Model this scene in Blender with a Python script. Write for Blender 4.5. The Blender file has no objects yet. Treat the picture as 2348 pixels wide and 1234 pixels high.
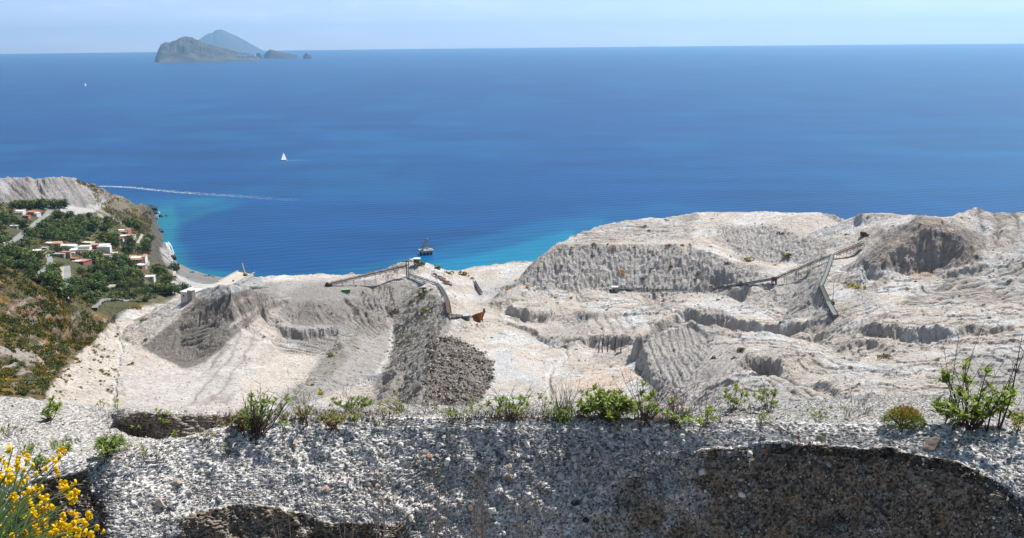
import bpy, math, random
import numpy as np
from mathutils import Vector, Matrix
from mathutils.geometry import delaunay_2d_cdt
SC = bpy.context.scene
R = math.radians
rng = np.random.default_rng(7)
random.seed(7)

# ------------------------------------------------------------------ camera
EYE = 300.0
F = 2270.0
PITCH = R(12.97)
ROLL = R(0.586)
cam_d = bpy.data.cameras.new('camera')
cam_d.sensor_width = 36.0
cam_d.lens = 36.0 * F / 2348.0
cam_d.clip_start = 0.1
cam_d.clip_end = 120000
cam = bpy.data.objects.new('camera', cam_d)
SC.collection.objects.link(cam)
FW = Vector((0, math.cos(PITCH), -math.sin(PITCH)))
RT = Vector((1, 0, 0))
UP = Vector((0, math.sin(PITCH), math.cos(PITCH)))
CR = RT * math.cos(ROLL) - UP * math.sin(ROLL)
CU = RT * math.sin(ROLL) + UP * math.cos(ROLL)
M = Matrix((CR, CU, -FW)).transposed().to_4x4()
M.translation = Vector((0, 0, EYE))
cam.matrix_world = M
SC.camera = cam

# ------------------------------------------------------------------ sky, sun, exposure
SUN_AZ = R(42)      # to the right of the line of sight
SUN_EL = R(54)
w = bpy.data.worlds.new("World")
SC.world = w
w.use_nodes = True
nt = w.node_tree
bg = nt.nodes['Background']
sky = nt.nodes.new('ShaderNodeTexSky')
sky.sky_type = 'NISHITA'
sky.sun_disc = False
sky.sun_elevation = SUN_EL
sky.sun_rotation = SUN_AZ
sky.altitude = 300
sky.air_density = 1.0
sky.dust_density = 0.1
sky.ozone_density = 1.5
# thin veils of cloud low over the horizon, from the direction of view
tc = nt.nodes.new('ShaderNodeTexCoord')
mp = nt.nodes.new('ShaderNodeMapping')
mp.inputs['Scale'].default_value = (9, 9, 60)
cn = nt.nodes.new('ShaderNodeTexNoise')
cn.inputs['Scale'].default_value = 1.6
cn.inputs['Detail'].default_value = 6
cr = nt.nodes.new('ShaderNodeValToRGB')
cr.color_ramp.elements[0].position = 0.50
cr.color_ramp.elements[1].position = 0.80
cr.color_ramp.elements[1].color = (0.3, 0.3, 0.3, 1)
mx = nt.nodes.new('ShaderNodeMix')
mx.data_type = 'RGBA'
mx.inputs['B'].default_value = (7.6, 8.2, 9.2, 1)
tint = nt.nodes.new('ShaderNodeMix')
tint.data_type = 'RGBA'
tint.blend_type = 'MULTIPLY'
tint.inputs['Factor'].default_value = 1.0
tint.inputs['B'].default_value = (0.62, 0.73, 1.30, 1)
nt.links.new(tc.outputs['Generated'], mp.inputs['Vector'])
# clear blue low down, whiter overhead
sxyz = nt.nodes.new('ShaderNodeSeparateXYZ')
mr = nt.nodes.new('ShaderNodeMapRange')
mr.inputs['From Min'].default_value = 0.05
mr.inputs['From Max'].default_value = 0.45
mr.inputs['To Min'].default_value = 1.0
mr.inputs['To Max'].default_value = 0.0
nt.links.new(tc.outputs['Generated'], sxyz.inputs[0])
nt.links.new(sxyz.outputs['Z'], mr.inputs['Value'])
tmix = nt.nodes.new('ShaderNodeMix')
tmix.data_type = 'RGBA'
tmix.inputs['A'].default_value = (1.12, 0.98, 0.74, 1)
tmix.inputs['B'].default_value = (0.60, 0.69, 1.15, 1)
nt.links.new(mr.outputs[0], tmix.inputs['Factor'])
nt.links.new(tmix.outputs['Result'], tint.inputs['B'])
nt.links.new(mp.outputs['Vector'], cn.inputs['Vector'])
nt.links.new(cn.outputs['Fac'], cr.inputs['Fac'])
nt.links.new(sky.outputs['Color'], tint.inputs['A'])
nt.links.new(tint.outputs['Result'], mx.inputs['A'])
nt.links.new(cr.outputs['Color'], mx.inputs['Factor'])
nt.links.new(mx.outputs['Result'], bg.inputs['Color'])
bg.inputs['Strength'].default_value = 0.092
sd = bpy.data.lights.new('sun', 'SUN')
sd.energy = 5.0
sd.angle = R(0.5)
sd.color = (1.0, 0.96, 0.91)
so = bpy.data.objects.new('sun', sd)
SC.collection.objects.link(so)
SUNV = Vector((math.sin(SUN_AZ) * math.cos(SUN_EL), math.cos(SUN_AZ) * math.cos(SUN_EL), math.sin(SUN_EL)))
so.rotation_euler = SUNV.to_track_quat('Z', 'Y').to_euler()
so.location = (0, 0, 400)
SC.view_settings.view_transform = 'Standard'
SC.view_settings.look = 'None'
SC.view_settings.exposure = 0.72
SC.view_settings.gamma = 1.0
SC.view_settings.use_curve_mapping = False
SC.cycles.max_bounces = 6
SC.cycles.volume_bounces = 0

# ------------------------------------------------------------------ pixel <-> world helpers
def ray(px, py):
    dx = px - 1174.0
    dy = 617.0 - py
    return CR * dx + CU * dy + FW * F

def az_tan(px, py):
    d = ray(px, py)
    h = math.hypot(d.x, d.y)
    return math.atan2(d.x, d.y), d.z / h      # azimuth, slope (negative = down)

def P3(px, py, r):
    a, t = az_tan(px, py)
    return (math.sin(a) * r, math.cos(a) * r, EYE + r * t)

_cr = np.array(CR); _cu = np.array(CU); _fw = np.array(FW)
def project(x, y, z):
    p = np.stack([x, y, z - EYE], -1)
    d = p @ _fw
    return 1174 + F * (p @ _cr) / d, 617 - F * (p @ _cu) / d

# ------------------------------------------------------------------ noise
def _h(ix, iy, s):
    n = (ix.astype(np.int64) * 374761393 + iy.astype(np.int64) * 668265263 + s * 974634777) & 0xffffffff
    n = ((n ^ (n >> 13)) * 1274126177) & 0xffffffff
    return ((n ^ (n >> 16)) & 0xffff).astype(np.float32) / 65535.0

def vnoise(x, y, s=0):
    ix = np.floor(x); iy = np.floor(y)
    fx = (x - ix); fy = (y - iy)
    fx = fx * fx * fx * (fx * (fx * 6 - 15) + 10); fy = fy * fy * fy * (fy * (fy * 6 - 15) + 10)
    ix = ix.astype(np.int64); iy = iy.astype(np.int64)
    a = _h(ix, iy, s); b = _h(ix + 1, iy, s); c = _h(ix, iy + 1, s); d = _h(ix + 1, iy + 1, s)
    return (a + (b - a) * fx) * (1 - fy) + (c + (d - c) * fx) * fy

def fbm(x, y, octv=4, s=0, gain=0.5, ridged=False):
    t = np.zeros(np.shape(x), np.float32); a = 1.0; n = 0
    for i in range(octv):
        v = vnoise(x, y, s + i * 17) * 2 - 1
        if ridged:
            v = 1 - 2 * np.abs(v)
        t += a * v; n += a
        a *= gain
        x, y = (x * 0.8 - y * 0.6) * 2.03 + 11.3, (x * 0.6 + y * 0.8) * 2.03 + 5.7
    return t / n

def sstep(a, b, x):
    t = np.clip((x - a) / (b - a), 0, 1)
    return t * t * (3 - 2 * t)

def blur(A, n, ax=(0, 1)):
    for _ in range(n):
        for k in ax:
            B = np.pad(A, [(1, 1) if i == k else (0, 0) for i in range(A.ndim)], mode='edge')
            if k == 0:
                A = B[:-2] * .25 + B[1:-1] * .5 + B[2:] * .25
            else:
                A = B[:, :-2] * .25 + B[:, 1:-1] * .5 + B[:, 2:] * .25
    return A

# ------------------------------------------------------------------ mesh + tag helpers
COL = SC.collection
def tag(o, label=None, cat=None, group=None, kind=None):
    if label: o['label'] = label
    if cat: o['category'] = cat
    if group: o['group'] = group
    if kind: o['kind'] = kind
    return o

def fastmesh(name, V, Fq, mat=None, smooth=False):
    """V (n,3) array, Fq (m,k) int array of equal-size faces"""
    me = bpy.data.meshes.new(name)
    V = np.ascontiguousarray(V, np.float32); Fq = np.ascontiguousarray(Fq, np.int32)
    k = Fq.shape[1]
    me.vertices.add(len(V)); me.vertices.foreach_set('co', V.ravel())
    me.loops.add(Fq.size); me.loops.foreach_set('vertex_index', Fq.ravel())
    me.polygons.add(len(Fq))
    me.polygons.foreach_set('loop_start', np.arange(0, Fq.size, k, dtype=np.int32))
    me.polygons.foreach_set('loop_total', np.full(len(Fq), k, np.int32))
    me.update(calc_edges=True)
    me.polygons.foreach_set('use_smooth', np.full(len(Fq), smooth))
    if mat: me.materials.append(mat)
    return me

def addcol(me, name, C):
    a = me.color_attributes.new(name, 'FLOAT_COLOR', 'POINT')
    C = np.asarray(C, np.float32)
    if C.shape[1] == 3:
        C = np.concatenate([C, np.ones((len(C), 1), np.float32)], 1)
    a.data.foreach_set('color', C.ravel())

def link(name, me, parent=None, loc=None):
    o = bpy.data.objects.new(name, me)
    COL.objects.link(o)
    if parent: o.parent = parent
    if loc is not None: o.location = loc
    return o

def empty(name, loc, rz=0.0):
    o = bpy.data.objects.new(name, None)
    COL.objects.link(o)
    o.location = loc
    o.rotation_euler = (0, 0, rz)
    o.empty_display_size = 0.5
    return o

def copy_tree(o, parent=None):
    c = o.copy(); COL.objects.link(c); c.parent = parent
    for ch in list(o.children):
        copy_tree(ch, c)
    return c

# ------------------------------------------------------------------ material helpers
def newmat(name):
    m = bpy.data.materials.new(name)
    m.use_nodes = True
    return m, m.node_tree, m.node_tree.nodes['Principled BSDF']

def noise_node(nt, scale, detail=4, rough=0.6, vec=None):
    n = nt.nodes.new('ShaderNodeTexNoise')
    n.inputs['Scale'].default_value = scale
    n.inputs['Detail'].default_value = detail
    n.inputs['Roughness'].default_value = rough
    if vec is not None: nt.links.new(vec, n.inputs['Vector'])
    return n

def mixc(nt, fac, a, b, blend='MIX'):
    m = nt.nodes.new('ShaderNodeMix')
    m.data_type = 'RGBA'; m.blend_type = blend
    for s, v in (('Factor', fac), ('A', a), ('B', b)):
        if isinstance(v, (int, float)): m.inputs[s].default_value = v
        elif isinstance(v, tuple): m.inputs[s].default_value = (*v, 1) if len(v) == 3 else v
        else: nt.links.new(v, m.inputs[s])
    return m.outputs['Result']

def ramp(nt, src, pts):
    r = nt.nodes.new('ShaderNodeValToRGB')
    e = r.color_ramp.elements
    while len(e) < len(pts): e.new(0.5)
    for el, (p, c) in zip(e, pts):
        el.position = p
        el.color = (*c, 1) if isinstance(c, tuple) else (c, c, c, 1)
    nt.links.new(src, r.inputs['Fac'])
    return r.outputs['Color']

def bump(nt, bsdf, src, strength, dist):
    b = nt.nodes.new('ShaderNodeBump')
    b.inputs['Strength'].default_value = strength
    b.inputs['Distance'].default_value = dist
    nt.links.new(src, b.inputs['Height'])
    nt.links.new(b.outputs['Normal'], bsdf.inputs['Normal'])
    return b

def simple(name, col, rough=0.8, var=0.18, scale=3.0, metal=0.0, bumpd=0.0, spec=0.3):
    m, nt, b = newmat(name)
    geo = nt.nodes.new('ShaderNodeTexCoord')
    n = noise_node(nt, scale, 5, 0.65, geo.outputs['Object'])
    col = tuple(c * .82 for c in col)
    dark = tuple(c * (1 - var * 1.6) for c in col); lite = tuple(min(1, c * (1 + var)) for c in col)
    c = ramp(nt, n.outputs['Fac'], [(0.3, dark), (0.7, lite)])
    nt.links.new(c, b.inputs['Base Color'])
    b.inputs['Roughness'].default_value = rough
    b.inputs['Metallic'].default_value = metal
    b.inputs['Specular IOR Level'].default_value = spec
    if bumpd: bump(nt, b, n.outputs['Fac'], 0.6, bumpd)
    return m
# ------------------------------------------------------------------ quarry, village slope and headland: break lines
# (px, py, r): line of sight to a point of the photograph and its real horizontal distance in metres
# Z(px, r, z): hidden or out-of-frame point by bearing, distance and height
pts = []
def pt(px, py, r):
    a, t = az_tan(px, py)
    pts.append((a, math.log(r), EYE + r * t))
def ptz(px, r, z):
    a, t = az_tan(px, 600)
    pts.append((a, math.log(r), z))
def L(*c, step=10.0):
    for (a, b) in zip(c[:-1], c[1:]):
        n = max(1, int(math.hypot(a[0] - b[0], a[1] - b[1]) / step))
        for i in range(n):
            t = i / n
            pt(*[a[k] + (b[k] - a[k]) * t for k in range(3)])
    pt(*c[-1])
def LH(*c, step=8.0):
    """(px, py, z): line of sight to level ground of known height"""
    for (a, b) in zip(c[:-1], c[1:]):
        n = max(1, int(math.hypot(a[0] - b[0], a[1] - b[1]) / step))
        for i in range(n + (b is c[-1])):
            t = i / n
            px, py, z = [a[k] + (b[k] - a[k]) * t for k in range(3)]
            az, tn = az_tan(px, py)
            pts.append((az, math.log((z - EYE) / tn), z))
def LZ(*c, step=25.0):
    for (a, b) in zip(c[:-1], c[1:]):
        n = max(1, int(abs(a[0] - b[0]) / step))
        for i in range(n):
            t = i / n
            ptz(*[a[k] + (b[k] - a[k]) * t for k in range(3)])
    ptz(*c[-1])

# near margin (hidden under the gravel bank) and far margin (sea bed)
LZ((-1200, 200, 196), (3600, 200, 196), step=60)
LZ((-1200, 262, 190), (100, 262, 190), (1000, 262, 178), (1500, 262, 182), (3600, 262, 192), step=60)
LZ((-1200, 2300, -4), (3600, 2300, -4), step=150)
# headland ridge, its far side
L((-1200, 420, 1400), (-500, 405, 1450), (0, 405, 1480), (60, 409, 1490), (120, 407, 1490), (160, 407, 1500), (200, 417, 1530), (250, 440, 1600), (300, 462, 1680), (330, 470, 1730), (350, 478, 1760))
LZ((-1200, 1900, -4), (-300, 1950, -4), (200, 1960, -4), (345, 1900, -4), (400, 1860, -4))
LZ((-1200, 1700, 40), (-300, 1700, 40), (100, 1710, 40), (200, 1720, 30), (280, 1780, 10))
L((-1200, 470, 1340), (-300, 460, 1400), (0, 460, 1430), (60, 466, 1435), (130, 474, 1440), (185, 474, 1470), (228, 470, 1500))
L((130, 488, 1400), (170, 492, 1400), (220, 492, 1430), (250, 492, 1480))
L((240, 470, 1560), (290, 492, 1600), (320, 510, 1600))
# shore line: z = 0 solved from the picture, then sea bed beyond
def shore(*c, out=25, zed=-4):
    for (a, b) in zip(c[:-1], c[1:]):
        n = max(1, int(math.hypot(a[0] - b[0], a[1] - b[1]) / 8))
        for i in range(n + (b is c[-1])):
            t = i / n
            px = a[0] + (b[0] - a[0]) * t; py = a[1] + (b[1] - a[1]) * t
            az, tn = az_tan(px, py)
            r = -EYE / tn
            pts.append((az, math.log(r), 0.3))
            pts.append((az + 0.006, math.log(r + out), zed))
shore((357, 486), (362, 500), (352, 512), (352, 525), (364, 540), (366, 552), (378, 560), (390, 580), (392, 592), (408, 604), (440, 620), (480, 632), (500, 635), (530, 640))
L((335, 486, 1715), (345, 500, 1660), (335, 515, 1590), (345, 530, 1540), (350, 552, 1440), (348, 575, 1370), (352, 595, 1300), (372, 612, 1275), (392, 628, 1262))
# village slope
L((-900, 500, 1250), (-300, 500, 1300), (0, 500, 1330), (60, 498, 1350), (110, 500, 1370), (200, 510, 1400), (280, 515, 1470), (318, 540, 1470))
L((-900, 540, 1150), (0, 540, 1220), (60, 540, 1250), (150, 540, 1290), (250, 542, 1370), (315, 560, 1370))
L((-900, 580, 1050), (0, 580, 1120), (80, 580, 1150), (150, 578, 1190), (200, 580, 1200), (260, 580, 1240), (320, 600, 1230), (350, 615, 1215))
L((100, 610, 1060), (150, 615, 1060), (240, 625, 1090), (320, 630, 1150), (370, 635, 1185))
L((60, 650, 930), (150, 660, 950), (240, 660, 1010), (320, 660, 1090), (380, 665, 1140))
L((160, 692, 870), (240, 700, 920), (300, 690, 990), (380, 688, 1070))
# beach flat, yard and quay
LH((392, 600, 1.5), (408, 614, 1.5), (440, 630, 1.5), (480, 641, 1.5), (510, 643, 1.0))
LH((386, 640, 3.5), (430, 643, 2.0), (470, 646, 2.0), (505, 648, 1.0), (535, 642, 0.0))
LH((388, 668, 5), (430, 673, 4), (480, 674, 3), (530, 662, 1), (560, 652, -1))
LZ((560, 1150, 3), (600, 1150, -2), (640, 1140, -4), (760, 1130, -4))
LZ((580, 1215, -3), (640, 1215, -4), (600, 1290, -4), (760, 1300, -4), (900, 1400, -4))
# pale broken ground at the mouth of the gully
L((240, 712, 900), (300, 706, 905), (360, 700, 930), (420, 690, 1000), (450, 686, 1050))
L((270, 715, 850), (300, 708, 850), (330, 716, 850), (375, 720, 850))
L((262, 722, 835), (300, 725, 825), (340, 728, 830), (372, 728, 840), (410, 712, 870))
# scrub hill on the left
L((-1200, 520, 600), (-500, 540, 620), (-200, 570, 640), (0, 603, 640), (60, 625, 640), (120, 660, 650), (180, 700, 665), (235, 732, 690), (252, 738, 720))
LZ((-1200, 840, 100), (-200, 840, 90), (0, 830, 76), (100, 830, 68), (180, 830, 64), (240, 860, 62))
L((-900, 700, 560), (0, 690, 600), (60, 705, 605), (120, 730, 610), (180, 755, 630), (220, 765, 650))
L((-900, 775, 520), (0, 768, 560), (30, 768, 558), (60, 780, 552), (100, 782, 560), (130, 800, 560))
L((-900, 790, 500), (0, 788, 535), (40, 796, 535), (80, 806, 540), (110, 812, 548), (128, 818, 555))
L((-900, 850, 480), (0, 856, 505), (60, 850, 515), (110, 838, 540), (150, 800, 595), (200, 775, 650), (240, 752, 700))
L((0, 835, 490), (40, 850, 480), (80, 865, 475))
L((-900, 905, 400), (0, 905, 405), (60, 895, 420), (120, 870, 460))
# pale sand slope, crevice
L((240, 745, 760), (200, 800, 620), (160, 860, 500), (130, 915, 425))
L((268, 740, 800), (300, 735, 800), (350, 735, 810), (400, 718, 840), (430, 700, 870))
L((258, 820, 610), (250, 870, 510), (235, 935, 420))
L((280, 760, 750), (276, 790, 680), (272, 830, 605), (270, 870, 530), (262, 930, 435))
L((290, 790, 690), (330, 800, 665), (300, 830, 600), (290, 890, 500), (300, 940, 425))
# dark mound
L((448, 668, 760), (470, 662, 735), (500, 656, 700), (525, 656, 690), (560, 657, 695), (590, 664, 705), (625, 676, 722), (650, 688, 738))
L((430, 700, 725), (400, 722, 710), (370, 745, 695), (345, 768, 685), (318, 793, 672))
L((448, 700, 708), (425, 735, 690), (390, 772, 672), (350, 800, 660))
L((318, 797, 668), (350, 815, 650), (385, 832, 640), (425, 842, 635), (450, 818, 645), (490, 780, 648), (530, 745, 660), (580, 722, 684), (640, 702, 728))
LZ((440, 900, 60), (490, 850, 74))
# tracks and bowl in front
L((560, 745, 675), (530, 790, 630), (500, 830, 580), (470, 880, 510), (430, 935, 440))
L((360, 845, 600), (400, 850, 585), (440, 852, 580))
L((300, 890, 500), (360, 870, 540), (400, 885, 510), (380, 935, 435))
L((520, 910, 455), (600, 900, 470), (640, 935, 430))
L((600, 738, 705), (625, 742, 700), (660, 750, 692), (700, 754, 688), (740, 753, 690), (775, 750, 695))
L((600, 748, 702), (625, 756, 697), (660, 770, 688), (700, 776, 684), (740, 770, 687), (770, 760, 692))
L((620, 790, 650), (660, 800, 640), (700, 810, 630), (740, 800, 650))
L((600, 830, 590), (650, 850, 560), (700, 860, 550))
# middle dark mound
L((668, 700, 745), (690, 690, 738), (720, 684, 735), (750, 686, 735), (780, 698, 740))
L((665, 742, 705), (690, 746, 700), (720, 748, 697), (760, 745, 700), (795, 735, 712), (800, 715, 730))
L((650, 700, 760), (660, 680, 790), (720, 668, 800), (790, 680, 780), (830, 700, 760))
# plateau and its cliff edge above the sea
L((548, 652, 900), (575, 640, 915), (590, 634, 925), (650, 631, 930), (700, 634, 940), (740, 629, 940), (790, 632, 930), (850, 627, 915), (880, 618, 895), (905, 606, 880), (930, 598, 872), (960, 600, 872), (985, 604, 880), (1005, 614, 890), (1025, 620, 905), (1050, 622, 940), (1085, 613, 965), (1110, 610, 975), (1150, 606, 985), (1165, 599, 985), (1180, 598, 985), (1200, 601, 965))
LZ((545, 1010, 20), (600, 1010, 20), (850, 1010, 20), (1000, 1000, 25), (1200, 1060, 20))
LZ((545, 1060, -4), (850, 1060, -4), (1000, 1060, -4), (1200, 1130, -4), (1300, 1200, -4))
L((560, 655, 850), (640, 650, 850), (740, 655, 835), (840, 650, 845), (900, 640, 850))
L((620, 660, 820), (740, 668, 800), (800, 662, 815), (860, 672, 800))
# tower hill and spur
L((895, 630, 850), (935, 628, 850), (970, 628, 850), (1000, 640, 850))
L((935, 634, 845), (965, 640, 825), (1000, 656, 785), (1014, 672, 755), (1025, 692, 725), (1030, 728, 662), (1012, 762, 615), (1000, 800, 565), (988, 840, 515), (978, 890, 455), (965, 940, 405))
L((845, 655, 835), (870, 668, 820), (882, 700, 790), (895, 730, 770), (905, 760, 745), (900, 800, 690), (888, 845, 625), (872, 890, 560), (850, 945, 480))
L((960, 690, 770), (955, 740, 715), (945, 790, 645), (930, 850, 565), (912, 930, 455))
L((830, 690, 790), (810, 720, 760), (800, 760, 700), (780, 820, 610), (745, 880, 520), (715, 940, 445))
L((760, 800, 650), (720, 850, 570), (680, 900, 490), (650, 940, 440))
L((860, 650, 840), (870, 690, 790))
# small block in front
L((760, 872, 545), (800, 862, 560), (850, 858, 560), (900, 848, 560), (905, 852, 550), (890, 900, 490), (880, 935, 450))
L((770, 885, 530), (800, 930, 465))
# valley right of the spur
L((1050, 640, 870), (1090, 648, 870), (1140, 645, 880), (1185, 640, 870))
L((1020, 652, 830), (1050, 680, 790), (1080, 700, 760), (1110, 690, 780), (1150, 678, 800))
L((1045, 720, 720), (1060, 740, 700), (1100, 742, 690), (1150, 750, 680))
L((1048, 770, 650), (1080, 790, 630), (1130, 800, 620), (1180, 800, 620))
L((1160, 850, 545), (1200, 850, 545), (1230, 880, 500), (1160, 935, 430), (1230, 935, 425))
L((1010, 768, 612), (1040, 780, 618), (1080, 795, 606), (1125, 825, 568), (1132, 850, 540), (1100, 900, 485), (1080, 935, 445))
L((1040, 790, 600), (1060, 830, 545), (1040, 880, 485), (1020, 935, 432))
# grey pit and ledges between spur and white hill
L((1090, 642, 860), (1110, 652, 830), (1150, 655, 830), (1180, 650, 830))
L((1090, 668, 812), (1130, 676, 800), (1150, 662, 815))
# white hill: foot, face top, plateau, skyline
L((1186, 655, 800), (1250, 662, 790), (1330, 666, 785), (1400, 668, 785), (1500, 670, 783), (1580, 671, 780), (1640, 669, 778))
L((1205, 640, 800), (1218, 620, 806), (1238, 590, 818), (1256, 572, 826), (1275, 562, 830))
L((1275, 562, 830), (1340, 560, 832), (1400, 562, 828), (1450, 562, 828), (1520, 558, 832), (1570, 562, 824), (1620, 575, 816), (1660, 590, 808), (1700, 600, 802), (1740, 606, 798))
L((1290, 553, 850), (1340, 528, 905), (1380, 513, 945), (1440, 503, 975), (1490, 497, 990), (1540, 497, 1000), (1575, 492, 1000), (1598, 488, 1000), (1612, 492, 1005), (1630, 487, 1015), (1700, 485, 1015), (1780, 488, 1000), (1850, 487, 1000), (1915, 487, 985), (1932, 497, 975), (1942, 508, 965))
LZ((1215, 870, 80), (1240, 900, 90), (1290, 960, 85), (1380, 1060, 80), (1500, 1120, 75), (1700, 1120, 75), (1900, 1080, 70), (1950, 1030, 70))
LZ((1215, 1000, -4), (1300, 1120, -4), (1400, 1230, -4), (1600, 1300, -4), (2000, 1280, -4), (2400, 1250, -4), (3600, 1250, -4))
L((1600, 520, 930), (1625, 545, 880), (1650, 570, 850), (1700, 596, 815))
L((1620, 522, 920), (1680, 520, 915), (1760, 520, 910), (1830, 535, 890), (1890, 550, 870))
L((1665, 572, 868), (1710, 596, 850), (1770, 604, 842), (1830, 604, 838), (1880, 592, 838))
L((1640, 620, 792), (1700, 626, 785), (1740, 628, 782), (1790, 622, 785), (1830, 628, 780))
L((1640, 660, 780), (1700, 650, 774), (1745, 646, 772), (1790, 640, 770), (1840, 618, 775), (1905, 592, 782))
# skyline at the right
L((1938, 520, 960), (1946, 514, 930), (1958, 496, 900), (1972, 488, 885), (2050, 488, 880), (2085, 493, 870))
LZ((1940, 1000, 70), (2100, 960, 100), (2250, 940, 110), (3600, 940, 110))
L((1955, 520, 885), (1990, 515, 870), (2040, 520, 840), (1990, 545, 830), (1930, 560, 830), (1890, 575, 820))
L((2150, 498, 850), (2190, 501, 845), (2215, 490, 800), (2240, 476, 790), (2290, 477, 790), (2348, 479, 788), (2600, 470, 790), (3600, 460, 800))
# hollowed mound
L((1972, 605, 712), (1990, 585, 722), (2020, 555, 735), (2060, 520, 745), (2100, 496, 748), (2125, 494, 746), (2170, 502, 744), (2210, 522, 740), (2245, 548, 735), (2262, 580, 725))
LZ((1990, 790, 132), (2060, 800, 135), (2150, 800, 140), (2250, 800, 140))
L((2026, 602, 707), (2044, 578, 713), (2074, 556, 719), (2098, 536, 725), (2118, 523, 727), (2150, 530, 726), (2186, 534, 726), (2222, 552, 721), (2238, 574, 716))
L((2030, 620, 702), (2060, 624, 705), (2110, 626, 707), (2150, 618, 709), (2165, 612, 711), (2180, 598, 712), (2205, 590, 712), (2235, 600, 708))
L((1980, 612, 706), (2005, 610, 704), (2025, 620, 698), (2035, 630, 690))
L((2262, 560, 735), (2270, 590, 715), (2348, 590, 712), (2600, 590, 710), (3600, 590, 700))
# right plateau
L((1930, 620, 745), (1990, 640, 700), (2050, 645, 690), (2120, 636, 697), (2200, 625, 700), (2348, 610, 700), (3600, 600, 690))
L((1945, 660, 690), (2000, 680, 650), (2060, 690, 635), (2150, 680, 648), (2348, 660, 655), (3600, 650, 650))
L((2010, 715, 612), (2100, 715, 602), (2200, 710, 605), (2348, 700, 610), (3600, 690, 600))
# branch conveyor ridge and dark gully
L((1905, 592, 782), (1895, 625, 735), (1880, 660, 695), (1895, 700, 655), (1918, 738, 612))
L((1860, 612, 790), (1835, 650, 760), (1815, 690, 730), (1800, 730, 690), (1790, 740, 672))
L((1845, 660, 735), (1870, 700, 675), (1860, 738, 640))
L((1950, 700, 640), (1960, 740, 590))
# mound under the long conveyor
L((1650, 672, 768), (1700, 662, 762), (1750, 652, 760), (1780, 664, 750), (1795, 690, 735), (1780, 715, 720), (1740, 712, 722), (1690, 695, 735), (1655, 682, 755))
# ledges left of centre
L((1160, 666, 790), (1190, 664, 790), (1250, 668, 786), (1300, 672, 780), (1340, 684, 770), (1400, 684, 770), (1480, 680, 770))
L((1165, 684, 770), (1200, 694, 765), (1250, 686, 770), (1300, 688, 768), (1345, 692, 765))
L((1148, 690, 762), (1165, 700, 750), (1190, 707, 742), (1215, 714, 735), (1240, 716, 732), (1262, 722, 728), (1300, 712, 735), (1380, 706, 740), (1460, 700, 740))
L((1150, 708, 758), (1170, 724, 746), (1195, 737, 738), (1218, 744, 731), (1235, 740, 728), (1262, 732, 725))
L((1140, 733, 705), (1180, 742, 700), (1220, 758, 682), (1262, 778, 655), (1295, 790, 640))
L((1140, 741, 703), (1180, 754, 697), (1220, 772, 679), (1260, 792, 652), (1292, 806, 637))
L((1262, 748, 710), (1300, 748, 710), (1335, 735, 715))
L((1330, 765, 655), (1318, 785, 640), (1300, 800, 628), (1296, 815, 610), (1305, 825, 600))
# striped field and its low cliff
L((1345, 718, 720), (1380, 714, 722), (1440, 714, 718), (1455, 725, 705))
L((1335, 764, 660), (1370, 770, 652), (1400, 775, 648), (1430, 780, 640), (1455, 785, 632))
L((1325, 800, 652), (1360, 804, 647), (1400, 806, 643), (1435, 806, 636), (1452, 798, 630))
L((1305, 822, 602), (1330, 820, 604), (1350, 822, 602))
L((1308, 830, 598), (1330, 829, 598), (1348, 828, 598))
L((1250, 870, 530), (1300, 850, 560), (1370, 840, 570), (1430, 840, 570))
L((1280, 920, 450), (1350, 900, 480), (1420, 900, 480), (1480, 915, 450))
# white hill in front of it (right of centre)
L((1478, 735, 690), (1500, 705, 715), (1530, 682, 728), (1570, 668, 735), (1610, 669, 735), (1650, 680, 725), (1700, 697, 710), (1745, 712, 695), (1790, 740, 665))
LZ((1500, 760, 92), (1600, 762, 94), (1700, 758, 96))
L((1463, 775, 640), (1480, 762, 655), (1500, 745, 668), (1540, 728, 680), (1562, 712, 692), (1575, 706, 696), (1600, 712, 690), (1632, 722, 680), (1645, 718, 683), (1655, 713, 688), (1675, 728, 675), (1690, 737, 665))
L((1463, 788, 637), (1500, 778, 662), (1540, 770, 672), (1590, 770, 684), (1640, 775, 672), (1680, 765, 665))
L((1690, 734, 660), (1720, 738, 652), (1760, 752, 632), (1790, 748, 630), (1815, 740, 632), (1843, 744, 625), (1840, 760, 612), (1880, 770, 598), (1920, 768, 590))
L((1690, 764, 655), (1720, 775, 647), (1760, 790, 627), (1800, 792, 625), (1830, 785, 618), (1870, 797, 600), (1905, 790, 587), (1922, 784, 585))
# near ridge with the raked flank
L((1462, 772, 560), (1500, 760, 565), (1520, 752, 566), (1560, 742, 566), (1586, 734, 566), (1612, 752, 560), (1633, 748, 560), (1660, 765, 548), (1690, 762, 546), (1755, 761, 540), (1770, 775, 528), (1800, 795, 505))
LZ((1480, 605, 104), (1600, 605, 104), (1700, 600, 108), (1760, 585, 112))
L((1450, 790, 612), (1456, 820, 570), (1468, 850, 530), (1485, 880, 490), (1502, 900, 465), (1520, 935, 420))
L((1475, 800, 540), (1495, 840, 500), (1530, 870, 462), (1570, 890, 435), (1600, 935, 390))
L((1600, 800, 500), (1640, 840, 455), (1620, 880, 425))
L((1680, 800, 490), (1700, 830, 460), (1660, 880, 410), (1640, 935, 375))
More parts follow.
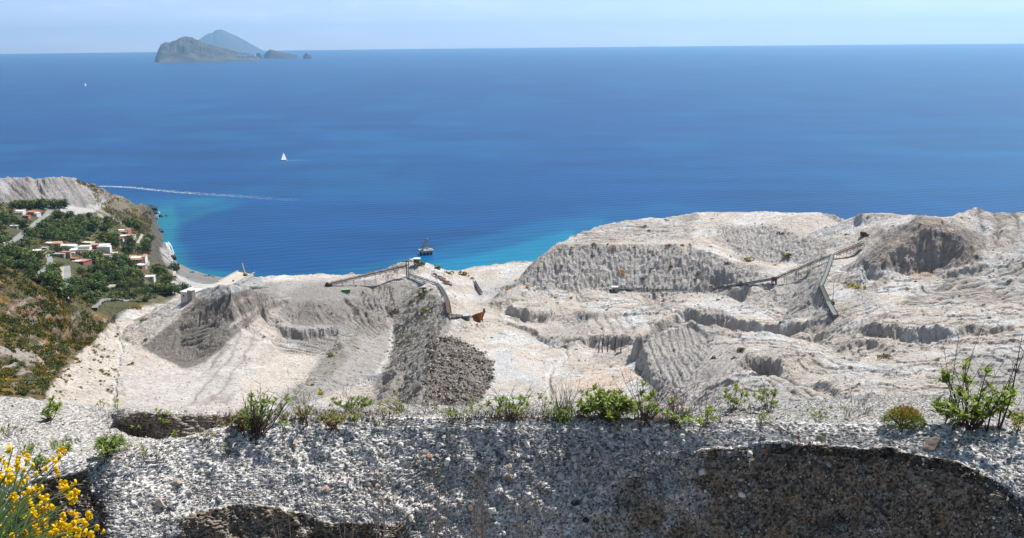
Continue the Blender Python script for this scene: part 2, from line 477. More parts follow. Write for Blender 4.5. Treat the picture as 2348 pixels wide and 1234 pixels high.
# scooped face
L((1660, 850, 442), (1690, 835, 450), (1712, 822, 455), (1730, 815, 458), (1760, 816, 456), (1790, 825, 448))
L((1670, 868, 438), (1700, 864, 445), (1740, 862, 450), (1780, 864, 448), (1800, 850, 442))
L((1790, 810, 470), (1830, 808, 472), (1850, 804, 475), (1862, 812, 468))
L((1780, 828, 463), (1820, 822, 469), (1855, 820, 471))
L((1760, 880, 410), (1820, 900, 385), (1900, 920, 365))
L((1660, 935, 365), (1760, 925, 370), (1900, 935, 352), (2050, 935, 345), (2348, 930, 345), (3600, 930, 345))
# cliff bands at the right
L((1935, 752, 585), (1970, 742, 588), (2000, 735, 590), (2030, 726, 592), (2075, 735, 582), (2110, 732, 582), (2118, 738, 578))
L((1935, 762, 583), (1970, 754, 586), (2000, 746, 588), (2030, 732, 590))
L((1972, 758, 560), (2010, 748, 560), (2040, 748, 558), (2070, 752, 556), (2110, 755, 554), (2145, 750, 554), (2170, 760, 550), (2188, 764, 549), (2200, 748, 556), (2260, 745, 558), (2300, 752, 553), (2332, 768, 545), (2600, 765, 545), (3600, 750, 545))
L((1965, 774, 557), (2000, 778, 556), (2035, 780, 554), (2070, 786, 552), (2110, 791, 550), (2150, 788, 550), (2185, 782, 545), (2220, 775, 552), (2290, 776, 549), (2332, 776, 542), (2600, 775, 542), (3600, 760, 542))
L((1955, 785, 530), (2000, 785, 528), (2060, 797, 515), (2120, 802, 508), (2200, 792, 515), (2320, 787, 515))
L((1965, 803, 527), (2000, 808, 525), (2030, 808, 518))
L((2000, 830, 480), (2080, 820, 485), (2160, 822, 480), (2240, 806, 495), (2348, 800, 495), (3600, 800, 495))
L((1900, 840, 470), (1960, 850, 455), (2030, 858, 445), (2150, 865, 435))
L((2025, 852, 455), (2050, 862, 445), (2070, 856, 450))
L((2200, 850, 450), (2240, 870, 425), (2348, 870, 420), (3600, 870, 420))
L((1880, 790, 560), (1920, 810, 530), (1900, 820, 510), (1860, 830, 478))

# ------------------------------------------------------------------ triangulate the break lines, sample on a log-polar grid
A0, A1 = R(-38), R(38)
DT, DU = 0.00095, 0.0019
NT = int((A1 - A0) / DT)
U0, U1 = math.log(215), math.log(2250)
NU = int((U1 - U0) / DU)
TH = A0 + DT * np.arange(NT); UU = U0 + DU * np.arange(NU)
_p = {}
for a, u, z in pts:                      # merge near-coincident points
    _p[(round(a / 0.0012), round(u / 0.0012))] = (a, u, z)
PP = np.array(list(_p.values()))
res = delaunay_2d_cdt([Vector((a, u * 0.9)) for a, u, z in PP], [], [], 0, 1e-7)
tv = np.array([[v[0], v[1] / 0.9] for v in res[0]])
vid = [o[0] if len(o) else 0 for o in res[3]]
tz = PP[vid, 2]
H = np.full((NU, NT), np.nan, np.float32)
gx = (tv[:, 0] - A0) / DT; gy = (tv[:, 1] - U0) / DU
for f in res[2]:
    i, j, k = f
    x0, x1 = min(gx[i], gx[j], gx[k]), max(gx[i], gx[j], gx[k])
    y0, y1 = min(gy[i], gy[j], gy[k]), max(gy[i], gy[j], gy[k])
    a = max(0, int(math.floor(x0))); b = min(NT - 1, int(math.ceil(x1)))
    c = max(0, int(math.floor(y0))); d = min(NU - 1, int(math.ceil(y1)))
    if a > b or c > d: continue
    X, Y = np.meshgrid(np.arange(a, b + 1), np.arange(c, d + 1))
    den = (gy[j] - gy[k]) * (gx[i] - gx[k]) + (gx[k] - gx[j]) * (gy[i] - gy[k])
    if abs(den) < 1e-12: continue
    w0 = ((gy[j] - gy[k]) * (X - gx[k]) + (gx[k] - gx[j]) * (Y - gy[k])) / den
    w1 = ((gy[k] - gy[i]) * (X - gx[k]) + (gx[i] - gx[k]) * (Y - gy[k])) / den
    w2 = 1 - w0 - w1
    ok = (w0 >= -1e-3) & (w1 >= -1e-3) & (w2 >= -1e-3)
    S = H[c:d + 1, a:b + 1]
    S[ok] = (w0 * tz[i] + w1 * tz[j] + w2 * tz[k])[ok]
H[np.isnan(H)] = -4
print('TIN points', len(PP), 'grid', H.shape)
H = blur(H, 2)
# ragged cliffs: the ground plan is pushed to and fro before relief is added
_R = np.exp(UU)[:, None] * np.ones((1, NT)); _T = TH[None, :] * np.ones((NU, 1))
_x = _R * np.sin(_T); _y = _R * np.cos(_T)
_w1 = fbm(_x / 17, _y / 17, 4, 711, .6) * 3.6 + fbm(_x / 4.2, _y / 4.2, 3, 712, .6) * 1.6
_w2 = fbm(_x / 17, _y / 17, 4, 713, .6) * 3.0 + fbm(_x / 4.2, _y / 4.2, 3, 714, .6) * 1.5
_k = (_R < 1050)
_i = np.arange(NU)[:, None] + _w1 * _k / (_R * DU); _j = np.arange(NT)[None, :] + _w2 * _k / (_R * DT)
_i = np.clip(_i, 0, NU - 1.001); _j = np.clip(_j, 0, NT - 1.001)
_i0 = _i.astype(int); _j0 = _j.astype(int); _fi = _i - _i0; _fj = _j - _j0
H = ((H[_i0, _j0] * (1 - _fj) + H[_i0, _j0 + 1] * _fj) * (1 - _fi) + (H[_i0 + 1, _j0] * (1 - _fj) + H[_i0 + 1, _j0 + 1] * _fj) * _fi).astype(np.float32)
RR = np.exp(UU)[:, None] * np.ones((1, NT)); TT = TH[None, :] * np.ones((NU, 1))
GX = (RR * np.sin(TT)).astype(np.float32); GY = (RR * np.cos(TT)).astype(np.float32)
H0 = H.copy()
GPX, GPY = project(GX, GY, H0)

# soft masks of material zones: drawn as outlines on the ground as seen from the look-out, stored on the ground itself
MW, MH, MS = 1174, 500, 2.0
_yy, _xx = np.mgrid[0:MH, 0:MW]; _xx = _xx * MS; _yy = _yy * MS
def poly(*P, soft=3):
    m = np.zeros((MH, MW), bool)
    n = len(P)
    for i in range(n):
        x1, y1 = P[i]; x2, y2 = P[(i + 1) % n]
        if y1 == y2: continue
        c = ((y1 > _yy) != (y2 > _yy)) & (_xx < (x2 - x1) * (_yy - y1) / (y2 - y1) + x1)
        m ^= c
    m = blur(m.astype(np.float32), soft)
    return m
def line(w, *P, soft=1):
    m = np.zeros((MH, MW), np.float32)
    for (x1, y1), (x2, y2) in zip(P[:-1], P[1:]):
        dx, dy = x2 - x1, y2 - y1
        t = np.clip(((_xx - x1) * dx + (_yy - y1) * dy) / (dx * dx + dy * dy), 0, 1)
        dd = np.hypot(_xx - x1 - t * dx, (_yy - y1 - t * dy) * 1.6)
        m = np.maximum(m, np.clip((w - dd) / 2 + .5, 0, 1))
    return blur(m, soft)
# the picture of the slope is warped a little so zone edges come out ragged
WX = fbm(GX / 14, GY / 14, 4, 91) * 9 + fbm(GX / 60, GY / 60, 3, 77) * 8
WY = fbm(GX / 14, GY / 14, 4, 191) * 5 + fbm(GX / 60, GY / 60, 3, 177) * 5
IX = np.clip(((GPX + WX) / MS), 0, MW - 1).astype(int); IY = np.clip(((GPY + WY) / MS), 0, MH - 1).astype(int)
def grid(m): return m[IY, IX]
# ------------------------------------------------------------------ relief: rills down the slopes, scarps, rubble
def slope_of(Hh):
    sc = RR * DT
    gxx = np.gradient(Hh, axis=1) / sc
    gyy = np.gradient(Hh, axis=0) / (RR * DU)
    return gxx, gyy
def lic(src, Hh, n):
    """average a noise along the fall line of the ground"""
    gxx, gyy = slope_of(Hh)
    g = np.hypot(gxx, gyy) + 1e-5
    ux, uy = gxx / g, gyy / g * (DT / DU)
    out = src.copy(); cnt = 1
    for sgn in (1, -1):
        px = np.broadcast_to(np.arange(NT, dtype=np.float32), (NU, NT)).copy()
        py = np.broadcast_to(np.arange(NU, dtype=np.float32)[:, None], (NU, NT)).copy()
        for s in range(n):
            ix = np.clip(px, 0, NT - 1).astype(np.int32); iy = np.clip(py, 0, NU - 1).astype(np.int32)
            px += sgn * ux[iy, ix]; py += sgn * uy[iy, ix]
            ix = np.clip(px + .5, 0, NT - 1).astype(np.int32); iy = np.clip(py + .5, 0, NU - 1).astype(np.int32)
            out += src[iy, ix]; cnt += 1
    return out / cnt
Hs = blur(H0, 6)
sx, sy = slope_of(Hs)
SL = np.hypot(sx, sy)
wn = rng.random((NU, NT)).astype(np.float32) - .5
wn = wn + 1.6 * blur(rng.random((NU, NT)).astype(np.float32) - .5, 2) * 2
r1 = lic(wn, Hs, 9); r1 /= r1.std()
wn2 = blur(rng.random((NU, NT)).astype(np.float32) - .5, 5)
r2 = lic(wn2 / wn2.std(), Hs, 26); r2 /= r2.std()
pale = 1 - grid(np.maximum.reduce([
    poly((-50, 440), (160, 470), (420, 440), (700, 560), (620, 650), (480, 665), (440, 690), (380, 690), (250, 730), (150, 700), (0, 600), soft=5)]))
inquarry = pale
village = 1 - pale
z_m = H0.copy()
land = sstep(-1.0, 4.0, H0)
# metre-scale relief
big = fbm(GX / 46, GY / 46, 5, 3, 0.55, ridged=True)
med = fbm(GX / 11, GY / 11, 4, 9, 0.6)
sm = fbm(GX / 3.2, GY / 3.2, 3, 29, 0.6)
calm = grid(np.maximum(poly((1110, 745), (1300, 745), (1480, 800), (1500, 920), (1140, 935), soft=6), poly((290, 830), (560, 740), (620, 760), (620, 935), (270, 935), soft=6)))
yard = grid(poly((385, 640), (500, 632), (590, 640), (560, 665), (470, 680), (385, 680), soft=2))
FURL = [  # outline, two points along a groove, spacing in metres, depth
    (((1470, 775), (1590, 742), (1630, 790), (1590, 850), (1545, 895), (1490, 860)), (1500, 775), (1545, 880), 1.9, .62),
    (((1630, 790), (1720, 800), (1690, 850), (1600, 900), (1545, 895), (1590, 850)), (1645, 790), (1560, 880), 2.4, .5, {'wob': .6}),
    (((1345, 722), (1445, 722), (1450, 770), (1340, 762)), (1362, 722), (1385, 766), 6.0, .6),
    (((405, 745), (470, 735), (500, 740), (450, 790), (410, 790)), (412, 765), (485, 748), 4.0, 1.5),
    (((610, 765), (770, 770), (780, 800), (730, 815), (640, 805)), (640, 780), (740, 800), 3.4, .9),
    (((2040, 700), (2150, 640), (2280, 605), (2420, 595), (2420, 690), (2200, 700)), (2100, 690), (2340, 640), 8.0, 1.3, {'wob': .5}),
    (((1715, 845), (1760, 835), (1960, 920), (1900, 930), (1760, 880)), (1730, 850), (1930, 922), 4.6, 1.2),
    (((2215, 490), (2240, 480), (2420, 485), (2420, 550), (2260, 560)), (2262, 484), (2252, 545), 9, 1.3, {'wob': .3}),
    (((780, 690), (830, 690), (880, 740), (850, 780), (800, 740)), (800, 690), (855, 750), 4.5, .9),
    (((775, 880), (890, 862), (885, 900), (800, 925)), (775, 890), (890, 868), 2.6, .5),
    (((540, 760), (600, 760), (520, 930), (420, 930), (480, 820)), (560, 760), (450, 925), 7, .45, {'soft': 8}),
    (((820, 660), (900, 655), (900, 700), (880, 740), (830, 720)), (870, 660), (850, 730), 3.6, 1.0, {'wob': .6}),
    (((1300, 500), (1600, 492), (1580, 550), (1300, 555)), (1320, 540), (1560, 520), 7, .7, {'soft': 6, 'wob': .8}),
    (((1290, 745), (1350, 720), (1335, 770), (1300, 800), (1220, 765)), (1350, 730), (1270, 780), 3.6, .7),
]
FMASK = grid(np.maximum.reduce([poly(*_a[0], soft=3) for _a in FURL]))
amp = (0.35 + 0.65 * inquarry) * (1 - .55 * calm) * (1 - yard) * (1 - .75 * FMASK) * land
fine = fbm(GX / 1.5, GY / 1.5, 2, 39, .6)
H = H0 + amp * (big * 0.8 + med * 0.45 + sm * 0.32 + fine * .16)
# scarps: the ground steps down along noise contours
n1 = fbm(GX / 34, GY / 34, 4, 55, 0.5)
n2 = fbm(GX / 21, GY / 21, 4, 155, 0.5)
n3 = fbm(GX / 10, GY / 10, 4, 255, 0.5)
scarp = .45 * sstep(-0.012, 0.012, n3 - .1) + sstep(-0.012, 0.012, n1) + sstep(-0.01, 0.01, n2 - 0.16) + sstep(-0.01, 0.01, n2 + 0.2)
rightq = grid(poly((1140, 650), (1500, 650), (1700, 640), (2300, 560), (2400, 560), (2400, 940), (1500, 940), (1140, 800), soft=14)) + 0.45 * grid(poly((1270, 555), (1400, 490), (1930, 480), (1900, 600), (1640, 600), (1500, 555), soft=6))
H += amp * (scarp - 1.5) * 0.95 * np.clip(rightq, 0, 1)
st = sstep(0.04, 0.4, SL)
rub = grid(np.maximum.reduce([
    poly((985, 765), (1040, 772), (1136, 830), (1130, 870), (1090, 935), (965, 935), (975, 840), soft=1),
]))
raked = grid(np.maximum.reduce([poly((1462, 775), (1590, 740), (1640, 800), (1560, 900), (1480, 850), soft=3),
                                poly((1338, 720), (1450, 720), (1450, 778), (1335, 765), soft=3)]))
stip = grid(np.maximum.reduce([poly((1190, 655), (1275, 565), (1620, 575), (1760, 640), (1660, 668), (1300, 665), soft=3),
                               poly((1640, 520), (1780, 518), (1880, 560), (1890, 595), (1760, 605), (1690, 590), soft=5)]))
H += land * inquarry * st * sstep(0.08, 0.45, SL) * (r1 * 0.50 + r2 * 0.60) * (1 - .4 * stip) * (1 - .75 * FMASK)
headm = grid(poly((-60, 400), (200, 405), (360, 470), (380, 600), (330, 600), (300, 500), (200, 470), (-60, 460), soft=3))
H += land * village * (r1 * .15 + r2 * .3) + land * headm * (r1 * .5 + r2 * .9 + fbm(GX / 14, GY / 14, 4, 888, .6, ridged=True) * .7 * (RR > 1500))
lump = blur(rng.random((NU, NT)).astype(np.float32) - .5, 1); lump /= lump.std()
H += stip * lump * 0.34 + rub * lump * 0.2
def hit0(px, py):
    a, t = az_tan(px, py); c = min(max(int(round((a - A0) / DT)), 0), NT - 1)
    r = np.exp(UU); k = int(np.argmax((H0[:, c] >= EYE + r * t) & (np.arange(NU) > 5)))
    return r[k] * math.sin(a), r[k] * math.cos(a)
FUR = np.zeros_like(H)
def furrows(P, A, Bq, spacing, amp, soft=3, wob=.16):
    """parallel grooves running from A to Bq (both given on the ground)"""
    global H, FUR
    spacing *= 1.2; amp *= 1.35
    xa, ya = hit0(*A); xb, yb = hit0(*Bq)
    l = math.hypot(xb - xa, yb - ya); nx, ny = -(yb - ya) / l, (xb - xa) / l
    ph_ = (GX * nx + GY * ny) / spacing + fbm(GX / 16, GY / 16, 3, int(spacing * 100) % 997) * wob * 2 + fbm(GX / 4, GY / 4, 2, 5) * .05
    g = np.abs((ph_ % 1.0) - .5) * 2
    g = (1 - g ** 3.0) * (.55 + .45 * fbm(GX / 9, GY / 9, 2, 31))
    m = grid(poly(*P, soft=soft)) * land
    H = H - m * amp * (1 - g)
    FUR = np.maximum(FUR, m * (1 - g))
H += land * grid(poly((900, 760), (940, 650), (1020, 690), (1000, 780), (975, 860), (950, 930), (880, 930), soft=3)) * (r1 * .45 + r2 * .5)
for _a in FURL: furrows(*_a[:5], **(_a[5] if len(_a) > 5 else {}))
headm = grid(poly((-60, 400), (200, 405), (360, 470), (380, 600), (330, 600), (300, 500), (200, 470), (-60, 460), soft=3))
H += land * village * (r1 * .15 + r2 * .3) + land * headm * (r1 * .5 + r2 * .9 + fbm(GX / 14, GY / 14, 4, 888, .6, ridged=True) * .7 * (RR > 1500))
lump = blur(rng.random((NU, NT)).astype(np.float32) - .5, 1); lump /= lump.std()
H += stip * lump * 0.34 + rub * lump * 0.2
def hit0(px, py):
    a, t = az_tan(px, py); c = min(max(int(round((a - A0) / DT)), 0), NT - 1)
    r = np.exp(UU); k = int(np.argmax((H0[:, c] >= EYE + r * t) & (np.arange(NU) > 5)))
    return r[k] * math.sin(a), r[k] * math.cos(a)
FUR = np.zeros_like(H)
def furrows(P, A, Bq, spacing, amp, soft=3, wob=.16):
    """parallel grooves running from A to Bq (both given on the ground)"""
    global H, FUR
    spacing *= 1.2; amp *= 1.35
    xa, ya = hit0(*A); xb, yb = hit0(*Bq)
    l = math.hypot(xb - xa, yb - ya); nx, ny = -(yb - ya) / l, (xb - xa) / l
    ph_ = (GX * nx + GY * ny) / spacing + fbm(GX / 16, GY / 16, 3, int(spacing * 100) % 997) * wob * 2 + fbm(GX / 4, GY / 4, 2, 5) * .05
    g = np.abs((ph_ % 1.0) - .5) * 2
    g = (1 - g ** 3.0) * (.55 + .45 * fbm(GX / 9, GY / 9, 2, 31))
    m = grid(poly(*P, soft=soft)) * land
    H = H - m * amp * (1 - g)
    FUR = np.maximum(FUR, m * (1 - g))
furrows(((1470, 775), (1590, 742), (1630, 790), (1590, 850), (1545, 895), (1490, 860)), (1500, 775), (1545, 880), 3.2, 1.1)
furrows(((1630, 790), (1720, 800), (1690, 850), (1600, 900), (1545, 895), (1590, 850)), (1645, 790), (1560, 880), 2.4, .5, wob=.6)
furrows(((1345, 722), (1445, 722), (1450, 770), (1340, 762)), (1362, 722), (1385, 766), 6.0, .6)
furrows(((405, 745), (470, 735), (500, 740), (450, 790), (410, 790)), (412, 765), (485, 748), 4.0, 1.5)
furrows(((610, 765), (770, 770), (780, 800), (730, 815), (640, 805)), (640, 780), (740, 800), 3.4, .9)
furrows(((2040, 700), (2150, 640), (2280, 605), (2420, 595), (2420, 690), (2200, 700)), (2100, 690), (2340, 640), 8.0, 1.3, wob=.5)
furrows(((1715, 845), (1760, 835), (1960, 920), (1900, 930), (1760, 880)), (1730, 850), (1930, 922), 4.6, 1.2)
furrows(((2215, 490), (2240, 480), (2420, 485), (2420, 550), (2260, 560)), (2262, 484), (2252, 545), 9, 1.3, wob=.3)
furrows(((780, 690), (830, 690), (880, 740), (850, 780), (800, 740)), (800, 690), (855, 750), 4.5, .9)
furrows(((775, 880), (890, 862), (885, 900), (800, 925)), (775, 890), (890, 868), 2.6, .5)
furrows(((540, 760), (600, 760), (520, 930), (420, 930), (480, 820)), (560, 760), (450, 925), 7, .45, soft=8)
furrows(((900, 760), (960, 700), (1020, 700), (1000, 780), (975, 860), (950, 930), (880, 930)), (985, 700), (955, 850), 3.0, .7, wob=.5)
furrows(((820, 660), (900, 655), (900, 700), (880, 740), (830, 720)), (870, 660), (850, 730), 3.6, 1.0, wob=.6)
furrows(((1300, 500), (1600, 492), (1580, 550), (1300, 555)), (1320, 540), (1560, 520), 7, .7, soft=6, wob=.8)
furrows(((1290, 745), (1350, 720), (1335, 770), (1300, 800), (1220, 765)), (1350, 730), (1270, 780), 3.6, .7)
# terraces in the layered faces
lay = grid(np.maximum.reduce([poly((600, 755), (780, 755), (740, 810), (640, 810), soft=3), poly((2270, 600), (2400, 590), (2400, 700), (2050, 700), (2150, 620), soft=6),
                              poly((1720, 845), (1960, 925), (1900, 935), (1700, 860), soft=3), poly((1290, 500), (1600, 490), (1560, 560), (1280, 560), soft=4)]))
tl = fbm(GX / 60, GY / 5.0 + GX / 16, 3, 400, .5)
H += lay * land * tl * 1.5
# cut crevices
crev = grid(np.maximum.reduce([line(3, (262, 740), (276, 790), (268, 860), (262, 935)), line(2.5, (1290, 790), (1300, 822), (1268, 850), (1256, 880), (1262, 930)),
                               line(2, (1030, 735), (1000, 800), (985, 870)), line(3, (1455, 800), (1475, 855), (1505, 905))]))
H -= crev * 1.6 * land
H = np.where(H0 < -1.5, H0, H)
# wave-washed shore keeps to its level
H = np.where((H0 < 3) & (H0 > -1.5), H0 + (H - H0) * 0.25, H)

def ground_hit(px, py, lift=0.0, far=False):
    a, t = az_tan(px, py)
    c = int(round((a - A0) / DT))
    c = min(max(c, 0), NT - 1)
    r = np.exp(UU)
    rz = EYE + r * t
    m = H[:, c] >= rz
    m[:5] = False
    k = np.argmax(m)
    if not m[k]: return None
    f = 1.0
    d0 = rz[k - 1] - H[k - 1, c]; d1 = rz[k] - H[k, c]
    f = d0 / (d0 - d1 + 1e-9)
    rr_ = r[k - 1] + (r[k] - r[k - 1]) * f
    return Vector((math.sin(a) * rr_, math.cos(a) * rr_, EYE + rr_ * t + lift))
def ground_z(x, y):
    a = math.atan2(x, y); u = math.log(math.hypot(x, y))
    c = min(max((a - A0) / DT, 0), NT - 2); k = min(max((u - U0) / DU, 0), NU - 2)
    ci, ki = int(c), int(k); fc, fk = c - ci, k - ki
    return float((H[ki, ci] * (1 - fc) + H[ki, ci + 1] * fc) * (1 - fk) + (H[ki + 1, ci] * (1 - fc) + H[ki + 1, ci + 1] * fc) * fk)

# ------------------------------------------------------------------ ground colours (material colours by zone, some with shade painted in)
def C3(r, g, b): return np.array([r, g, b], np.float32)
CREAM, WHITE, GREY, DGREY, BROWN = C3(.55, .485, .41), C3(.66, .63, .59), C3(.36, .335, .31), C3(.25, .23, .21), C3(.20, .165, .12)
col = np.ones((NU, NT, 3), np.float32) * CREAM
def paint(m, c, k=1.0):
    global col
    m = np.clip(m * k, 0, 1)[..., None]
    col = col * (1 - m) + m * c
mot = fbm(GX / 22, GY / 22, 5, 600, .6)
paint(sstep(0.05, 0.22, mot), C3(.62, .60, .565))
paint(sstep(0.05, 0.25, -mot), C3(.49, .43, .37))
mot2 = fbm(GX / 9, GY / 9, 5, 640, .65)
paint(sstep(0.12, 0.3, mot2), C3(.44, .415, .38), .40)
paint(sstep(0.2, 0.35, -mot2), C3(.60, .52, .43), .6)
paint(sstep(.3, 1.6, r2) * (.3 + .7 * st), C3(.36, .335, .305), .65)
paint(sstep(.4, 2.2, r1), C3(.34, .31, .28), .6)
Z = lambda *P, soft=4: grid(poly(*P, soft=soft))
# grey slopes of the middle distance, with shade painted onto spur and hollowed mound
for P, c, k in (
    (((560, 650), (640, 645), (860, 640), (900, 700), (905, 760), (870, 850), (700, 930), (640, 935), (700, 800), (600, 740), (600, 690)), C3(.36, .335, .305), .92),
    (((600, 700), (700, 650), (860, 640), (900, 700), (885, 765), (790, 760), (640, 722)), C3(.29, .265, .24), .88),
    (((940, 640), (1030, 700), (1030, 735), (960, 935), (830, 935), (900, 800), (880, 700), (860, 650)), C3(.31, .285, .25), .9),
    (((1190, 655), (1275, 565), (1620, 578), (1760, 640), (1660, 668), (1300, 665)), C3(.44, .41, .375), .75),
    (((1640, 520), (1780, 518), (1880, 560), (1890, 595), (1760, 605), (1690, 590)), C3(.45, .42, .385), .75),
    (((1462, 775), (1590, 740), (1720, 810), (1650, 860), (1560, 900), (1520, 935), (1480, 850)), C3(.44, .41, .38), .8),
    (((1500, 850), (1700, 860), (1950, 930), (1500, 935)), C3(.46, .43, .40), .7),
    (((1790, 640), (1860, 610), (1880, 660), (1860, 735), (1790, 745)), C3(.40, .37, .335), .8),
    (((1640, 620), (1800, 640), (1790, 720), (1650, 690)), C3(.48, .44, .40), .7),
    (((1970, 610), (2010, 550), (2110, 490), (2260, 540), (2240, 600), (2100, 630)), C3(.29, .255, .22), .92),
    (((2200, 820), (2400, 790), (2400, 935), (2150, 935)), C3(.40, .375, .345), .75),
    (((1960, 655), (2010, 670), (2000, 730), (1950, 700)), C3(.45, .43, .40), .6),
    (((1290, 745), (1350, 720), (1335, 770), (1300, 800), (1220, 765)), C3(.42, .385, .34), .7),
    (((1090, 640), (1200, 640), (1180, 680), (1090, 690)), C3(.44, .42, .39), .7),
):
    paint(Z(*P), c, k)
paint(Z((1120, 760), (1260, 780), (1300, 830), (1250, 870), (1140, 900)) * sstep(-.2, .3, fbm(GX / 30, GY / 30, 4, 444)), C3(.50, .50, .49), .9)
paint(Z((640, 815), (745, 800), (700, 870), (560, 940), (470, 940)), C3(.57, .50, .42), .8)
paint(Z((290, 860), (560, 745), (600, 760), (560, 935), (280, 935)), C3(.56, .515, .46), .6)
paint(Z((80, 935), (130, 800), (260, 735), (280, 800), (265, 935)), C3(.58, .505, .42), .8)
# dark mounds
dm = sstep(-1.4, .9, r1 * .8 + mot * 2)
paint(Z((318, 795), (448, 690), (500, 652), (600, 655), (660, 690), (560, 745), (470, 830), (425, 845), soft=2), C3(.185, .165, .14), .95)
paint(Z((318, 795), (448, 690), (500, 652), (600, 655), (660, 690), (560, 745), (470, 830), (425, 845), soft=2) * sstep(.3, 1.5, r1), C3(.34, .31, .28), .8)
paint(Z((670, 745), (680, 695), (740, 684), (790, 700), (790, 742), soft=2), C3(.25, .225, .20), .8)
paint(Z((560, 655), (640, 645), (640, 690), (600, 690)), C3(.30, .275, .25), .7)
paint(Z((760, 800), (840, 690), (860, 740), (800, 830), (680, 935), (640, 935), soft=3) * sstep(-.5, .2, mot2 + .15 * r1), C3(.25, .235, .19), .9)
paint(rub, C3(.21, .185, .16), .95)
# white rims
paint(Z((1340, 850), (1420, 830), (1450, 860), (1400, 905), (1290, 880)) * sstep(-.3, .2, mot2), C3(.66, .50, .37), .8)
paint(Z((1175, 800), (1250, 820), (1240, 860), (1170, 850)) * sstep(-.3, .2, mot2), C3(.62, .51, .40), .7)
wh = np.maximum.reduce([line(2.2, (520, 750), (545, 730), (600, 700), (660, 680)), line(2, (560, 652), (650, 632), (740, 630)),
     line(3.5, (1232, 765), (1262, 782), (1290, 795), (1298, 820), (1262, 848), (1250, 880), (1262, 930)), line(2, (1940, 655), (1990, 645), (2020, 632)),
     line(2.0, (890, 800), (900, 740)), line(2.5, (268, 760), (275, 800), (266, 860), (255, 935))])
paint(grid(wh), WHITE, .9)
# headland and village
veg = Z((-50, 455), (30, 463), (130, 480), (250, 492), (345, 500), (392, 600), (400, 650), (405, 682), (380, 692), (300, 705), (240, 740), (120, 720), (-50, 640), soft=3)
veg = np.maximum(veg, (GPX < 0) * (GPY > 460) * sstep(950, 1000, RR) * 1.0)
vm = fbm(GX / 30, GY / 30, 5, 70, .6)
veg = veg * (RR > 800)
VEG = C3(.105, .105, .05); DRY = C3(.22, .175, .11)
paint(veg, VEG)
paint(veg * sstep(0.0, .35, vm), DRY, .75)
hd = Z((-50, 380), (160, 395), (250, 430), (350, 470), (365, 500), (250, 495), (120, 480), (-50, 462), soft=2)
paint(hd, C3(.24, .205, .15))
paint(hd * sstep(.2, 1.2, r2), C3(.36, .32, .27), .6)
paint(hd * sstep(.2, 1.2, -r2), C3(.13, .12, .07), .6)
paint(hd * sstep(-.1, .3, vm), C3(.16, .14, .08), .7)
paint(Z((-60, 404), (120, 400), (170, 404), (205, 418), (245, 462), (190, 468), (120, 476), (-60, 460), soft=1), C3(.34, .31, .285))
paint(Z((-60, 410), (50, 412), (15, 458), (-60, 455), soft=1), C3(.42, .40, .38), .8)
paint(Z((30, 414), (70, 414), (60, 468), (5, 462), soft=2), C3(.24, .215, .20), .7)
paint(Z((110, 470), (215, 468), (250, 458), (232, 478), (175, 492), (140, 484), soft=1), C3(.55, .54, .53), .85)
paint(Z((205, 478), (245, 485), (300, 520), (240, 505), soft=2) * sstep(-.1, .25, r2 * .3), C3(.48, .46, .43), .9)
cliffc = Z((330, 470), (375, 470), (370, 540), (385, 560), (372, 600), (345, 600), (340, 520), soft=1)
paint(cliffc, C3(.13, .115, .10), .9)
paint(Z((368, 556), (402, 560), (412, 600), (460, 622), (560, 640), (500, 655), (430, 650), (385, 620), (372, 590), soft=1), C3(.25, .245, .24))
paint(Z((362, 570), (394, 572), (398, 598), (372, 606), soft=1) * sstep(-.3, .1, mot), C3(.50, .47, .43), .9)
paint(Z((385, 642), (470, 655), (600, 615), (600, 650), (520, 672), (470, 682), (385, 668), soft=1), C3(.46, .45, .435))
# left scrub hill
lh = Z((-60, 600), (0, 600), (60, 622), (120, 655), (200, 712), (262, 735), (205, 790), (150, 850), (90, 920), (-60, 920), soft=2)
lh = np.maximum(lh, ((GPX < 0) & (RR < 760)) * 1.0)
lm = fbm(GX / 13, GY / 13, 5, 270, .6)
paint(lh, C3(.17, .125, .075))
paint(lh * sstep(-.05, .2, lm), C3(.075, .08, .03), .85)
paint(lh * sstep(.1, .35, fbm(GX / 9, GY / 9, 4, 371, .6)), C3(.26, .15, .03), .8)
paint(Z((-60, 630), (40, 640), (110, 700), (95, 745), (20, 725), (-60, 700), soft=5) * sstep(-.15, .15, mot + .3 * lm), C3(.27, .165, .13), .9)
paint(Z((0, 790), (60, 800), (140, 815), (130, 860), (60, 885), (-60, 850), soft=3) * sstep(-.1, .15, -lm), C3(.42, .37, .32), .9)
strat = fbm(H / 1.3, GX / 60, 3, 950, .6)
paint(Z((2000, 600), (2040, 550), (2110, 505), (2240, 540), (2250, 600), (2100, 640)) * sstep(-.1, .25, strat), C3(.50, .38, .28), .95)
paint(Z((2000, 600), (2040, 550), (2110, 505), (2240, 540), (2250, 600), (2100, 640)) * sstep(.1, .35, -strat), C3(.25, .215, .19), .85)
paint(sstep(.5, .9, SL) * inquarry * sstep(0, .4, fbm(H / 2.2, GX / 40, 3, 960, .6)), C3(.50, .42, .35), .5)
paint(FUR ** 2, C3(.22, .20, .175), .65)  # grooves darkened in the colour as well as cut
paint(sstep(.25, .6, fbm(GX / 5, GY / 5, 4, 650, .65)) * inquarry * land, C3(.33, .30, .265), .45)
# grain
col *= (1 + 0.10 * (rng.random((NU, NT, 1)).astype(np.float32) - .5))
col *= (1 + 0.13 * sm * (1 - .5 * village))[..., None]
col = np.clip(col * (C3(.86, .87, .905) * inquarry[..., None] + .76 * (1 - inquarry[..., None])), .015, .8)

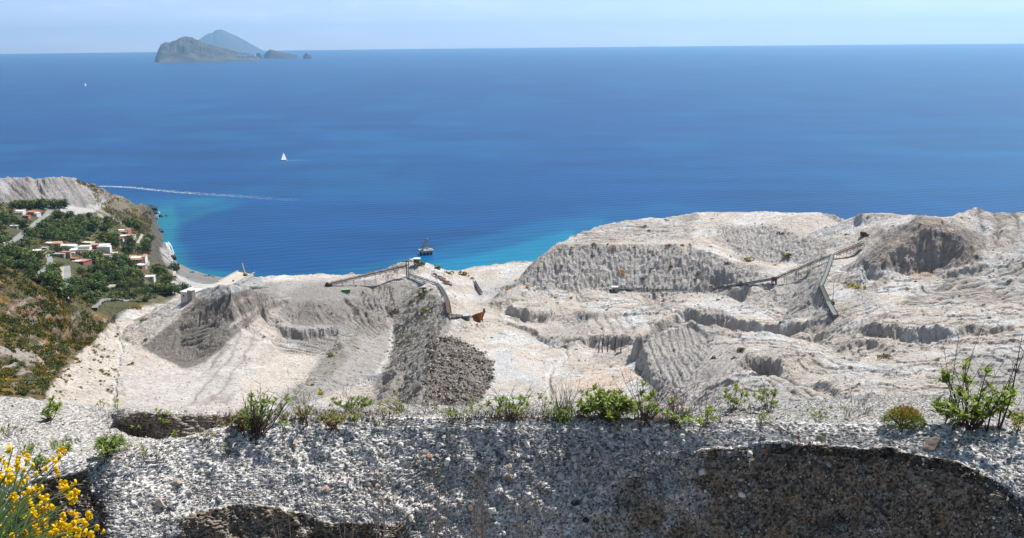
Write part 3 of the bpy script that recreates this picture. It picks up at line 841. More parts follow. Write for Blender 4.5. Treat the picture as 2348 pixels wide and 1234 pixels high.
m_ground, nt, b = newmat('pumice_ground')
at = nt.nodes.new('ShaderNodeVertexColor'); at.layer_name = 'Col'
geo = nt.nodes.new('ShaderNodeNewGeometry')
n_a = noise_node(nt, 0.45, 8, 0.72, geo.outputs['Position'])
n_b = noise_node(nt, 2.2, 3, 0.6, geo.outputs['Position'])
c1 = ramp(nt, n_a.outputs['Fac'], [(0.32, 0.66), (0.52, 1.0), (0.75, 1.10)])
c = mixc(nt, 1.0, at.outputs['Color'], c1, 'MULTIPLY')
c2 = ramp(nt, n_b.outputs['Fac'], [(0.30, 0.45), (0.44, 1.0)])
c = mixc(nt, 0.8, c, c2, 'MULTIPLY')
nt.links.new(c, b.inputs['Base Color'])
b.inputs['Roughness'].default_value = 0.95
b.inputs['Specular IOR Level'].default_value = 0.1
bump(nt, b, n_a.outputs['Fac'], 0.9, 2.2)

def grid_faces(nu, nt_, keep=None):
    idx = np.arange(nu * nt_).reshape(nu, nt_)
    q = np.stack([idx[:-1, :-1], idx[:-1, 1:], idx[1:, 1:], idx[1:, :-1]], -1)
    if keep is not None:
        q = q[keep]
    return q.reshape(-1, 4)
hm = np.maximum.reduce([H[:-1, :-1], H[1:, :-1], H[:-1, 1:], H[1:, 1:]])
q = grid_faces(NU, NT, hm > -2.5)
used = np.unique(q)
remap = np.full(NU * NT, -1, np.int32); remap[used] = np.arange(len(used))
V = np.stack([GX, GY, H], -1).reshape(-1, 3)[used]
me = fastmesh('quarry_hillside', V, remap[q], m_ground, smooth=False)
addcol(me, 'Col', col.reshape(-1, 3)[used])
o = link('quarry_hillside', me); tag(o, kind='structure')
print('ground verts', len(used))

# ------------------------------------------------------------------ sea
th_s = np.concatenate([np.radians(np.arange(-180, -44, 4.0)), np.radians(np.linspace(-42, 42, 561)), np.radians(np.arange(44, 181, 4.0))])
r_s = np.exp(np.linspace(math.log(600), math.log(45000), 420))
r_s = np.concatenate([[1.0, 300.0], r_s])
SR, ST = np.meshgrid(r_s, th_s, indexing='ij')
SX, SY = SR * np.sin(ST), SR * np.cos(ST)
spx, spy = project(SX, SY, SX * 0)
front = (np.cos(ST) > .5)
spx = np.where(front, spx, -9999); spy = np.where(front, spy, -9999)
wx = fbm(SX / 130, SY / 300, 3, 5) * 26; wy = fbm(SX / 130, SY / 300, 3, 6) * 10
six = np.clip((spx + wx) / MS, 0, MW - 1).astype(int); siy = np.clip((spy + wy) / MS, 0, MH - 1).astype(int)
def sgrid(m): return m[siy, six] * front
wake_w = fbm(SX / 40, SY / 40, 3, 8)
DEEP = C3(.004, .060, .20); OPEN = C3(.012, .115, .265); TURQ = C3(.010, .15, .245); CYAN = C3(.008, .215, .33); INK = C3(.004, .045, .165)
sc_ = np.ones(SX.shape + (3,), np.float32) * DEEP
def spaint(m, c, k=1.0):
    global sc_
    m = np.clip(m * k, 0, 1)[..., None]
    sc_ = sc_ * (1 - m) + m * c
spaint(sstep(.0, .9, np.sin(ST)) * sstep(900, 2500, SR), OPEN, 1.0)
spaint(sstep(-.2, .5, fbm(SX / 900, SY / 1800, 4, 12)), INK, .35)
spaint(sstep(-.1, .5, fbm(SX / 260, SY / 420, 4, 14)), OPEN, .35)
spaint(sgrid(poly((300, 455), (450, 452), (560, 466), (470, 490), (410, 510), (415, 560), (450, 618), (340, 560), (300, 470), soft=20)) * (.55 + .45 * sstep(-.3, .4, fbm(SX / 60, SY / 120, 4, 18))), TURQ, .7)
spaint(sgrid(poly((330, 480), (395, 470), (400, 520), (400, 570), (430, 612), (560, 632), (480, 660), (350, 620), soft=5)), C3(.025, .19, .24), .55)
spaint(sgrid(poly((400, 612), (520, 622), (700, 625), (880, 600), (960, 590), (940, 640), (500, 680), soft=9)), C3(.008, .12, .22), .5)
spaint(sgrid(poly((985, 606), (1090, 588), (1200, 560), (1290, 528), (1340, 560), (1200, 660), (960, 660), soft=9)), CYAN, .9)
spaint(sgrid(poly((900, 605), (1000, 570), (1280, 500), (1380, 500), (1350, 560), (960, 640), soft=16)), C3(.008, .14, .30), .5)
# boat wakes: churned foam on the water
sc_ = np.clip(sc_ * C3(.30, .72, .70), 0, .9)
V = np.stack([SX, SY, SX * 0], -1).reshape(-1, 3)
m_sea, nt, b = newmat('sea_water')
at = nt.nodes.new('ShaderNodeVertexColor'); at.layer_name = 'Col'
geo = nt.nodes.new('ShaderNodeNewGeometry')
def mapped(scale, rot):
    m = nt.nodes.new('ShaderNodeMapping')
    m.inputs['Scale'].default_value = scale; m.inputs['Rotation'].default_value = (0, 0, rot)
    nt.links.new(geo.outputs['Position'], m.inputs['Vector'])
    return m.outputs['Vector']
na = noise_node(nt, 1.0, 5, 0.6, mapped((0.012, 0.045, 1), R(14)))
nb = noise_node(nt, 1.0, 5, 0.6, mapped((0.0016, 0.006, 1), R(8)))
nw = nt.nodes.new('ShaderNodeTexWave'); nw.wave_type = 'BANDS'; nw.bands_direction = 'Y'
nw.inputs['Scale'].default_value = 0.013; nw.inputs['Distortion'].default_value = 5.0
nw.inputs['Detail'].default_value = 3; nw.inputs['Detail Scale'].default_value = 0.6
nt.links.new(mapped((1, 1, 1), R(-22)), nw.inputs['Vector'])
c1 = ramp(nt, na.outputs['Fac'], [(0.3, 0.90), (0.7, 1.1)])
c = mixc(nt, 1.0, at.outputs['Color'], c1, 'MULTIPLY')
c2 = ramp(nt, nb.outputs['Fac'], [(0.35, 0.84), (0.5, 1.0), (0.65, 1.12)])
c = mixc(nt, 1.0, c, c2, 'MULTIPLY')
nt.links.new(c, b.inputs['Base Color'])
b.inputs['Roughness'].default_value = 0.35
b.inputs['IOR'].default_value = 1.33
b.inputs['Specular IOR Level'].default_value = 0.10
add = nt.nodes.new('ShaderNodeMath'); add.operation = 'MULTIPLY_ADD'
nt.links.new(nw.outputs['Color'], add.inputs[0]); add.inputs[1].default_value = 0.30
nt.links.new(na.outputs['Fac'], add.inputs[2])
bump(nt, b, add.outputs[0], 0.42, 1.9)
me = fastmesh('sea', V, grid_faces(len(r_s), len(th_s)), m_sea, smooth=True)
addcol(me, 'Col', sc_.reshape(-1, 3))
tag(link('sea', me), kind='structure')

# haze over the water
hz = bpy.data.materials.new('haze'); hz.use_nodes = True
hn = hz.node_tree
hn.nodes.remove(hn.nodes['Principled BSDF'])
pv = hn.nodes.new('ShaderNodeVolumePrincipled')
pv.inputs['Color'].default_value = (0.36, 0.67, 1.0, 1)
pv.inputs['Density'].default_value = 2.5e-5
pv.inputs['Anisotropy'].default_value = 0.4
hn.links.new(pv.outputs['Volume'], hn.nodes['Material Output'].inputs['Volume'])
X, Yb, Zt, Zb = 46000, 46000, 1080, -6
V = np.array([(x, y, z) for z in (Zb, Zt) for y in (-Yb, Yb) for x in (-X, X)], float)
Fq = np.array([(0, 2, 3, 1), (4, 5, 7, 6), (0, 1, 5, 4), (2, 6, 7, 3), (0, 4, 6, 2), (1, 3, 7, 5)])
me = fastmesh('haze', V, Fq, hz)
tag(link('haze', me), kind='stuff')
# ------------------------------------------------------------------ gravel bank at the look-out
COLS = [  # px, crest (py, r), then going down: (py, steepness of the ground)
    (-900, 1110, 8.0, (1130, .4), (1170, .6), (1210, .8), (1260, .8)),
    (-60, 1088, 8.4, (1110, .4), (1150, .8), (1190, 1.2), (1260, 1.2)),
    (60, 1080, 8.5, (1105, .4), (1150, .9), (1190, 1.3), (1260, 1.3)),
    (150, 1062, 8.8, (1090, .4), (1125, 1.5), (1180, 2.3), (1260, 2.1)),
    (215, 1050, 9.0, (1075, .4), (1130, 1.3), (1170, 2.4), (1260, 1.4)),
    (270, 1036, 9.0, (1060, .35), (1120, .5), (1180, .55), (1260, .7)),
    (400, 1010, 9.3, (1030, .35), (1100, .5), (1190, .6), (1260, 1.1)),
    (445, 998, 9.4, (1020, .4), (1100, .6), (1180, .7), (1260, 2.6)),
    (560, 975, 9.6, (1000, .35), (1090, .6), (1156, .75), (1260, 2.9)),
    (690, 956, 9.8, (980, .35), (1090, .75), (1176, .8), (1260, 2.9)),
    (760, 952, 9.9, (980, .35), (1090, .8), (1200, .85), (1260, 2.7)),
    (900, 957, 10, (980, .35), (1080, 1.05), (1200, 1.2), (1260, 2.2)),
    (1000, 956, 10, (980, .4), (1045, 1.0), (1130, 1.35), (1260, 1.5)),
    (1200, 955, 10, (985, .4), (1038, 1.1), (1112, 1.5), (1260, 1.65)),
    (1400, 953, 10, (982, .4), (1028, 1.15), (1090, 1.6), (1260, 1.85)),
    (1560, 963, 9.8, (990, .45), (1045, .8), (1090, 1.6), (1260, 2.0)),
    (1680, 970, 9.75, (995, .2), (1030, .3), (1058, 1.9), (1260, 2.4)),
    (1780, 973, 9.75, (995, .15), (1018, .25), (1040, 2.4), (1260, 2.6)),
    (1900, 975, 9.75, (995, .12), (1020, .2), (1044, 2.6), (1260, 2.6)),
    (2050, 976, 9.75, (998, .12), (1030, .2), (1056, 2.6), (1260, 2.6)),
    (2200, 975, 9.75, (1000, .12), (1062, .25), (1090, 2.6), (1260, 2.6)),
    (2290, 982, 9.75, (1008, .15), (1110, .35), (1140, 2.4), (1260, 2.5)),
    (2348, 988, 9.75, (1015, .2), (1145, .6), (1170, 1.9), (1260, 2.4)),
    (3200, 1020, 9.75, (1040, .4), (1150, .9), (1180, 1.2), (1260, 2.2))]
_c = COLS; COLS = []
for px in np.arange(-900, 3201, 22.0):      # finer columns, every edge made uneven
    k = max(i for i in range(len(_c)) if _c[i][0] <= px or i == 0); k = min(k, len(_c) - 2)
    t = (px - _c[k][0]) / (_c[k + 1][0] - _c[k][0]); L0_, L1_ = _c[k], _c[k + 1]
    lp = lambda a, b: a + (b - a) * t
    j = [float(v) for v in fbm(np.array([px / 90., px / 90. + 50, px / 90. + 90]), np.array([.5, .5, .5]), 4, 333, .65)]
    segs = [(lp(L0_[3 + i][0], L1_[3 + i][0]) + (0, 16 * j[0], 16 * j[0] + 7 * j[1], 0)[i], lp(L0_[3 + i][1], L1_[3 + i][1])) for i in range(4)]
    COLS.append((px, lp(L0_[1], L1_[1]) + 5 * j[2], lp(L0_[2], L1_[2]), *segs))
FA0, FA1 = R(-60), R(60)
NTF = 1870
FTH = np.linspace(FA0, FA1, NTF)
def lin(cs, z=None):
    A = []
    for c in cs:
        a, t = az_tan(c[0], c[1]); A.append((a, c[2], c[2] * t))
    A = np.array(A)
    return np.interp(FTH, A[:, 0], A[:, 1]), np.interp(FTH, A[:, 0], A[:, 2])
cl = [[], [], [], [], []]
for c in COLS:
    a, t = az_tan(c[0], c[1]); r = c[2]; z = r * t
    cl[0].append((c[0], c[1], r))
    for i, (py, m) in enumerate(c[3:]):
        a2, t2 = az_tan(c[0], py)
        r2_ = (m * r - z) / (m - t2)
        z2 = t2 * r2_
        cl[i + 1].append((c[0], py, r2_)); r, z = r2_, z2
near = [lin(k) for k in cl]       # crest, s1, s2, s3, bottom
crest = near[0]; bot = near[4]
one = np.ones(NTF)
back7 = lin([(-900, 1045, 11.0), (0, 1045, 11.0), (200, 1035, 11.2), (300, 1020, 11.6), (400, 1015, 11.8), (560, 1000, 11.8), (800, 985, 11.4), (1200, 975, 11.3), (1600, 980, 11.0), (2348, 995, 10.9), (3200, 1015, 10.9)])
back8 = lin([(-900, 985, 13.0), (0, 985, 13.0), (200, 985, 13.1), (262, 985, 13.2), (290, 1004, 13.15), (360, 1016, 12.9), (420, 1006, 13.05), (500, 992, 13.4), (560, 982, 13.6), (640, 962, 13.4), (800, 958, 13.2), (1200, 958, 13.0), (1600, 962, 12.4), (1800, 968, 12.0), (2348, 975, 12.0), (3200, 980, 12)])
back9 = lin([(-900, 950, 14.4), (0, 950, 14.4), (200, 952, 14.3), (262, 955, 13.9), (285, 948, 13.25), (330, 946, 13.1), (360, 950, 12.95), (420, 950, 13.1), (500, 955, 13.5), (560, 950, 13.7), (600, 945, 14.0), (800, 945, 14.2), (1200, 945, 14.2), (1600, 945, 13.4), (1800, 938, 13.2), (2348, 925, 13.0), (3200, 920, 13)])
back10 = lin([(-900, 905, 16.2), (0, 911, 16.2), (100, 920, 16), (200, 934, 15.6), (300, 940, 14.4), (420, 943, 14.3), (560, 943, 14.6), (650, 936, 15.0), (900, 938, 15.2), (1200, 933, 15.2), (1400, 938, 15), (1600, 938, 14.6), (1700, 930, 14.4), (1900, 914, 14.4), (2100, 905, 14.4), (2250, 898, 14.4), (2348, 890, 14.4), (3200, 880, 14.4)])
FL = [(one * .6, one * -1.65), (one * 1.0, one * -1.8), (one * 2.6, one * -6.4), (bot[0] - .7, bot[1] - 2.2), bot, near[3], near[2], near[1], near[0],
      (near[0][0] + .5, near[0][1] - .22), back7, back8, back9, back10, (back10[0] + 1.0, back10[1] - .55), (back10[0] + 3.5, back10[1] - 3.6), (one * 60, one * -36), (one * 236, one * -114)]
NR = [6, 14, 30, 24, 90, 90, 90, 40, 18, 30, 60, 70, 60, 20, 16, 24, 16]
fr, fz = [], []
for (a, b), n in zip(zip(FL[:-1], FL[1:]), NR):
    t = np.arange(n)[:, None] / n
    fr.append(a[0] * (1 - t) + b[0] * t); fz.append(a[1] * (1 - t) + b[1] * t)
fr.append(FL[-1][0][None]); fz.append(FL[-1][1][None])
fr = np.concatenate(fr); fz = np.concatenate(fz)
fr = blur(fr, 4, (1,)); fz = blur(fz, 4, (1,))
fr = blur(fr, 3, (0,)); fz = blur(fz, 3, (0,))
NUF = fr.shape[0]
BX = fr * np.sin(FTH); BY = fr * np.cos(FTH); BZ = EYE + fz
def normals(X, Y, Zz):
    P = np.stack([X, Y, Zz], -1)
    du = np.gradient(P, axis=0); dv = np.gradient(P, axis=1)
    n = np.cross(dv, du)
    n /= np.linalg.norm(n, axis=-1, keepdims=True) + 1e-9
    return n, np.linalg.norm(np.cross(dv, du), axis=-1)
FN, _ = normals(BX, BY, BZ)
arc = np.cumsum(np.hypot(np.gradient(fr, axis=0), np.gradient(fz, axis=0)), 0)
lat = FTH[None] * 10.0 * np.ones_like(fr)
fade = sstep(1.5, 4, fr) * (1 + sstep(16, 60, fr) * 6)
steepf = np.clip(1 - FN[..., 2], 0, 1)
d = (fbm(lat / 1.3, arc / 1.3, 3, 31) * .045 + fbm(lat / .42, arc / .42, 3, 41, ridged=True) * (.018 + .13 * steepf) + fbm(lat / .13, arc / .13, 3, 51) * (.010 + .06 * steepf)) * fade
wn = rng.random(fr.shape).astype(np.float32) - .5
d += (blur(wn, 2) * .10 + blur(wn, 1) * .02) * np.where(fr < 20, 1, 0) * (.6 + .4 * steepf)
# lumps bitten out of the steep faces
d -= sstep(.15, .5, fbm(lat / .5, arc / .35, 3, 61)) * .07 * sstep(.3, .6, steepf) * (fr < 12)
BX = BX + FN[..., 0] * d; BY = BY + FN[..., 1] * d; BZ = BZ + FN[..., 2] * d
BPX, BPY = project(BX, BY, BZ)
# colours: loose pale pumice gravel, steep faces painted dark brown for their shade
fcol = np.ones(fr.shape + (3,), np.float32) * C3(.52, .50, .475)
def fpaint(m, c, k=1.0):
    global fcol
    m = np.clip(m * k, 0, 1)[..., None]
    fcol = fcol * (1 - m) + m * c
fn2 = fbm(lat / .25, arc / .25, 4, 71, .6)
fpaint(sstep(0, .4, fn2), C3(.60, .58, .55), .8)
fpaint(sstep(.2, .5, -fn2), C3(.34, .325, .31), .7)
steep_shade = sstep(.47, .60, steepf + .10 * fbm(lat / .3, arc / .3, 3, 81)) * (fr < 20)
fpaint(steep_shade, C3(.19, .148, .105), .92)
fpaint(steep_shade * sstep(.05, .45, fbm(lat / .12, arc / .08, 3, 82)), C3(.20, .155, .11), .6)
fpaint(steep_shade * sstep(.15, .45, fbm(lat / .35, arc / .3, 4, 83)), C3(.22, .20, .18), .5)
left_t = sstep(10.2, 11, fr) * sstep(640, 520, BPX) * (1 - steep_shade)
fpaint(left_t, C3(.37, .35, .325), .85)
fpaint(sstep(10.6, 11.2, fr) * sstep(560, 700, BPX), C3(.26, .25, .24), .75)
fpaint(steep_shade * (fr > 11.5), C3(.26, .225, .19), .7)
fcol *= (1 + .5 * (rng.random(fr.shape + (1,)).astype(np.float32) - .5))
fcol = np.where((rng.random(fr.shape) < .02)[..., None], fcol * .25, fcol)
fcol = np.clip(fcol * .80, .01, .8)
m_bank, nt, b = newmat('pumice_gravel')
at = nt.nodes.new('ShaderNodeVertexColor'); at.layer_name = 'Col'
geo = nt.nodes.new('ShaderNodeNewGeometry')
n_a = noise_node(nt, 22, 6, 0.75, geo.outputs['Position'])
vo = nt.nodes.new('ShaderNodeTexVoronoi'); vo.inputs['Scale'].default_value = 42
nt.links.new(geo.outputs['Position'], vo.inputs['Vector'])
c1 = ramp(nt, n_a.outputs['Fac'], [(0.32, 0.45), (0.5, 0.95), (0.7, 1.25)])
c = mixc(nt, 1.0, at.outputs['Color'], c1, 'MULTIPLY')
vb = nt.nodes.new('ShaderNodeRGBToBW'); nt.links.new(vo.outputs['Color'], vb.inputs[0])
c = mixc(nt, 1.0, c, ramp(nt, vb.outputs[0], [(0.2, 0.35), (0.5, 1.0), (0.8, 1.5)]), 'MULTIPLY')
nt.links.new(c, b.inputs['Base Color'])
b.inputs['Roughness'].default_value = 0.95
b.inputs['Specular IOR Level'].default_value = 0.1
bump(nt, b, vo.outputs['Distance'], 0.4, -0.015)
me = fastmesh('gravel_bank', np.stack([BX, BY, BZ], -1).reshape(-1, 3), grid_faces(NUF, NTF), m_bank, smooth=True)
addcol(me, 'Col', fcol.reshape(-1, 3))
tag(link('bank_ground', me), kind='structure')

FN, FAREA = normals(BX, BY, BZ)
vis = (FN[..., 0] * BX + FN[..., 1] * BY + FN[..., 2] * (BZ - EYE)) < 0
def bank_hit(px, py, rmin=0):
    dd = (BPX - px) ** 2 + (BPY - py) ** 2
    dd = np.where((fr < 20) & (fr > max(5, rmin)), dd, 1e9)
    near_ = dd < 30
    k = np.argmin(np.where(near_, fr, 1e9)) if near_.any() else np.argmin(dd)
    i, j = np.unravel_index(k, fr.shape)
    return Vector((BX[i, j], BY[i, j], BZ[i, j])), Vector(FN[i, j])

fallen = (fbm(lat / .22, arc / .6, 4, 77, .6) > .12) & (steep_shade > .3)
# loose pebbles lying on the bank
ico_v = []
ph = (1 + 5 ** .5) / 2
for s1 in (-1, 1):
    for s2 in (-1, 1):
        ico_v += [(0, s1, s2 * ph), (s1, s2 * ph, 0), (s2 * ph, 0, s1)]
ico_v = np.array(ico_v) / math.hypot(1, ph)
ico_f = []
for i in range(12):
    for j in range(i + 1, 12):
        for k in range(j + 1, 12):
            A, Bv, Cv = ico_v[i], ico_v[j], ico_v[k]
            if all(np.linalg.norm(p - q_) < 1.1 for p, q_ in ((A, Bv), (Bv, Cv), (A, Cv))):
                if np.dot(np.cross(Bv - A, Cv - A), A) > 0: ico_f.append((i, j, k))
                else: ico_f.append((i, k, j))
ico_f = np.array(ico_f)
def rot_rand(n):
    q = rng.normal(size=(n, 4)); q /= np.linalg.norm(q, axis=1, keepdims=True)
    a, b_, c_, d_ = q.T
    return np.stack([np.stack([a*a+b_*b_-c_*c_-d_*d_, 2*(b_*c_-a*d_), 2*(b_*d_+a*c_)], -1),
                     np.stack([2*(b_*c_+a*d_), a*a-b_*b_+c_*c_-d_*d_, 2*(c_*d_-a*b_)], -1),
                     np.stack([2*(b_*d_-a*c_), 2*(c_*d_+a*b_), a*a-b_*b_-c_*c_+d_*d_], -1)], 1)
def pebbles(name, P, S, Cc, mat, label=None):
    n = len(P)
    Rm = rot_rand(n)
    sc3 = S[:, None] * (0.5 + .85 * rng.random((n, 3)))
    base = ico_v[None] * (0.62 + .7 * rng.random((n, 12, 1)))
    V = np.einsum('nij,nkj->nki', Rm, base * sc3[:, None, :]) + P[:, None, :]
    Fc = (ico_f[None] + (np.arange(n) * 12)[:, None, None]).reshape(-1, 3)
    me = fastmesh(name, V.reshape(-1, 3), Fc, mat, smooth=False)
    addcol(me, 'Col', np.repeat(Cc, 12, 0))
    return link(name, me)
def stone_cols(n):
    k = rng.random(n)
    base = np.where(k[:, None] < .72, C3(.60, .57, .53), np.where(k[:, None] < .86, C3(.36, .34, .31), np.where(k[:, None] < .93, C3(.10, .10, .10), np.where(k[:, None] < .975, C3(.52, .44, .34), C3(.50, .30, .21)))))
    return (base * (.66 + .45 * rng.random((n, 1)))).astype(np.float32)
wgt = FAREA * vis * (fr > 6.5) * (fr < 17) * (BPX > -350) * (BPX < 2700)
farb = (fr >= back7[0][None] - .6)
dens = np.where(farb, np.where(BPX < 640, .10, .40), 1.0) * (1 - np.where(fallen, .70, .95) * steep_shade) * (.35 + 1.1 * sstep(-.3, .4, fbm(lat / .3, arc / .3, 3, 99)))
wgt = (wgt * dens).ravel(); wgt /= wgt.sum()
NP = 130000
idx = rng.choice(len(wgt), NP, p=wgt)
Pp = np.stack([BX, BY, BZ], -1).reshape(-1, 3)[idx] + rng.normal(size=(NP, 3)) * .006
sz = .0036 + .0075 * rng.random(NP) ** 2.2 + (rng.random(NP) < .035) * rng.random(NP) ** 2.4 * .034
sz = np.where(farb.ravel()[idx], sz * .72, sz * (.62 + .45 * sstep(.1, .32, steepf.ravel()[idx])))
Pp += FN.reshape(-1, 3)[idx] * (sz * .12)[:, None]
m_peb, nt, b = newmat('pebble_stone')
at = nt.nodes.new('ShaderNodeVertexColor'); at.layer_name = 'Col'
nt.links.new(at.outputs['Color'], b.inputs['Base Color'])
b.inputs['Roughness'].default_value = 0.9
b.inputs['Specular IOR Level'].default_value = 0.15
pc = stone_cols(NP) * np.where(farb.ravel()[idx], .70, .92)[:, None]
tag(pebbles('gravel', Pp, sz, pc, m_peb), kind='stuff')

# rubble heap on the quarry floor and blocks along the slopes
gmask = grid(poly((985, 765), (1040, 772), (1136, 830), (1130, 870), (1090, 935), (965, 935), (975, 840), soft=7)) ** 1.5
vv = (GPX > 940) & (GPX < 1160)
wr = (gmask * vv * RR * RR * (.15 + sstep(-.25, .3, fbm(GX / 7, GY / 7, 3, 901)))).ravel(); wr /= wr.sum()
n = 7500
idx = rng.choice(len(wr), n, p=wr)
Pr = np.stack([GX, GY, H], -1).reshape(-1, 3)[idx] + rng.normal(size=(n, 3)) * .4
szr = .22 + 1.0 * rng.random(n) ** 3.5
kk = rng.random(n)
cc = np.where(kk[:, None] < .40, C3(.13, .125, .11), np.where(kk[:, None] < .75, C3(.36, .31, .26), C3(.55, .46, .38))) * (.38 + .42 * rng.random((n, 1)))
tag(pebbles('rubble', Pr, szr, cc, m_peb), kind='stuff')
# loose stones and small dirt lumps on the open quarry slopes
wr = (inquarry * land * RR * RR * (.25 + stip * 3.5 + st * .8 + .5 * sstep(0, .5, mot)) * (RR < 1050) * (GPX > 60)).ravel(); wr /= wr.sum()
n = 36000
idx = rng.choice(len(wr), n, p=wr)
Pr = np.stack([GX, GY, H], -1).reshape(-1, 3)[idx]
szr = (.16 + .38 * rng.random(n) ** 3) * np.sqrt(np.hypot(Pr[:, 0], Pr[:, 1]) / 600)
kk = rng.random(n)
cc = np.where(kk[:, None] < .45, C3(.27, .245, .215), np.where(kk[:, None] < .8, C3(.45, .40, .35), C3(.60, .56, .52))) * (.6 + .35 * rng.random((n, 1)))
tag(pebbles('scattered_gravel', Pr, szr, cc, m_peb), kind='stuff')

# single stones one can pick out on the bank
def rock_mesh(name, s, flat=.7, seed=0, sub=2, rough=.28):
    bm_v = [Vector(v) for v in ico_v]; fs = [tuple(f) for f in ico_f]
    for _ in range(sub):
        mid = {}; nf = []
        def mdp(a, b_):
            k = (min(a, b_), max(a, b_))
            if k not in mid:
                mid[k] = len(bm_v); bm_v.append(((bm_v[a] + bm_v[b_]) / 2).normalized())
            return mid[k]
        for a, b_, c_ in fs:
            ab, bc, ca = mdp(a, b_), mdp(b_, c_), mdp(c_, a)
            nf += [(a, ab, ca), (b_, bc, ab), (c_, ca, bc), (ab, bc, ca)]
        fs = nf
    V = np.array([tuple(v) for v in bm_v])
    rs = np.random.default_rng(seed)
    for k in range(13):                    # chop facets
        nrm = rs.normal(size=3); nrm /= np.linalg.norm(nrm)
        dcut = .50 + .32 * rs.random()
        h = V @ nrm - dcut
        V = V - np.where(h > 0, h, 0)[:, None] * nrm
    V = V * (1 + rough * (fbm(V[:, 0] * 2 + seed, V[:, 1] * 2 + V[:, 2] * 2, 3, seed) * .5))[:, None]
    V = V * np.array([1, .75 + .3 * rs.random(), flat]) * s
    me = fastmesh(name, V, np.array(fs))
    return me
m_st = {}
for nm_, c_ in (('white', (.62, .59, .55)), ('grey', (.33, .32, .31)), ('black', (.035, .035, .04)), ('tan', (.45, .37, .28)), ('pink', (.52, .36, .27)), ('brown', (.25, .20, .15)), ('red', (.42, .18, .10)), ('olive', (.24, .23, .14))):
    m_st[nm_] = simple('stone_' + nm_, c_, .9, .15, 14, bumpd=.006)
STONES = [
 (410, 1102, 27, 'tan', 'upright tan stone with a flat face on the pale bank, right of the yellow broom'),
 (436, 1131, 22, 'grey', 'flat pale grey stone just below the upright tan stone'),
 (750, 1118, 24, 'pink', 'wedge-shaped pinkish stone above the dark hollow with dry stalks'),
 (858, 1106, 22, 'black', 'glossy black oval stone on the middle of the pale gravel bank'),
 (676, 1016, 14, 'pink', 'small orange-pink stone near the crest of the bank, one of a pair'),
 (650, 1012, 11, 'pink', 'smaller orange stone of the pair near the crest'),
 (1018, 996, 15, 'white', 'round white stone under the crest, beside a darker olive one'),
 (1036, 996, 15, 'olive', 'olive grey round stone beside the round white one'),
 (1166, 1066, 20, 'tan', 'light tan rounded stone in the speckled middle of the bank'),
 (1170, 1090, 26, 'brown', 'brown angular stone directly below the light tan one'),
 (1130, 1165, 24, 'white', 'blocky whitish stone low on the bank among dry stalks'),
 (1078, 1160, 20, 'brown', 'brown stone left of the blocky whitish one among the stalks'),
 (1318, 1150, 24, 'black', 'jet black angular stone in the shaded part of the bank'),
 (1342, 1186, 22, 'black', 'flat black stone below the jet black angular one'),
 (1378, 1112, 24, 'white', 'whitish stone with a dark shadow under it, above the shaded bank'),
 (1325, 1046, 18, 'grey', 'grey stone half buried in the speckled gravel'),
 (1508, 1036, 18, 'white', 'small tall white stone on the bank below the dry shrub'),
 (1474, 949, 20, 'black', 'dark stone on the crest beneath the green bushes'),
 (1506, 955, 28, 'pink', 'flat cream-pink stone on the crest beside a dark stone'),
 (1493, 963, 17, 'white', 'pale stone in front of the flat cream-pink stone'),
 (1524, 976, 30, 'grey', 'long grey stone just below the pink stone on the crest'),
 (1586, 988, 18, 'grey', 'dull grey stone casting a shadow, right of the long grey stone'),
 (1612, 1078, 26, 'white', 'large bright white stone at the edge of the shaded bank'),
 (1720, 1036, 22, 'white', 'low white stone at the shoulder of the shaded bank'),
 (1752, 1027, 13, 'red', 'small rust-red stone beside the low white one'),
 (1884, 1002, 22, 'olive', 'olive stone with a tan cap on the lit gravel'),
 (1835, 998, 12, 'red', 'small orange-red stone on the lit gravel strip'),
 (2136, 1016, 54, 'brown', 'largest brown boulder, broad and low, under the big green bush'),
 (2172, 978, 28, 'white', 'bright white wedge stone at the foot of the big green bush'),
 (2080, 972, 20, 'white', 'white stone between the reddish shrub and the big bush'),
 (2030, 1008, 18, 'grey', 'bluish grey rounded stone left of the brown boulder'),
 (1982, 980, 18, 'white', 'pale flat stone below the reddish shrub'),
 (1940, 958, 16, 'grey', 'light grey stone on the darker gravel behind the crest'),
 (2248, 1046, 28, 'white', 'pale chunky stone to the right of the brown boulder'),
 (2195, 1018, 16, 'tan', 'small tan stone between the brown boulder and the pale chunk'),
 (155, 1004, 24, 'grey', 'flat grey slab stone on the smooth terrace behind the broom'),
 (180, 1008, 18, 'grey', 'smaller slab stone beside the flat grey one on the terrace'),
]
for k, (px, py, wd, kind, lab) in enumerate(STONES):
    p, nrm = bank_hit(px, py)
    rdist = (p - Vector((0, 0, EYE))).length
    s = wd / F * rdist * .5
    me = rock_mesh('stone', s, .55 if wd > 40 else .75, seed=100 + k)
    me.materials.append(m_st[kind])
    o = link('boulder' if wd > 40 else 'stone', me, loc=p + nrm * s * .08)
    o.rotation_euler = (random.uniform(-.3, .3), random.uniform(-.3, .3), random.uniform(0, 6.28) if wd < 40 else .2)
    tag(o, lab, 'boulder' if wd > 40 else 'stone')
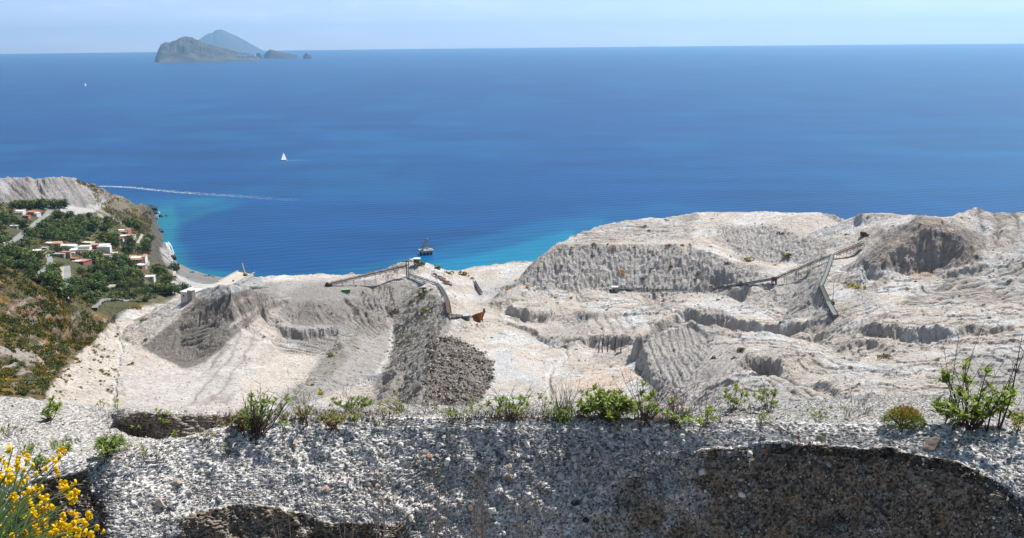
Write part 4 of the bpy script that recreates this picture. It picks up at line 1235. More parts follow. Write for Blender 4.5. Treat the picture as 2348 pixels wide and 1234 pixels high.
# ------------------------------------------------------------------ small mesh builder
class MB:
    def __init__(s): s.v = []; s.f = []
    def box(s, c, d, rz=0.0, taper=1.0):
        """c: centre of the base, d: (x, y, z) size"""
        n = len(s.v); cs, sn = math.cos(rz), math.sin(rz)
        for z, k in ((0, 1), (d[2], taper)):
            for x, y in ((-1, -1), (1, -1), (1, 1), (-1, 1)):
                X, Y = x * d[0] / 2 * k, y * d[1] / 2 * k
                s.v.append((c[0] + X * cs - Y * sn, c[1] + X * sn + Y * cs, c[2] + z))
        s.f += [(n, n+3, n+2, n+1), (n+4, n+5, n+6, n+7)] + [(n+i, n+(i+1) % 4, n+4+(i+1) % 4, n+4+i) for i in range(4)]
        return s
    def prism(s, P, z0, z1):
        n = len(s.v); k = len(P)
        for z in (z0, z1):
            s.v += [(x, y, z if not callable(z) else z(x, y)) for x, y in P]
        s.f += [tuple(range(n + k - 1, n - 1, -1)), tuple(range(n + k, n + 2 * k))] + [(n+i, n+(i+1) % k, n+k+(i+1) % k, n+k+i) for i in range(k)]
        return s
    def bar(s, a, b, w, h=None):
        """rectangular bar from a to b, w wide, h high"""
        a, b = Vector(a), Vector(b); h = h or w
        d = (b - a).normalized()
        up = Vector((0, 0, 1)) if abs(d.z) < .95 else Vector((0, 1, 0))
        x = d.cross(up).normalized() * w / 2; y = x.normalized().cross(d) * h / 2
        n = len(s.v)
        for p in (a, b):
            for u, v_ in ((-1, -1), (1, -1), (1, 1), (-1, 1)):
                s.v.append(tuple(p + x * u + y * v_))
        s.f += [(n, n+1, n+2, n+3), (n+7, n+6, n+5, n+4)] + [(n+i, n+4+i, n+4+(i+1) % 4, n+(i+1) % 4) for i in range(4)]
        return s
    def tube(s, P, r0, r1=None, k=5):
        P = [Vector(p) for p in P]; r1 = r0 if r1 is None else r1
        n0 = len(s.v)
        for i, p in enumerate(P):
            d = (P[min(i + 1, len(P) - 1)] - P[max(i - 1, 0)]).normalized()
            up = Vector((0, 0, 1)) if abs(d.z) < .9 else Vector((1, 0, 0))
            x = d.cross(up).normalized(); y = x.cross(d)
            r = r0 + (r1 - r0) * i / (len(P) - 1)
            for j in range(k):
                a = 2 * math.pi * j / k
                s.v.append(tuple(p + x * math.cos(a) * r + y * math.sin(a) * r))
        for i in range(len(P) - 1):
            for j in range(k):
                a = n0 + i * k; jj = (j + 1) % k
                s.f.append((a + j, a + jj, a + k + jj, a + k + j))
        s.f.append(tuple(n0 + j for j in range(k - 1, -1, -1)))
        s.f.append(tuple(n0 + (len(P) - 1) * k + j for j in range(k)))
        return s
    def poly(s, *P):
        n = len(s.v); s.v += [tuple(p) for p in P]; s.f.append(tuple(range(n, n + len(P)))); return s
    def mesh(s, name, mat, smooth=False):
        me = bpy.data.meshes.new(name); me.from_pydata(s.v, [], s.f); me.update()
        if mat: me.materials.append(mat)
        if smooth: me.polygons.foreach_set('use_smooth', [True] * len(me.polygons))
        return me
    def build(s, name, mat, parent=None, smooth=False, loc=None):
        return link(name, s.mesh(name, mat, smooth), parent, loc)

# ------------------------------------------------------------------ islands on the horizon
def island(name, prof, r, depth, mat, jag=.12, seed=1, cols=None):
    """prof: skyline as (px, py) with the waterline py given by its distance r; a ridge with flanks on both sides"""
    n = 260; m = 40
    xs = np.linspace(prof[0][0], prof[-1][0], n)
    ys = np.interp(xs, [p[0] for p in prof], [p[1] for p in prof])
    V = np.zeros((m, n, 3))
    for i in range(n):
        a, t = az_tan(xs[i], ys[i])
        h = max(1.0, EYE + r * t)
        dpt = depth * (0.25 + .75 * min(1, h / (.5 * max(1, r * .02))))
        for j in range(m):
            v = (j / (m - 1)) * 2 - 1
            rr = r + v * dpt
            V[j, i] = (math.sin(a) * rr, math.cos(a) * rr, h * (1 - abs(v)) ** 1.25)
    X, Y, Zz = V[..., 0], V[..., 1], V[..., 2]
    edge = np.abs(np.linspace(-1, 1, m))[:, None]
    nz = fbm(X / (r * .013), Y / (r * .02), 5, seed, .6, ridged=True)
    V[..., 2] = Zz * (1 + jag * 2.2 * nz * np.minimum(1, edge * 3)) - (edge > .97) * 5
    me = fastmesh(name, V.reshape(-1, 3), grid_faces(m, n)[:, ::1], mat, smooth=True)
    o = link(name, me); tag(o, kind='structure')
    return o
m_isl = simple('island_rock', (.075, .07, .06), .95, .55, .004)
m_isl2 = simple('island_far', (.07, .068, .06), .95, .45, .0012)
island('island_hill', [(354, 137), (358, 128), (362, 116), (369, 101), (380, 96), (388, 97), (397, 93), (402, 93), (410, 87), (420, 82.5), (430, 82), (440, 84), (450, 90), (462, 94), (480, 102), (500, 107), (520, 111), (540, 117), (556, 121), (576, 123), (590, 129), (598, 134)], 19600, 1500, m_isl, .26, 3)
island('volcano_hill', [(430, 117), (456, 90), (472, 79), (480, 75), (488, 74), (493, 68), (498, 66.5), (510, 66.5), (516, 70), (528, 75), (545, 83), (565, 94), (585, 106), (604, 117)], 41000, 3400, m_isl2, .05, 5)
island('islet_hill', [(604, 127), (609, 121), (615, 115), (619, 113), (626, 115), (640, 118), (652, 120.5), (662, 123), (672, 125.5), (682, 127)], 21500, 260, m_isl, .2, 7)
island('islet_rock_hill', [(586, 127), (590, 121), (595, 121), (600, 127)], 21000, 120, m_isl, .2, 8)
island('islet_stack_hill', [(695, 128.5), (699, 124), (702, 120), (705, 123.5), (709, 126), (714, 128.5)], 20500, 120, m_isl, .2, 9)
# white village on the island shore
m_wht = simple('whitewash', (.80, .79, .76), .8, .05, .2)
me_h = MB().box((0, 0, 0), (36, 30, 13)).box((10, -6, 13), (14, 12, 7)).mesh('island_house', m_wht)
for k in range(18):
    px = 546 + 42 * random.random(); py = 128.6 + 4.5 * random.random() - (px - 546) * .03
    x, y, z = P3(px, py, 18300)
    o = link('island_house', me_h, loc=(x, y, max(0, z - 6)))
    o.rotation_euler = (0, 0, random.random())
    o.scale = (.7 + random.random() * .9,) * 3
    tag(o, 'tiny white house in the village on the distant island shore', 'house', 'white houses on the distant island')

# ------------------------------------------------------------------ sailing boats and wakes
m_sail = simple('sailcloth', (.95, .95, .93), .7, .04, .3)
_nt = m_sail.node_tree; _tr = _nt.nodes.new('ShaderNodeBsdfTranslucent'); _tr.inputs['Color'].default_value = (.95, .95, .92, 1)
_ms = _nt.nodes.new('ShaderNodeMixShader'); _ms.inputs[0].default_value = .55
_nt.links.new(_nt.nodes['Principled BSDF'].outputs[0], _ms.inputs[1]); _nt.links.new(_tr.outputs[0], _ms.inputs[2]); _nt.links.new(_ms.outputs[0], _nt.nodes['Material Output'].inputs['Surface'])
m_hull = simple('white_hull', (.75, .75, .74), .4, .05, .3)
m_dark = simple('dark_metal', (.035, .035, .035), .6, .2, 2)
def sea_pt(px, py):
    a, t = az_tan(px, py); r = -EYE / t
    return Vector((math.sin(a) * r, math.cos(a) * r, 0.02))
def sailboat(px, py, ln, hdg, label):
    p = sea_pt(px, py)
    e = empty('sailing_boat', p, hdg)
    tag(e, label, 'sailing boat')
    h = MB(); n0 = 9; rings = []
    for i in range(n0):
        t = i / (n0 - 1); x = (t - .5) * ln
        wd = ln * .14 * math.sin(math.pi * min(1, t * .62 + .38)) if t < 1 else 0
        wd = ln * .14 * (1 - max(0, t - .45) ** 2 / .3025) * (.72 + .28 * min(1, t * 3))
        rings.append([(x, -wd, 1.15 + .4 * t), (x, -wd * .6, .1), (x, 0, -.3), (x, wd * .6, .1), (x, wd, 1.15 + .4 * t)])
    for r_ in rings: h.v += r_
    for i in range(n0 - 1):
        for j in range(4):
            a = i * 5 + j
            h.f.append((a, a + 1, a + 6, a + 5))
        h.f.append((i * 5 + 4, i * 5, i * 5 + 5, i * 5 + 9))
    h.f.append((4, 3, 2, 1, 0))
    h.build('hull', m_hull, e)
    MB().box((-ln * .05, 0, 1.3), (ln * .32, ln * .15, .55), 0, .85).build('cabin', m_hull, e)
    H_ = ln * 1.32
    MB().tube([(ln * .08, 0, 1.2), (ln * .08, 0, H_)], .12, .07, 6).tube([(ln * .08, 0, 2.3), (-ln * .38, .3, 2.3)], .09, .07, 6).build('mast', m_hull, e)
    s = MB()
    N = 8
    for i in range(N + 1):      # mainsail, slightly bellied, two skins
        z = 2.5 + (H_ - 2.7) * i / N
        wdt = ln * .45 * (1 - i / N) ** .85 + .05
        for j in range(5):
            u = j / 4
            s.v.append((ln * .07 - wdt * u, .45 * math.sin(math.pi * u) + .25 * u, z))
    for i in range(N):
        for j in range(4):
            a = i * 5 + j
            s.f.append((a, a + 1, a + 6, a + 5))
    s.build('mainsail', m_sail, e)
    s = MB()
    for i in range(N + 1):
        z = 1.8 + (H_ * .93 - 1.8) * i / N
        xf = ln * .5 - (ln * .42) * (i / N)
        wdt = ln * .44 * (1 - i / N) + .03
        for j in range(5):
            u = j / 4
            s.v.append((xf - wdt * u, .5 * math.sin(math.pi * u) * (1 - i / N), z))
    for i in range(N):
        for j in range(4):
            a = i * 5 + j
            s.f.append((a, a + 1, a + 6, a + 5))
    s.build('foresail', m_sail, e)
    return e
sailboat(652, 368, 16.5, math.pi - .12, 'white sailing yacht with two raised sails trailing a short wake')
sailboat(196.5, 197, 20, math.pi - .5, 'tiny white sailing boat far out below the distant island')
m_foam = simple('foam', (.62, .72, .78), .8, .15, .15)
def wake(name, pth, w0, w1, dens, label, seed=3):
    """broken foam streaks lying on the water"""
    rs = random.Random(seed); s = MB()
    P = [sea_pt(*p) for p in pth]
    segs = [(P[i], P[i + 1]) for i in range(len(P) - 1)]
    tot = sum((b_ - a_).length for a_, b_ in segs); acc = 0
    for a_, b_ in segs:
        l = (b_ - a_).length; d = (b_ - a_).normalized(); nrm = Vector((-d.y, d.x, 0))
        for k in range(int(l * dens)):
            t = rs.random(); g = (acc + l * t) / tot
            if rs.random() < g * .75: continue
            wdt = w0 + (w1 - w0) * g
            q_ = a_ + d * l * t + nrm * wdt * max(-1, min(1, rs.choice((-.8, -.2, .7)) + rs.gauss(0, .14)))
            L_ = rs.uniform(1.2, 4) * (1.2 - g * .4); W_ = rs.uniform(.18, .55) * (1.15 - .7 * g)
            z = .12 + rs.random() * .1
            s.poly(*[(q_ + d * u * L_ + nrm * v_ * W_ * (1 - .3 * abs(u)) + Vector((0, 0, z))) for u, v_ in ((-1, 0), (-.5, -1), (.4, -.8), (1, 0), (.5, .9), (-.4, 1))])
        acc += l
    o = s.build(name, m_foam); tag(o, kind='stuff')
wake('wake_foam', [(228, 427), (260, 428), (300, 430), (340, 434), (400, 440), (480, 446), (560, 451), (690, 460)], 6, 14, 4.0, None)
wake('wake_foam', [(657, 368), (672, 369), (690, 368), (720, 369)], 2.5, 3, .9, None, 5)
# breaking water along the beach and round the rocks
wake('surf_foam', [(382, 556), (389, 566), (393, 578), (395, 592), (404, 604)], 4, 3, 4, None, 6)
wake('surf_foam', [(360, 486), (364, 498), (357, 508)], 5, 4, 1.2, None, 7)

# rocks at the foot of the headland
m_rk = simple('dark_sea_rock', (.075, .065, .06), .95, .35, .3, bumpd=.4)
for k, (px, py, s, lab) in enumerate([
    (345, 478, 9, 'large dark crag at the very tip of the headland'), (353, 482, 9, 'dark pinnacle rock seaward of the headland crag'),
    (350, 492, 8, 'low dark rock at the base of the headland crag'), (357, 491, 5, 'small dark rock close to the headland tip'),
    (369, 497, 4.5, 'dark sea rock awash just off the headland'), (382, 495.5, 2.2, 'smallest sea rock, farthest out from the headland'),
    (356, 503, 4.5, 'rounded dark rock in the white surf'), (352, 511, 4, 'rock at the shore under the brown cliff'),
    (366, 533, 6.5, 'dark outcrop between the headland and the beach'), (358, 540, 5, 'dark shore rock beside the outcrop'),
    (396, 597, 5, 'dark rock standing on the grey beach')]):
    p = sea_pt(px, py)
    g = ground_z(p.x, p.y)
    me = rock_mesh('sea_rock', s, 1.0, seed=200 + k, sub=3, rough=.6); me.materials.append(m_rk)
    o = link('sea_rock', me, loc=(p.x, p.y, max(0, min(g, 14)) + s * .15)); tag(o, lab, 'rock')
m_rk2 = simple('pale_boulder', (.50, .47, .43), .95, .2, .5)
rb = []
for k in range(900):
    px = random.uniform(362, 396); py = random.uniform(570, 606)
    p = ground_hit(px, py)
    if p is None or p.z > 9: continue
    rb.append((*p, random.uniform(.5, 1.5)))
rb = np.array(rb)
tag(pebbles('boulder_rubble', rb[:, :3], rb[:, 3], np.ones((len(rb), 3)) * C3(.52, .49, .45), m_peb), kind='stuff')

# ------------------------------------------------------------------ ruined loading pier in the sea
m_conc = simple('weathered_concrete', (.36, .34, .30), .95, .3, .6, bumpd=.15)
m_conc2 = simple('pale_concrete', (.50, .48, .44), .95, .2, .4, bumpd=.1)
m_pile = simple('wet_pile', (.05, .045, .04), .8, .3, .8)
m_rust = simple('rusted_steel', (.12, .055, .03), .85, .4, 1.2, bumpd=.05)
m_dkst = simple('old_steel', (.055, .055, .05), .75, .3, 1.5)
m_gal = simple('galvanised_sheet', (.13, .155, .15), .6, .2, .8)
m_orange = simple('orange_rust', (.50, .19, .045), .85, .35, .9, bumpd=.05)
p = sea_pt(977, 583)
e = empty('ruined_pier', (p.x, p.y, 0), .35)
tag(e, 'ruined concrete pier head on dark piles in the sea, slab leaning up', 'pier')
for ix in range(4):
    for iy in range(3):
        MB().box((-7.5 + ix * 5, -4.5 + iy * 4.5, -2), (1.3, 1.3, 7.2)).build('pile', m_pile, e)
MB().box((0, 0, 5.0), (20, 14, 1.8)).box((0, -5.6, 3.6), (17.6, .6, 1.4)).box((0, 5.6, 3.6), (17.6, .6, 1.4)).build('deck', m_conc2, e)
MB().box((5, 0, 6.52), (7.5, 9, .9)).box((2, 3.5, 6.52), (6, 2, 1.8)).build('plinth', m_conc, e)
s = MB()
for yy in (-2.6, 1.4):
    s.bar((-7.6, yy, 6.2), (2.6, yy + 1.2, 22), 1.7, 2.2)
for i in range(6):
    t = i / 5
    s.bar((-7.6 + 10.2 * t, -2.6 + 1.2 * t, 6.4 + 15.6 * t), (-7.6 + 10.2 * t, 1.4 + 1.2 * t, 6.4 + 15.6 * t), 1.4, 1.2)
s.bar((2.6, -1.4, 22), (3.6, -1.4, 10), .5).bar((2.6, 2.6, 22), (3.6, 2.6, 10), .5)
s.bar((-9.6, -3.6, 6.5), (-4.6, -3.6, 9.6), 3.2, 2.4).bar((-5, 0, 7.5), (0, .6, 14), 4.5, .7)
s.build('leaning_gantry', m_conc2, e)
MB().tube([(2.4, .6, 22), (2.2, .6, 24.5)], .18, .18, 5).build('stub_mast', m_rust, e)

# ------------------------------------------------------------------ conveyors of the old pumice works
def above(px, py, r=None, lift=0):
    """a point on the line of sight (px, py): on the ground, or at distance r when given"""
    if r is None:
        return ground_hit(px, py, lift)
    return Vector(P3(px, py, r))
def conveyor(path, w, h, mats, label, legs=7, name='conveyor', base_r=None):
    """path: world points of the belt line; trusses either side, belt, legs down to the ground"""
    c0 = path[0].copy(); c0.z = ground_z(c0.x, c0.y)
    e = empty(name, c0)
    tag(e, label, 'conveyor', None)
    off = lambda v: v - c0
    tr = MB(); belt = MB(); brc = MB()
    for a, b in zip(path[:-1], path[1:]):
        d = (b - a); l = d.length; d.normalize()
        sd_ = d.cross(Vector((0, 0, 1))).normalized() * w / 2
        for s_ in (-1, 1):
            for zz in (0, h):
                tr.bar(off(a + sd_ * s_ + Vector((0, 0, zz))), off(b + sd_ * s_ + Vector((0, 0, zz))), .28, .28)
            n = max(2, int(l / 4))
            for i in range(n):
                p0 = a + d * l * i / n + sd_ * s_; p1 = a + d * l * (i + 1) / n + sd_ * s_
                tr.bar(off(p0), off(p0 + Vector((0, 0, h))), .14)
                tr.bar(off(p0 + Vector((0, 0, 0 if i % 2 else h))), off(p1 + Vector((0, 0, h if i % 2 else 0))), .14)
        belt.bar(off(a + Vector((0, 0, h * .55))), off(b + Vector((0, 0, h * .55))), w * .8, .22)
        n = max(1, int(l / legs))
        for i in range(n + 1):
            q_ = a + d * l * i / n
            g = ground_z(q_.x, q_.y)
            if q_.z - g > .5 and q_.z - g < 16:
                lg = MB()
                for s_ in (-1, 1):
                    lg.bar(off(q_ + sd_ * s_), off(Vector((q_.x + sd_.x * s_ * 1.5, q_.y + sd_.y * s_ * 1.5, g - .6))), .2)
                lg.bar(off(q_ + sd_ * -1.1 + Vector((0, 0, -(q_.z - g) * .5))), off(q_ + sd_ * 1.1 + Vector((0, 0, -(q_.z - g) * .5))), .16)
                lg.build('leg', mats[0], e)
    tr.build('truss', mats[0], e); belt.build('belt', mats[1], e)
    return e
def gpath(*P, lift=1.8):
    out = []
    for p in P:
        q_ = ground_hit(p[0], p[1])
        out.append(q_ + Vector((0, 0, (p[2] if len(p) > 2 else lift))))
    return out
tower_g = ground_hit(935, 634)
tx, ty = tower_g.x, tower_g.y
foot1 = ground_hit(760, 656)
conveyor([foot1 + Vector((0, 0, 1.0)), Vector((tx, ty, tower_g.z + 8.5))], 3.0, 2.2, (m_rust, m_dkst), 'long rust-brown conveyor climbing from the flat up to the hilltop tower', 9, 'inclined_conveyor')
c0 = foot1 - Vector((2, 0, 0))
e = empty('tail_drum', Vector((c0.x, c0.y, ground_z(c0.x, c0.y))), .2)
tag(e, 'dark rusted tail box at the bottom end of the rust-brown conveyor', 'machine')
MB().box((0, 0, 0), (5, 4, 2.4)).box((-1.5, 0, 2.4), (2, 3, 1.0)).build('casing', m_rust, e)
MB().tube([(-2.6, -1.6, 1.2), (-2.6, 1.6, 1.2)], .9, .9, 10).build('drum', m_dkst, e)
# transfer tower
e = empty('transfer_tower', (tx, ty, tower_g.z))
tag(e, 'tall grey transfer tower with a crosshead where conveyors meet on the hilltop', 'tower')
s = MB()
for x_ in (-1.2, 1.2):
    for y_ in (-1.2, 1.2):
        s.bar((x_, y_, -6), (x_ * .8, y_ * .8, 13.5), .4)
for i in range(7):
    z_ = -4 + i * 2.6
    s.bar((-1.2, -1.2, z_), (1.2, -1.2, z_ + 2.2), .22).bar((-1.2, 1.2, z_ + 2.2), (-1.2, -1.2, z_), .22).bar((1.2, -1.2, z_), (1.2, 1.2, z_ + 2.2), .22)
s.build('frame', m_gal, e)
MB().box((0, 0, 13.5), (3.2, 3.2, .5)).box((-2.2, 0, 13.0), (6.5, .7, .7)).box((3, 0, 13.2), (4.5, .8, .6)).build('crosshead', m_dkst, e)
MB().tube([(-1, 0, 14), (-1, 0, 17)], .12, .08, 5).build('rod', m_dkst, e)
MB().tube([(.8, 0, 14), (1.5, 0, 16)], .1, .08, 5).build('rod', m_dkst, e)
# hut and loading shed behind the tower
g = ground_hit(938, 626); g = g + Vector((6, 12, 0)); g.z = ground_z(g.x, g.y)
e = empty('cabin', g, -.1)
tag(e, 'small white-topped square cabin on legs beside the transfer tower', 'cabin')
for x_ in (-1, 1):
    for y_ in (-1, 1):
        MB().box((x_ * 2.2, y_ * 1.8, -2), (.4, .4, 5)).build('leg', m_dkst, e)
MB().box((0, 0, 3.0), (5.4, 4.4, 3.6)).build('wall', m_gal, e)
MB().box((0, 0, 6.6), (6.0, 5.2, .5)).build('roof', m_wht, e)
MB().box((-.8, -2.23, 4.2), (1.2, .1, 1.2)).build('window', m_dark, e)
MB().box((1.6, -2.23, 3.05), (1.1, .1, 2.2)).build('door', m_rust, e)
x_, y_, z_ = P3(958, 600, 925)
e = empty('loading_shed', (x_, y_, 78), .5)
tag(e, 'long open concrete loading shed running seaward behind the white cabin', 'shed')
MB().box((0, 0, 14.0), (7.5, 26, 1.0)).build('deck', m_conc2, e)
for i in range(5):
    for s_ in (-1, 1):
        MB().box((s_ * 3, -11 + i * 5.5, -6), (.9, .9, 20)).build('pillar', m_conc, e)
MB().box((-1.5, 2, 15.0), (3.6, 20, 3.4)).build('gallery', m_conc, e)
MB().box((-1.5, 2, 18.4), (4.2, 21, .4)).build('roof', m_conc2, e)
# gallery from the tower down the spur
conveyor([Vector((tx + 1, ty - 2, tower_g.z + 1.5))] + gpath((950, 640), (975, 648), (1000, 656), (1012, 668), (1024, 690), (1028, 712), lift=1.6), 2.6, 1.6, (m_gal, m_dkst), 'grey-green covered conveyor gallery winding down the crest of the spur', 14, 'conveyor_gallery')
conveyor(gpath((1026, 700), (1030, 728), lift=2.2), 3.2, 2.0, (m_rust, m_rust), 'short steep rusty chute at the lower end of the grey gallery', 14, 'conveyor_chute')
g = ground_hit(1068, 736)
hp = ground_hit(1098, 738)
conveyor([ground_hit(1031, 731) + Vector((0, 0, 2.0)), hp + Vector((-2, 0, 3.0))], 2.4, 1.4, (m_dkst, m_dkst), 'level dark truss conveyor between the rusty chute and the orange hopper', 7, 'truss_conveyor')
e = empty('control_hut', Vector((g.x, g.y + 3, ground_z(g.x, g.y + 3))), .15)
tag(e, 'small grey metal hut beside the level truss, left of the orange hopper', 'hut')
MB().box((0, 0, .0), (4.2, 3.4, 3.6)).build('wall', m_gal, e)
MB().box((0, 0, 3.6), (4.6, 3.8, .3)).build('roof', simple('pale_blue_sheet', (.40, .47, .48), .5, .1, 1), e)
MB().box((-.7, -1.73, .9), (1.4, .08, 1.5)).build('window', m_dark, e)
# hopper
e = empty('hopper', Vector((hp.x, hp.y, ground_z(hp.x, hp.y))), -.55)
tag(e, 'orange rusted steel hopper with a flared top standing on the quarry floor', 'hopper')
s = MB()
n0 = len(s.v)
top = [(-4.4, -2.6, 4.6), (4.6, -2.6, 8.2), (4.6, 2.6, 8.2), (-4.4, 2.6, 4.6)]; bt = [(-3.0, -1.8, .3), (1.6, -1.8, .9), (1.6, 1.8, .9), (-3.0, 1.8, .3)]
s.v += bt + top
s.f += [(n0 + i, n0 + (i + 1) % 4, n0 + 4 + (i + 1) % 4, n0 + 4 + i) for i in range(4)] + [(n0 + 3, n0 + 2, n0 + 1, n0)]
for i in range(4):
    for t in (.25, .5, .75):
        a = Vector(bt[i]).lerp(Vector(bt[(i + 1) % 4]), t); b_ = Vector(top[i]).lerp(Vector(top[(i + 1) % 4]), t)
        s.bar(a, b_, .3, .3)
    s.bar(top[i], top[(i + 1) % 4], .4, .4)
s.build('bin', m_orange, e)
for x_ in (-2.4, 2.2):
    for y_ in (-1.6, 1.6):
        MB().bar((x_, y_, -.8), (x_, y_ * 1.1, 2.4), .4).build('leg', m_rust, e)
MB().bar((4.5, 0, 7.6), (4.7, 0, 10.6), .5, 2.2).build('chute', m_dkst, e)
# green container
g = ground_hit(793, 672)
e = empty('container', g, .15)
tag(e, 'small pale green container alone on the flat below the rust-brown conveyor', 'container')
MB().box((0, 0, .1), (7.2, 2.8, 3.0)).build('body', simple('green_paint', (.13, .27, .14), .6, .1, .5), e)
MB().box((0, 0, 3.1), (7.3, 2.9, .12)).build('lid', simple('green_roof', (.28, .42, .26), .7, .1, .5), e)
MB().box((1.8, -1.43, .3), (2.2, .06, 2.5)).build('door', simple('green_door', (.09, .20, .11), .6, .1, .5), e)
# scrap of fallen conveyor on the seaward slope
s = MB()
rs = random.Random(4)
g = ground_hit(1000, 640)
for i in range(26):
    px = rs.uniform(988, 1030); q_ = ground_hit(px, 626 + (px - 988) * .62 + rs.uniform(-4, 4))
    if q_ is None: continue
    a = rs.uniform(-.9, -.1)
    dv = Vector((math.cos(a), math.sin(a), rs.uniform(-.15, .15))) * rs.uniform(2, 6)
    s.bar(q_ - dv + Vector((0, 0, .8)), q_ + dv + Vector((0, 0, .5)), rs.uniform(.3, 1.3), rs.uniform(.15, .4))
tag(s.build('scrap_metal', m_rust), 'heap of rusted fallen conveyor scrap on the slope right of the tower', 'scrap heap')
conveyor(gpath((1082, 640), (1092, 656), (1104, 676), lift=1.0), 1.8, 1.0, (m_dkst, m_dkst), 'short dark disused conveyor lying down the grey pit slope', 20, 'fallen_conveyor')
# right-hand line
cv = [ground_hit(1412, 667) + Vector((0, 0, 1.2)), ground_hit(1500, 671) + Vector((0, 0, 1.2)), ground_hit(1575, 671) + Vector((0, 0, 1.2))]
conveyor(cv, 2.8, 1.5, (m_dkst, m_gal), 'low dark conveyor lying level along the foot of the white hill', 9, 'ground_conveyor')
g = ground_hit(1410, 668)
e = empty('hut', g, 0)
tag(e, 'little white-roofed hut at the left end of the level conveyor under the hill', 'hut')
MB().box((0, 0, 0), (4.6, 3.6, 3.6), 0, .9).build('wall', m_conc, e)
MB().box((0, 0, 3.6), (5.4, 4.4, .4)).build('roof', m_wht, e)
MB().box((-.9, -1.86, .2), (1.1, .25, 2.2)).build('door', m_dark, e)
MB().box((-4.4, 0, 0), (3, 2, 1.6)).build('gearbox', m_rust, e)
A = ground_hit(1632, 669) + Vector((0, 0, 1.4))
Bp = ground_hit(1775, 650) + Vector((0, 0, 3.0))
Cp = ground_hit(1908, 594); Cp = Cp + Vector((0, 0, 2.6))
conveyor([A, Bp], 2.6, 1.3, (m_dkst, m_dkst), 'dark inclined conveyor rising right over the grey mound to the first trestle', 10, 'inclined_conveyor')
conveyor([Bp, Cp], 2.6, 1.3, (m_dkst, m_dkst), 'dark upper conveyor from the trestle to the junction below the hollowed mound', 10, 'upper_conveyor')
s = MB()
gz = ground_z(Bp.x, Bp.y)
e = empty('trestle', (Bp.x, Bp.y, gz))
tag(e, 'dark splayed trestle holding up the joint of the two inclined conveyors', 'trestle')
for x_ in (-1, 1):
    for y_ in (-1, 1):
        MB().bar((x_ * 2.2, y_ * 2.2, -2), (x_ * 1.0, y_ * 1.0, 3.2), .5).build('leg', m_dkst, e)
MB().box((0, 0, 2.4), (3.4, 3.0, 2.8)).build('head', m_rust, e)
D = ground_hit(1978, 566)
conveyor([Cp + Vector((2, 0, 0)), D + Vector((0, 0, 2.0))], 2.8, 1.5, (m_rust, m_rust), 'short rust-brown conveyor between the junction and the hollowed mound', 9, 'rusty_conveyor')
E1 = ground_hit(1895, 632) + Vector((0, 0, 1.4)); E2 = ground_hit(1882, 662) + Vector((0, 0, 1.4))
conveyor([Cp, E1, E2], 2.6, 1.4, (m_dkst, m_gal), 'grey branch conveyor dropping from the junction towards the viewer', 9, 'branch_conveyor')
E3 = ground_hit(1898, 700) + Vector((0, 0, 1.6)); E4 = ground_hit(1914, 733) + Vector((0, 0, 2.2))
conveyor([E2, E3], 2.8, 1.8, (m_dkst, m_dkst), 'black trussed conveyor below the bend of the branch line', 9, 'trussed_conveyor')
conveyor([E3, E4], 3.4, 1.6, (m_dkst, m_gal), 'wide dark discharge conveyor at the lowest end of the branch line', 8, 'discharge_conveyor')
g = E4.copy(); g.z = ground_z(E4.x, E4.y)
e = empty('discharge_platform', g)
tag(e, 'rusty frame on posts under the lowest end of the branch conveyor', 'frame')
for x_ in (-1.6, 1.6):
    MB().bar((x_, 0, -.8), (x_, 0, 3.4), .35).build('post', m_rust, e)
MB().box((0, 0, 2.0), (4.4, 2.2, .5)).build('platform', m_rust, e)
g = ground_hit(1909, 700)
e = empty('mast_post', Vector((g.x, g.y, g.z)))
tag(e, 'thin mast on a small rusty box right of the branch conveyor', 'mast')
MB().box((0, 0, 0), (2.4, 2, 2.6), 0, .8).build('box', m_rust, e)
MB().tube([(0, 0, 2.5), (0, 0, 17)], .16, .10, 6).build('pole', m_dkst, e)
g = ground_hit(1982, 541)
e = empty('winch', g + Vector((0, 0, 0)))
tag(e, 'dark rusted winch wreck on the slope left of the hollowed mound', 'machine')
MB().box((0, 0, 0), (6, 3, 1.6)).box((-2, 0, 1.6), (2.4, 2.4, 1.8)).bar((2, 0, 1.4), (9, 1, .4), .6).build('frame', m_rust, e)
MB().tube([(.5, -1.3, 2.2), (.5, 1.3, 2.2)], .9, .9, 10).build('drum', m_dkst, e)
for px in (1372, 1380, 1392, 1409, 1422):
    g = ground_hit(px, 806)
    if g:
        o = MB().tube([(0, 0, -1), (random.uniform(-.3, .3), 0, 5), (random.uniform(-.8, .8), 0, random.uniform(8, 11))], .42, .28, 6).build('timber_post', m_dkst, None, loc=g - Vector((0, 4, 0)))
        tag(o, 'dark weathered timber post against the low cliff below the striped field', 'post', 'timber posts against the low cliff')

# ------------------------------------------------------------------ quay, yard, crane
m_quay = simple('quay_concrete', (.50, .45, .38), .9, .12, .08, bumpd=.05)
def W2(px, py, z):
    a, t = az_tan(px, py); r = (z - EYE) / t
    return (math.sin(a) * r, math.cos(a) * r)
ZQ = 4.0
QP = [W2(455, 668, ZQ), W2(500, 647, ZQ), W2(545, 623, ZQ), W2(582, 630, ZQ), W2(560, 642, ZQ), W2(530, 655, ZQ), W2(505, 668, ZQ), W2(470, 682, ZQ)]
s = MB().prism(QP, -4, ZQ)
e = empty('quay', (0, 0, 0)); tag(e, 'long pale concrete quay reaching into the bay beyond the dark mound', 'quay')
s.build('deck', m_quay, e)
a_, b_ = W2(500, 647, ZQ), W2(546, 622, ZQ)
MB().bar((*a_, ZQ + .6), (*b_, ZQ + .6), 1.2, 1.2).build('parapet', m_conc2, e)
a_, b_ = W2(536, 652, ZQ), W2(583, 626, ZQ)
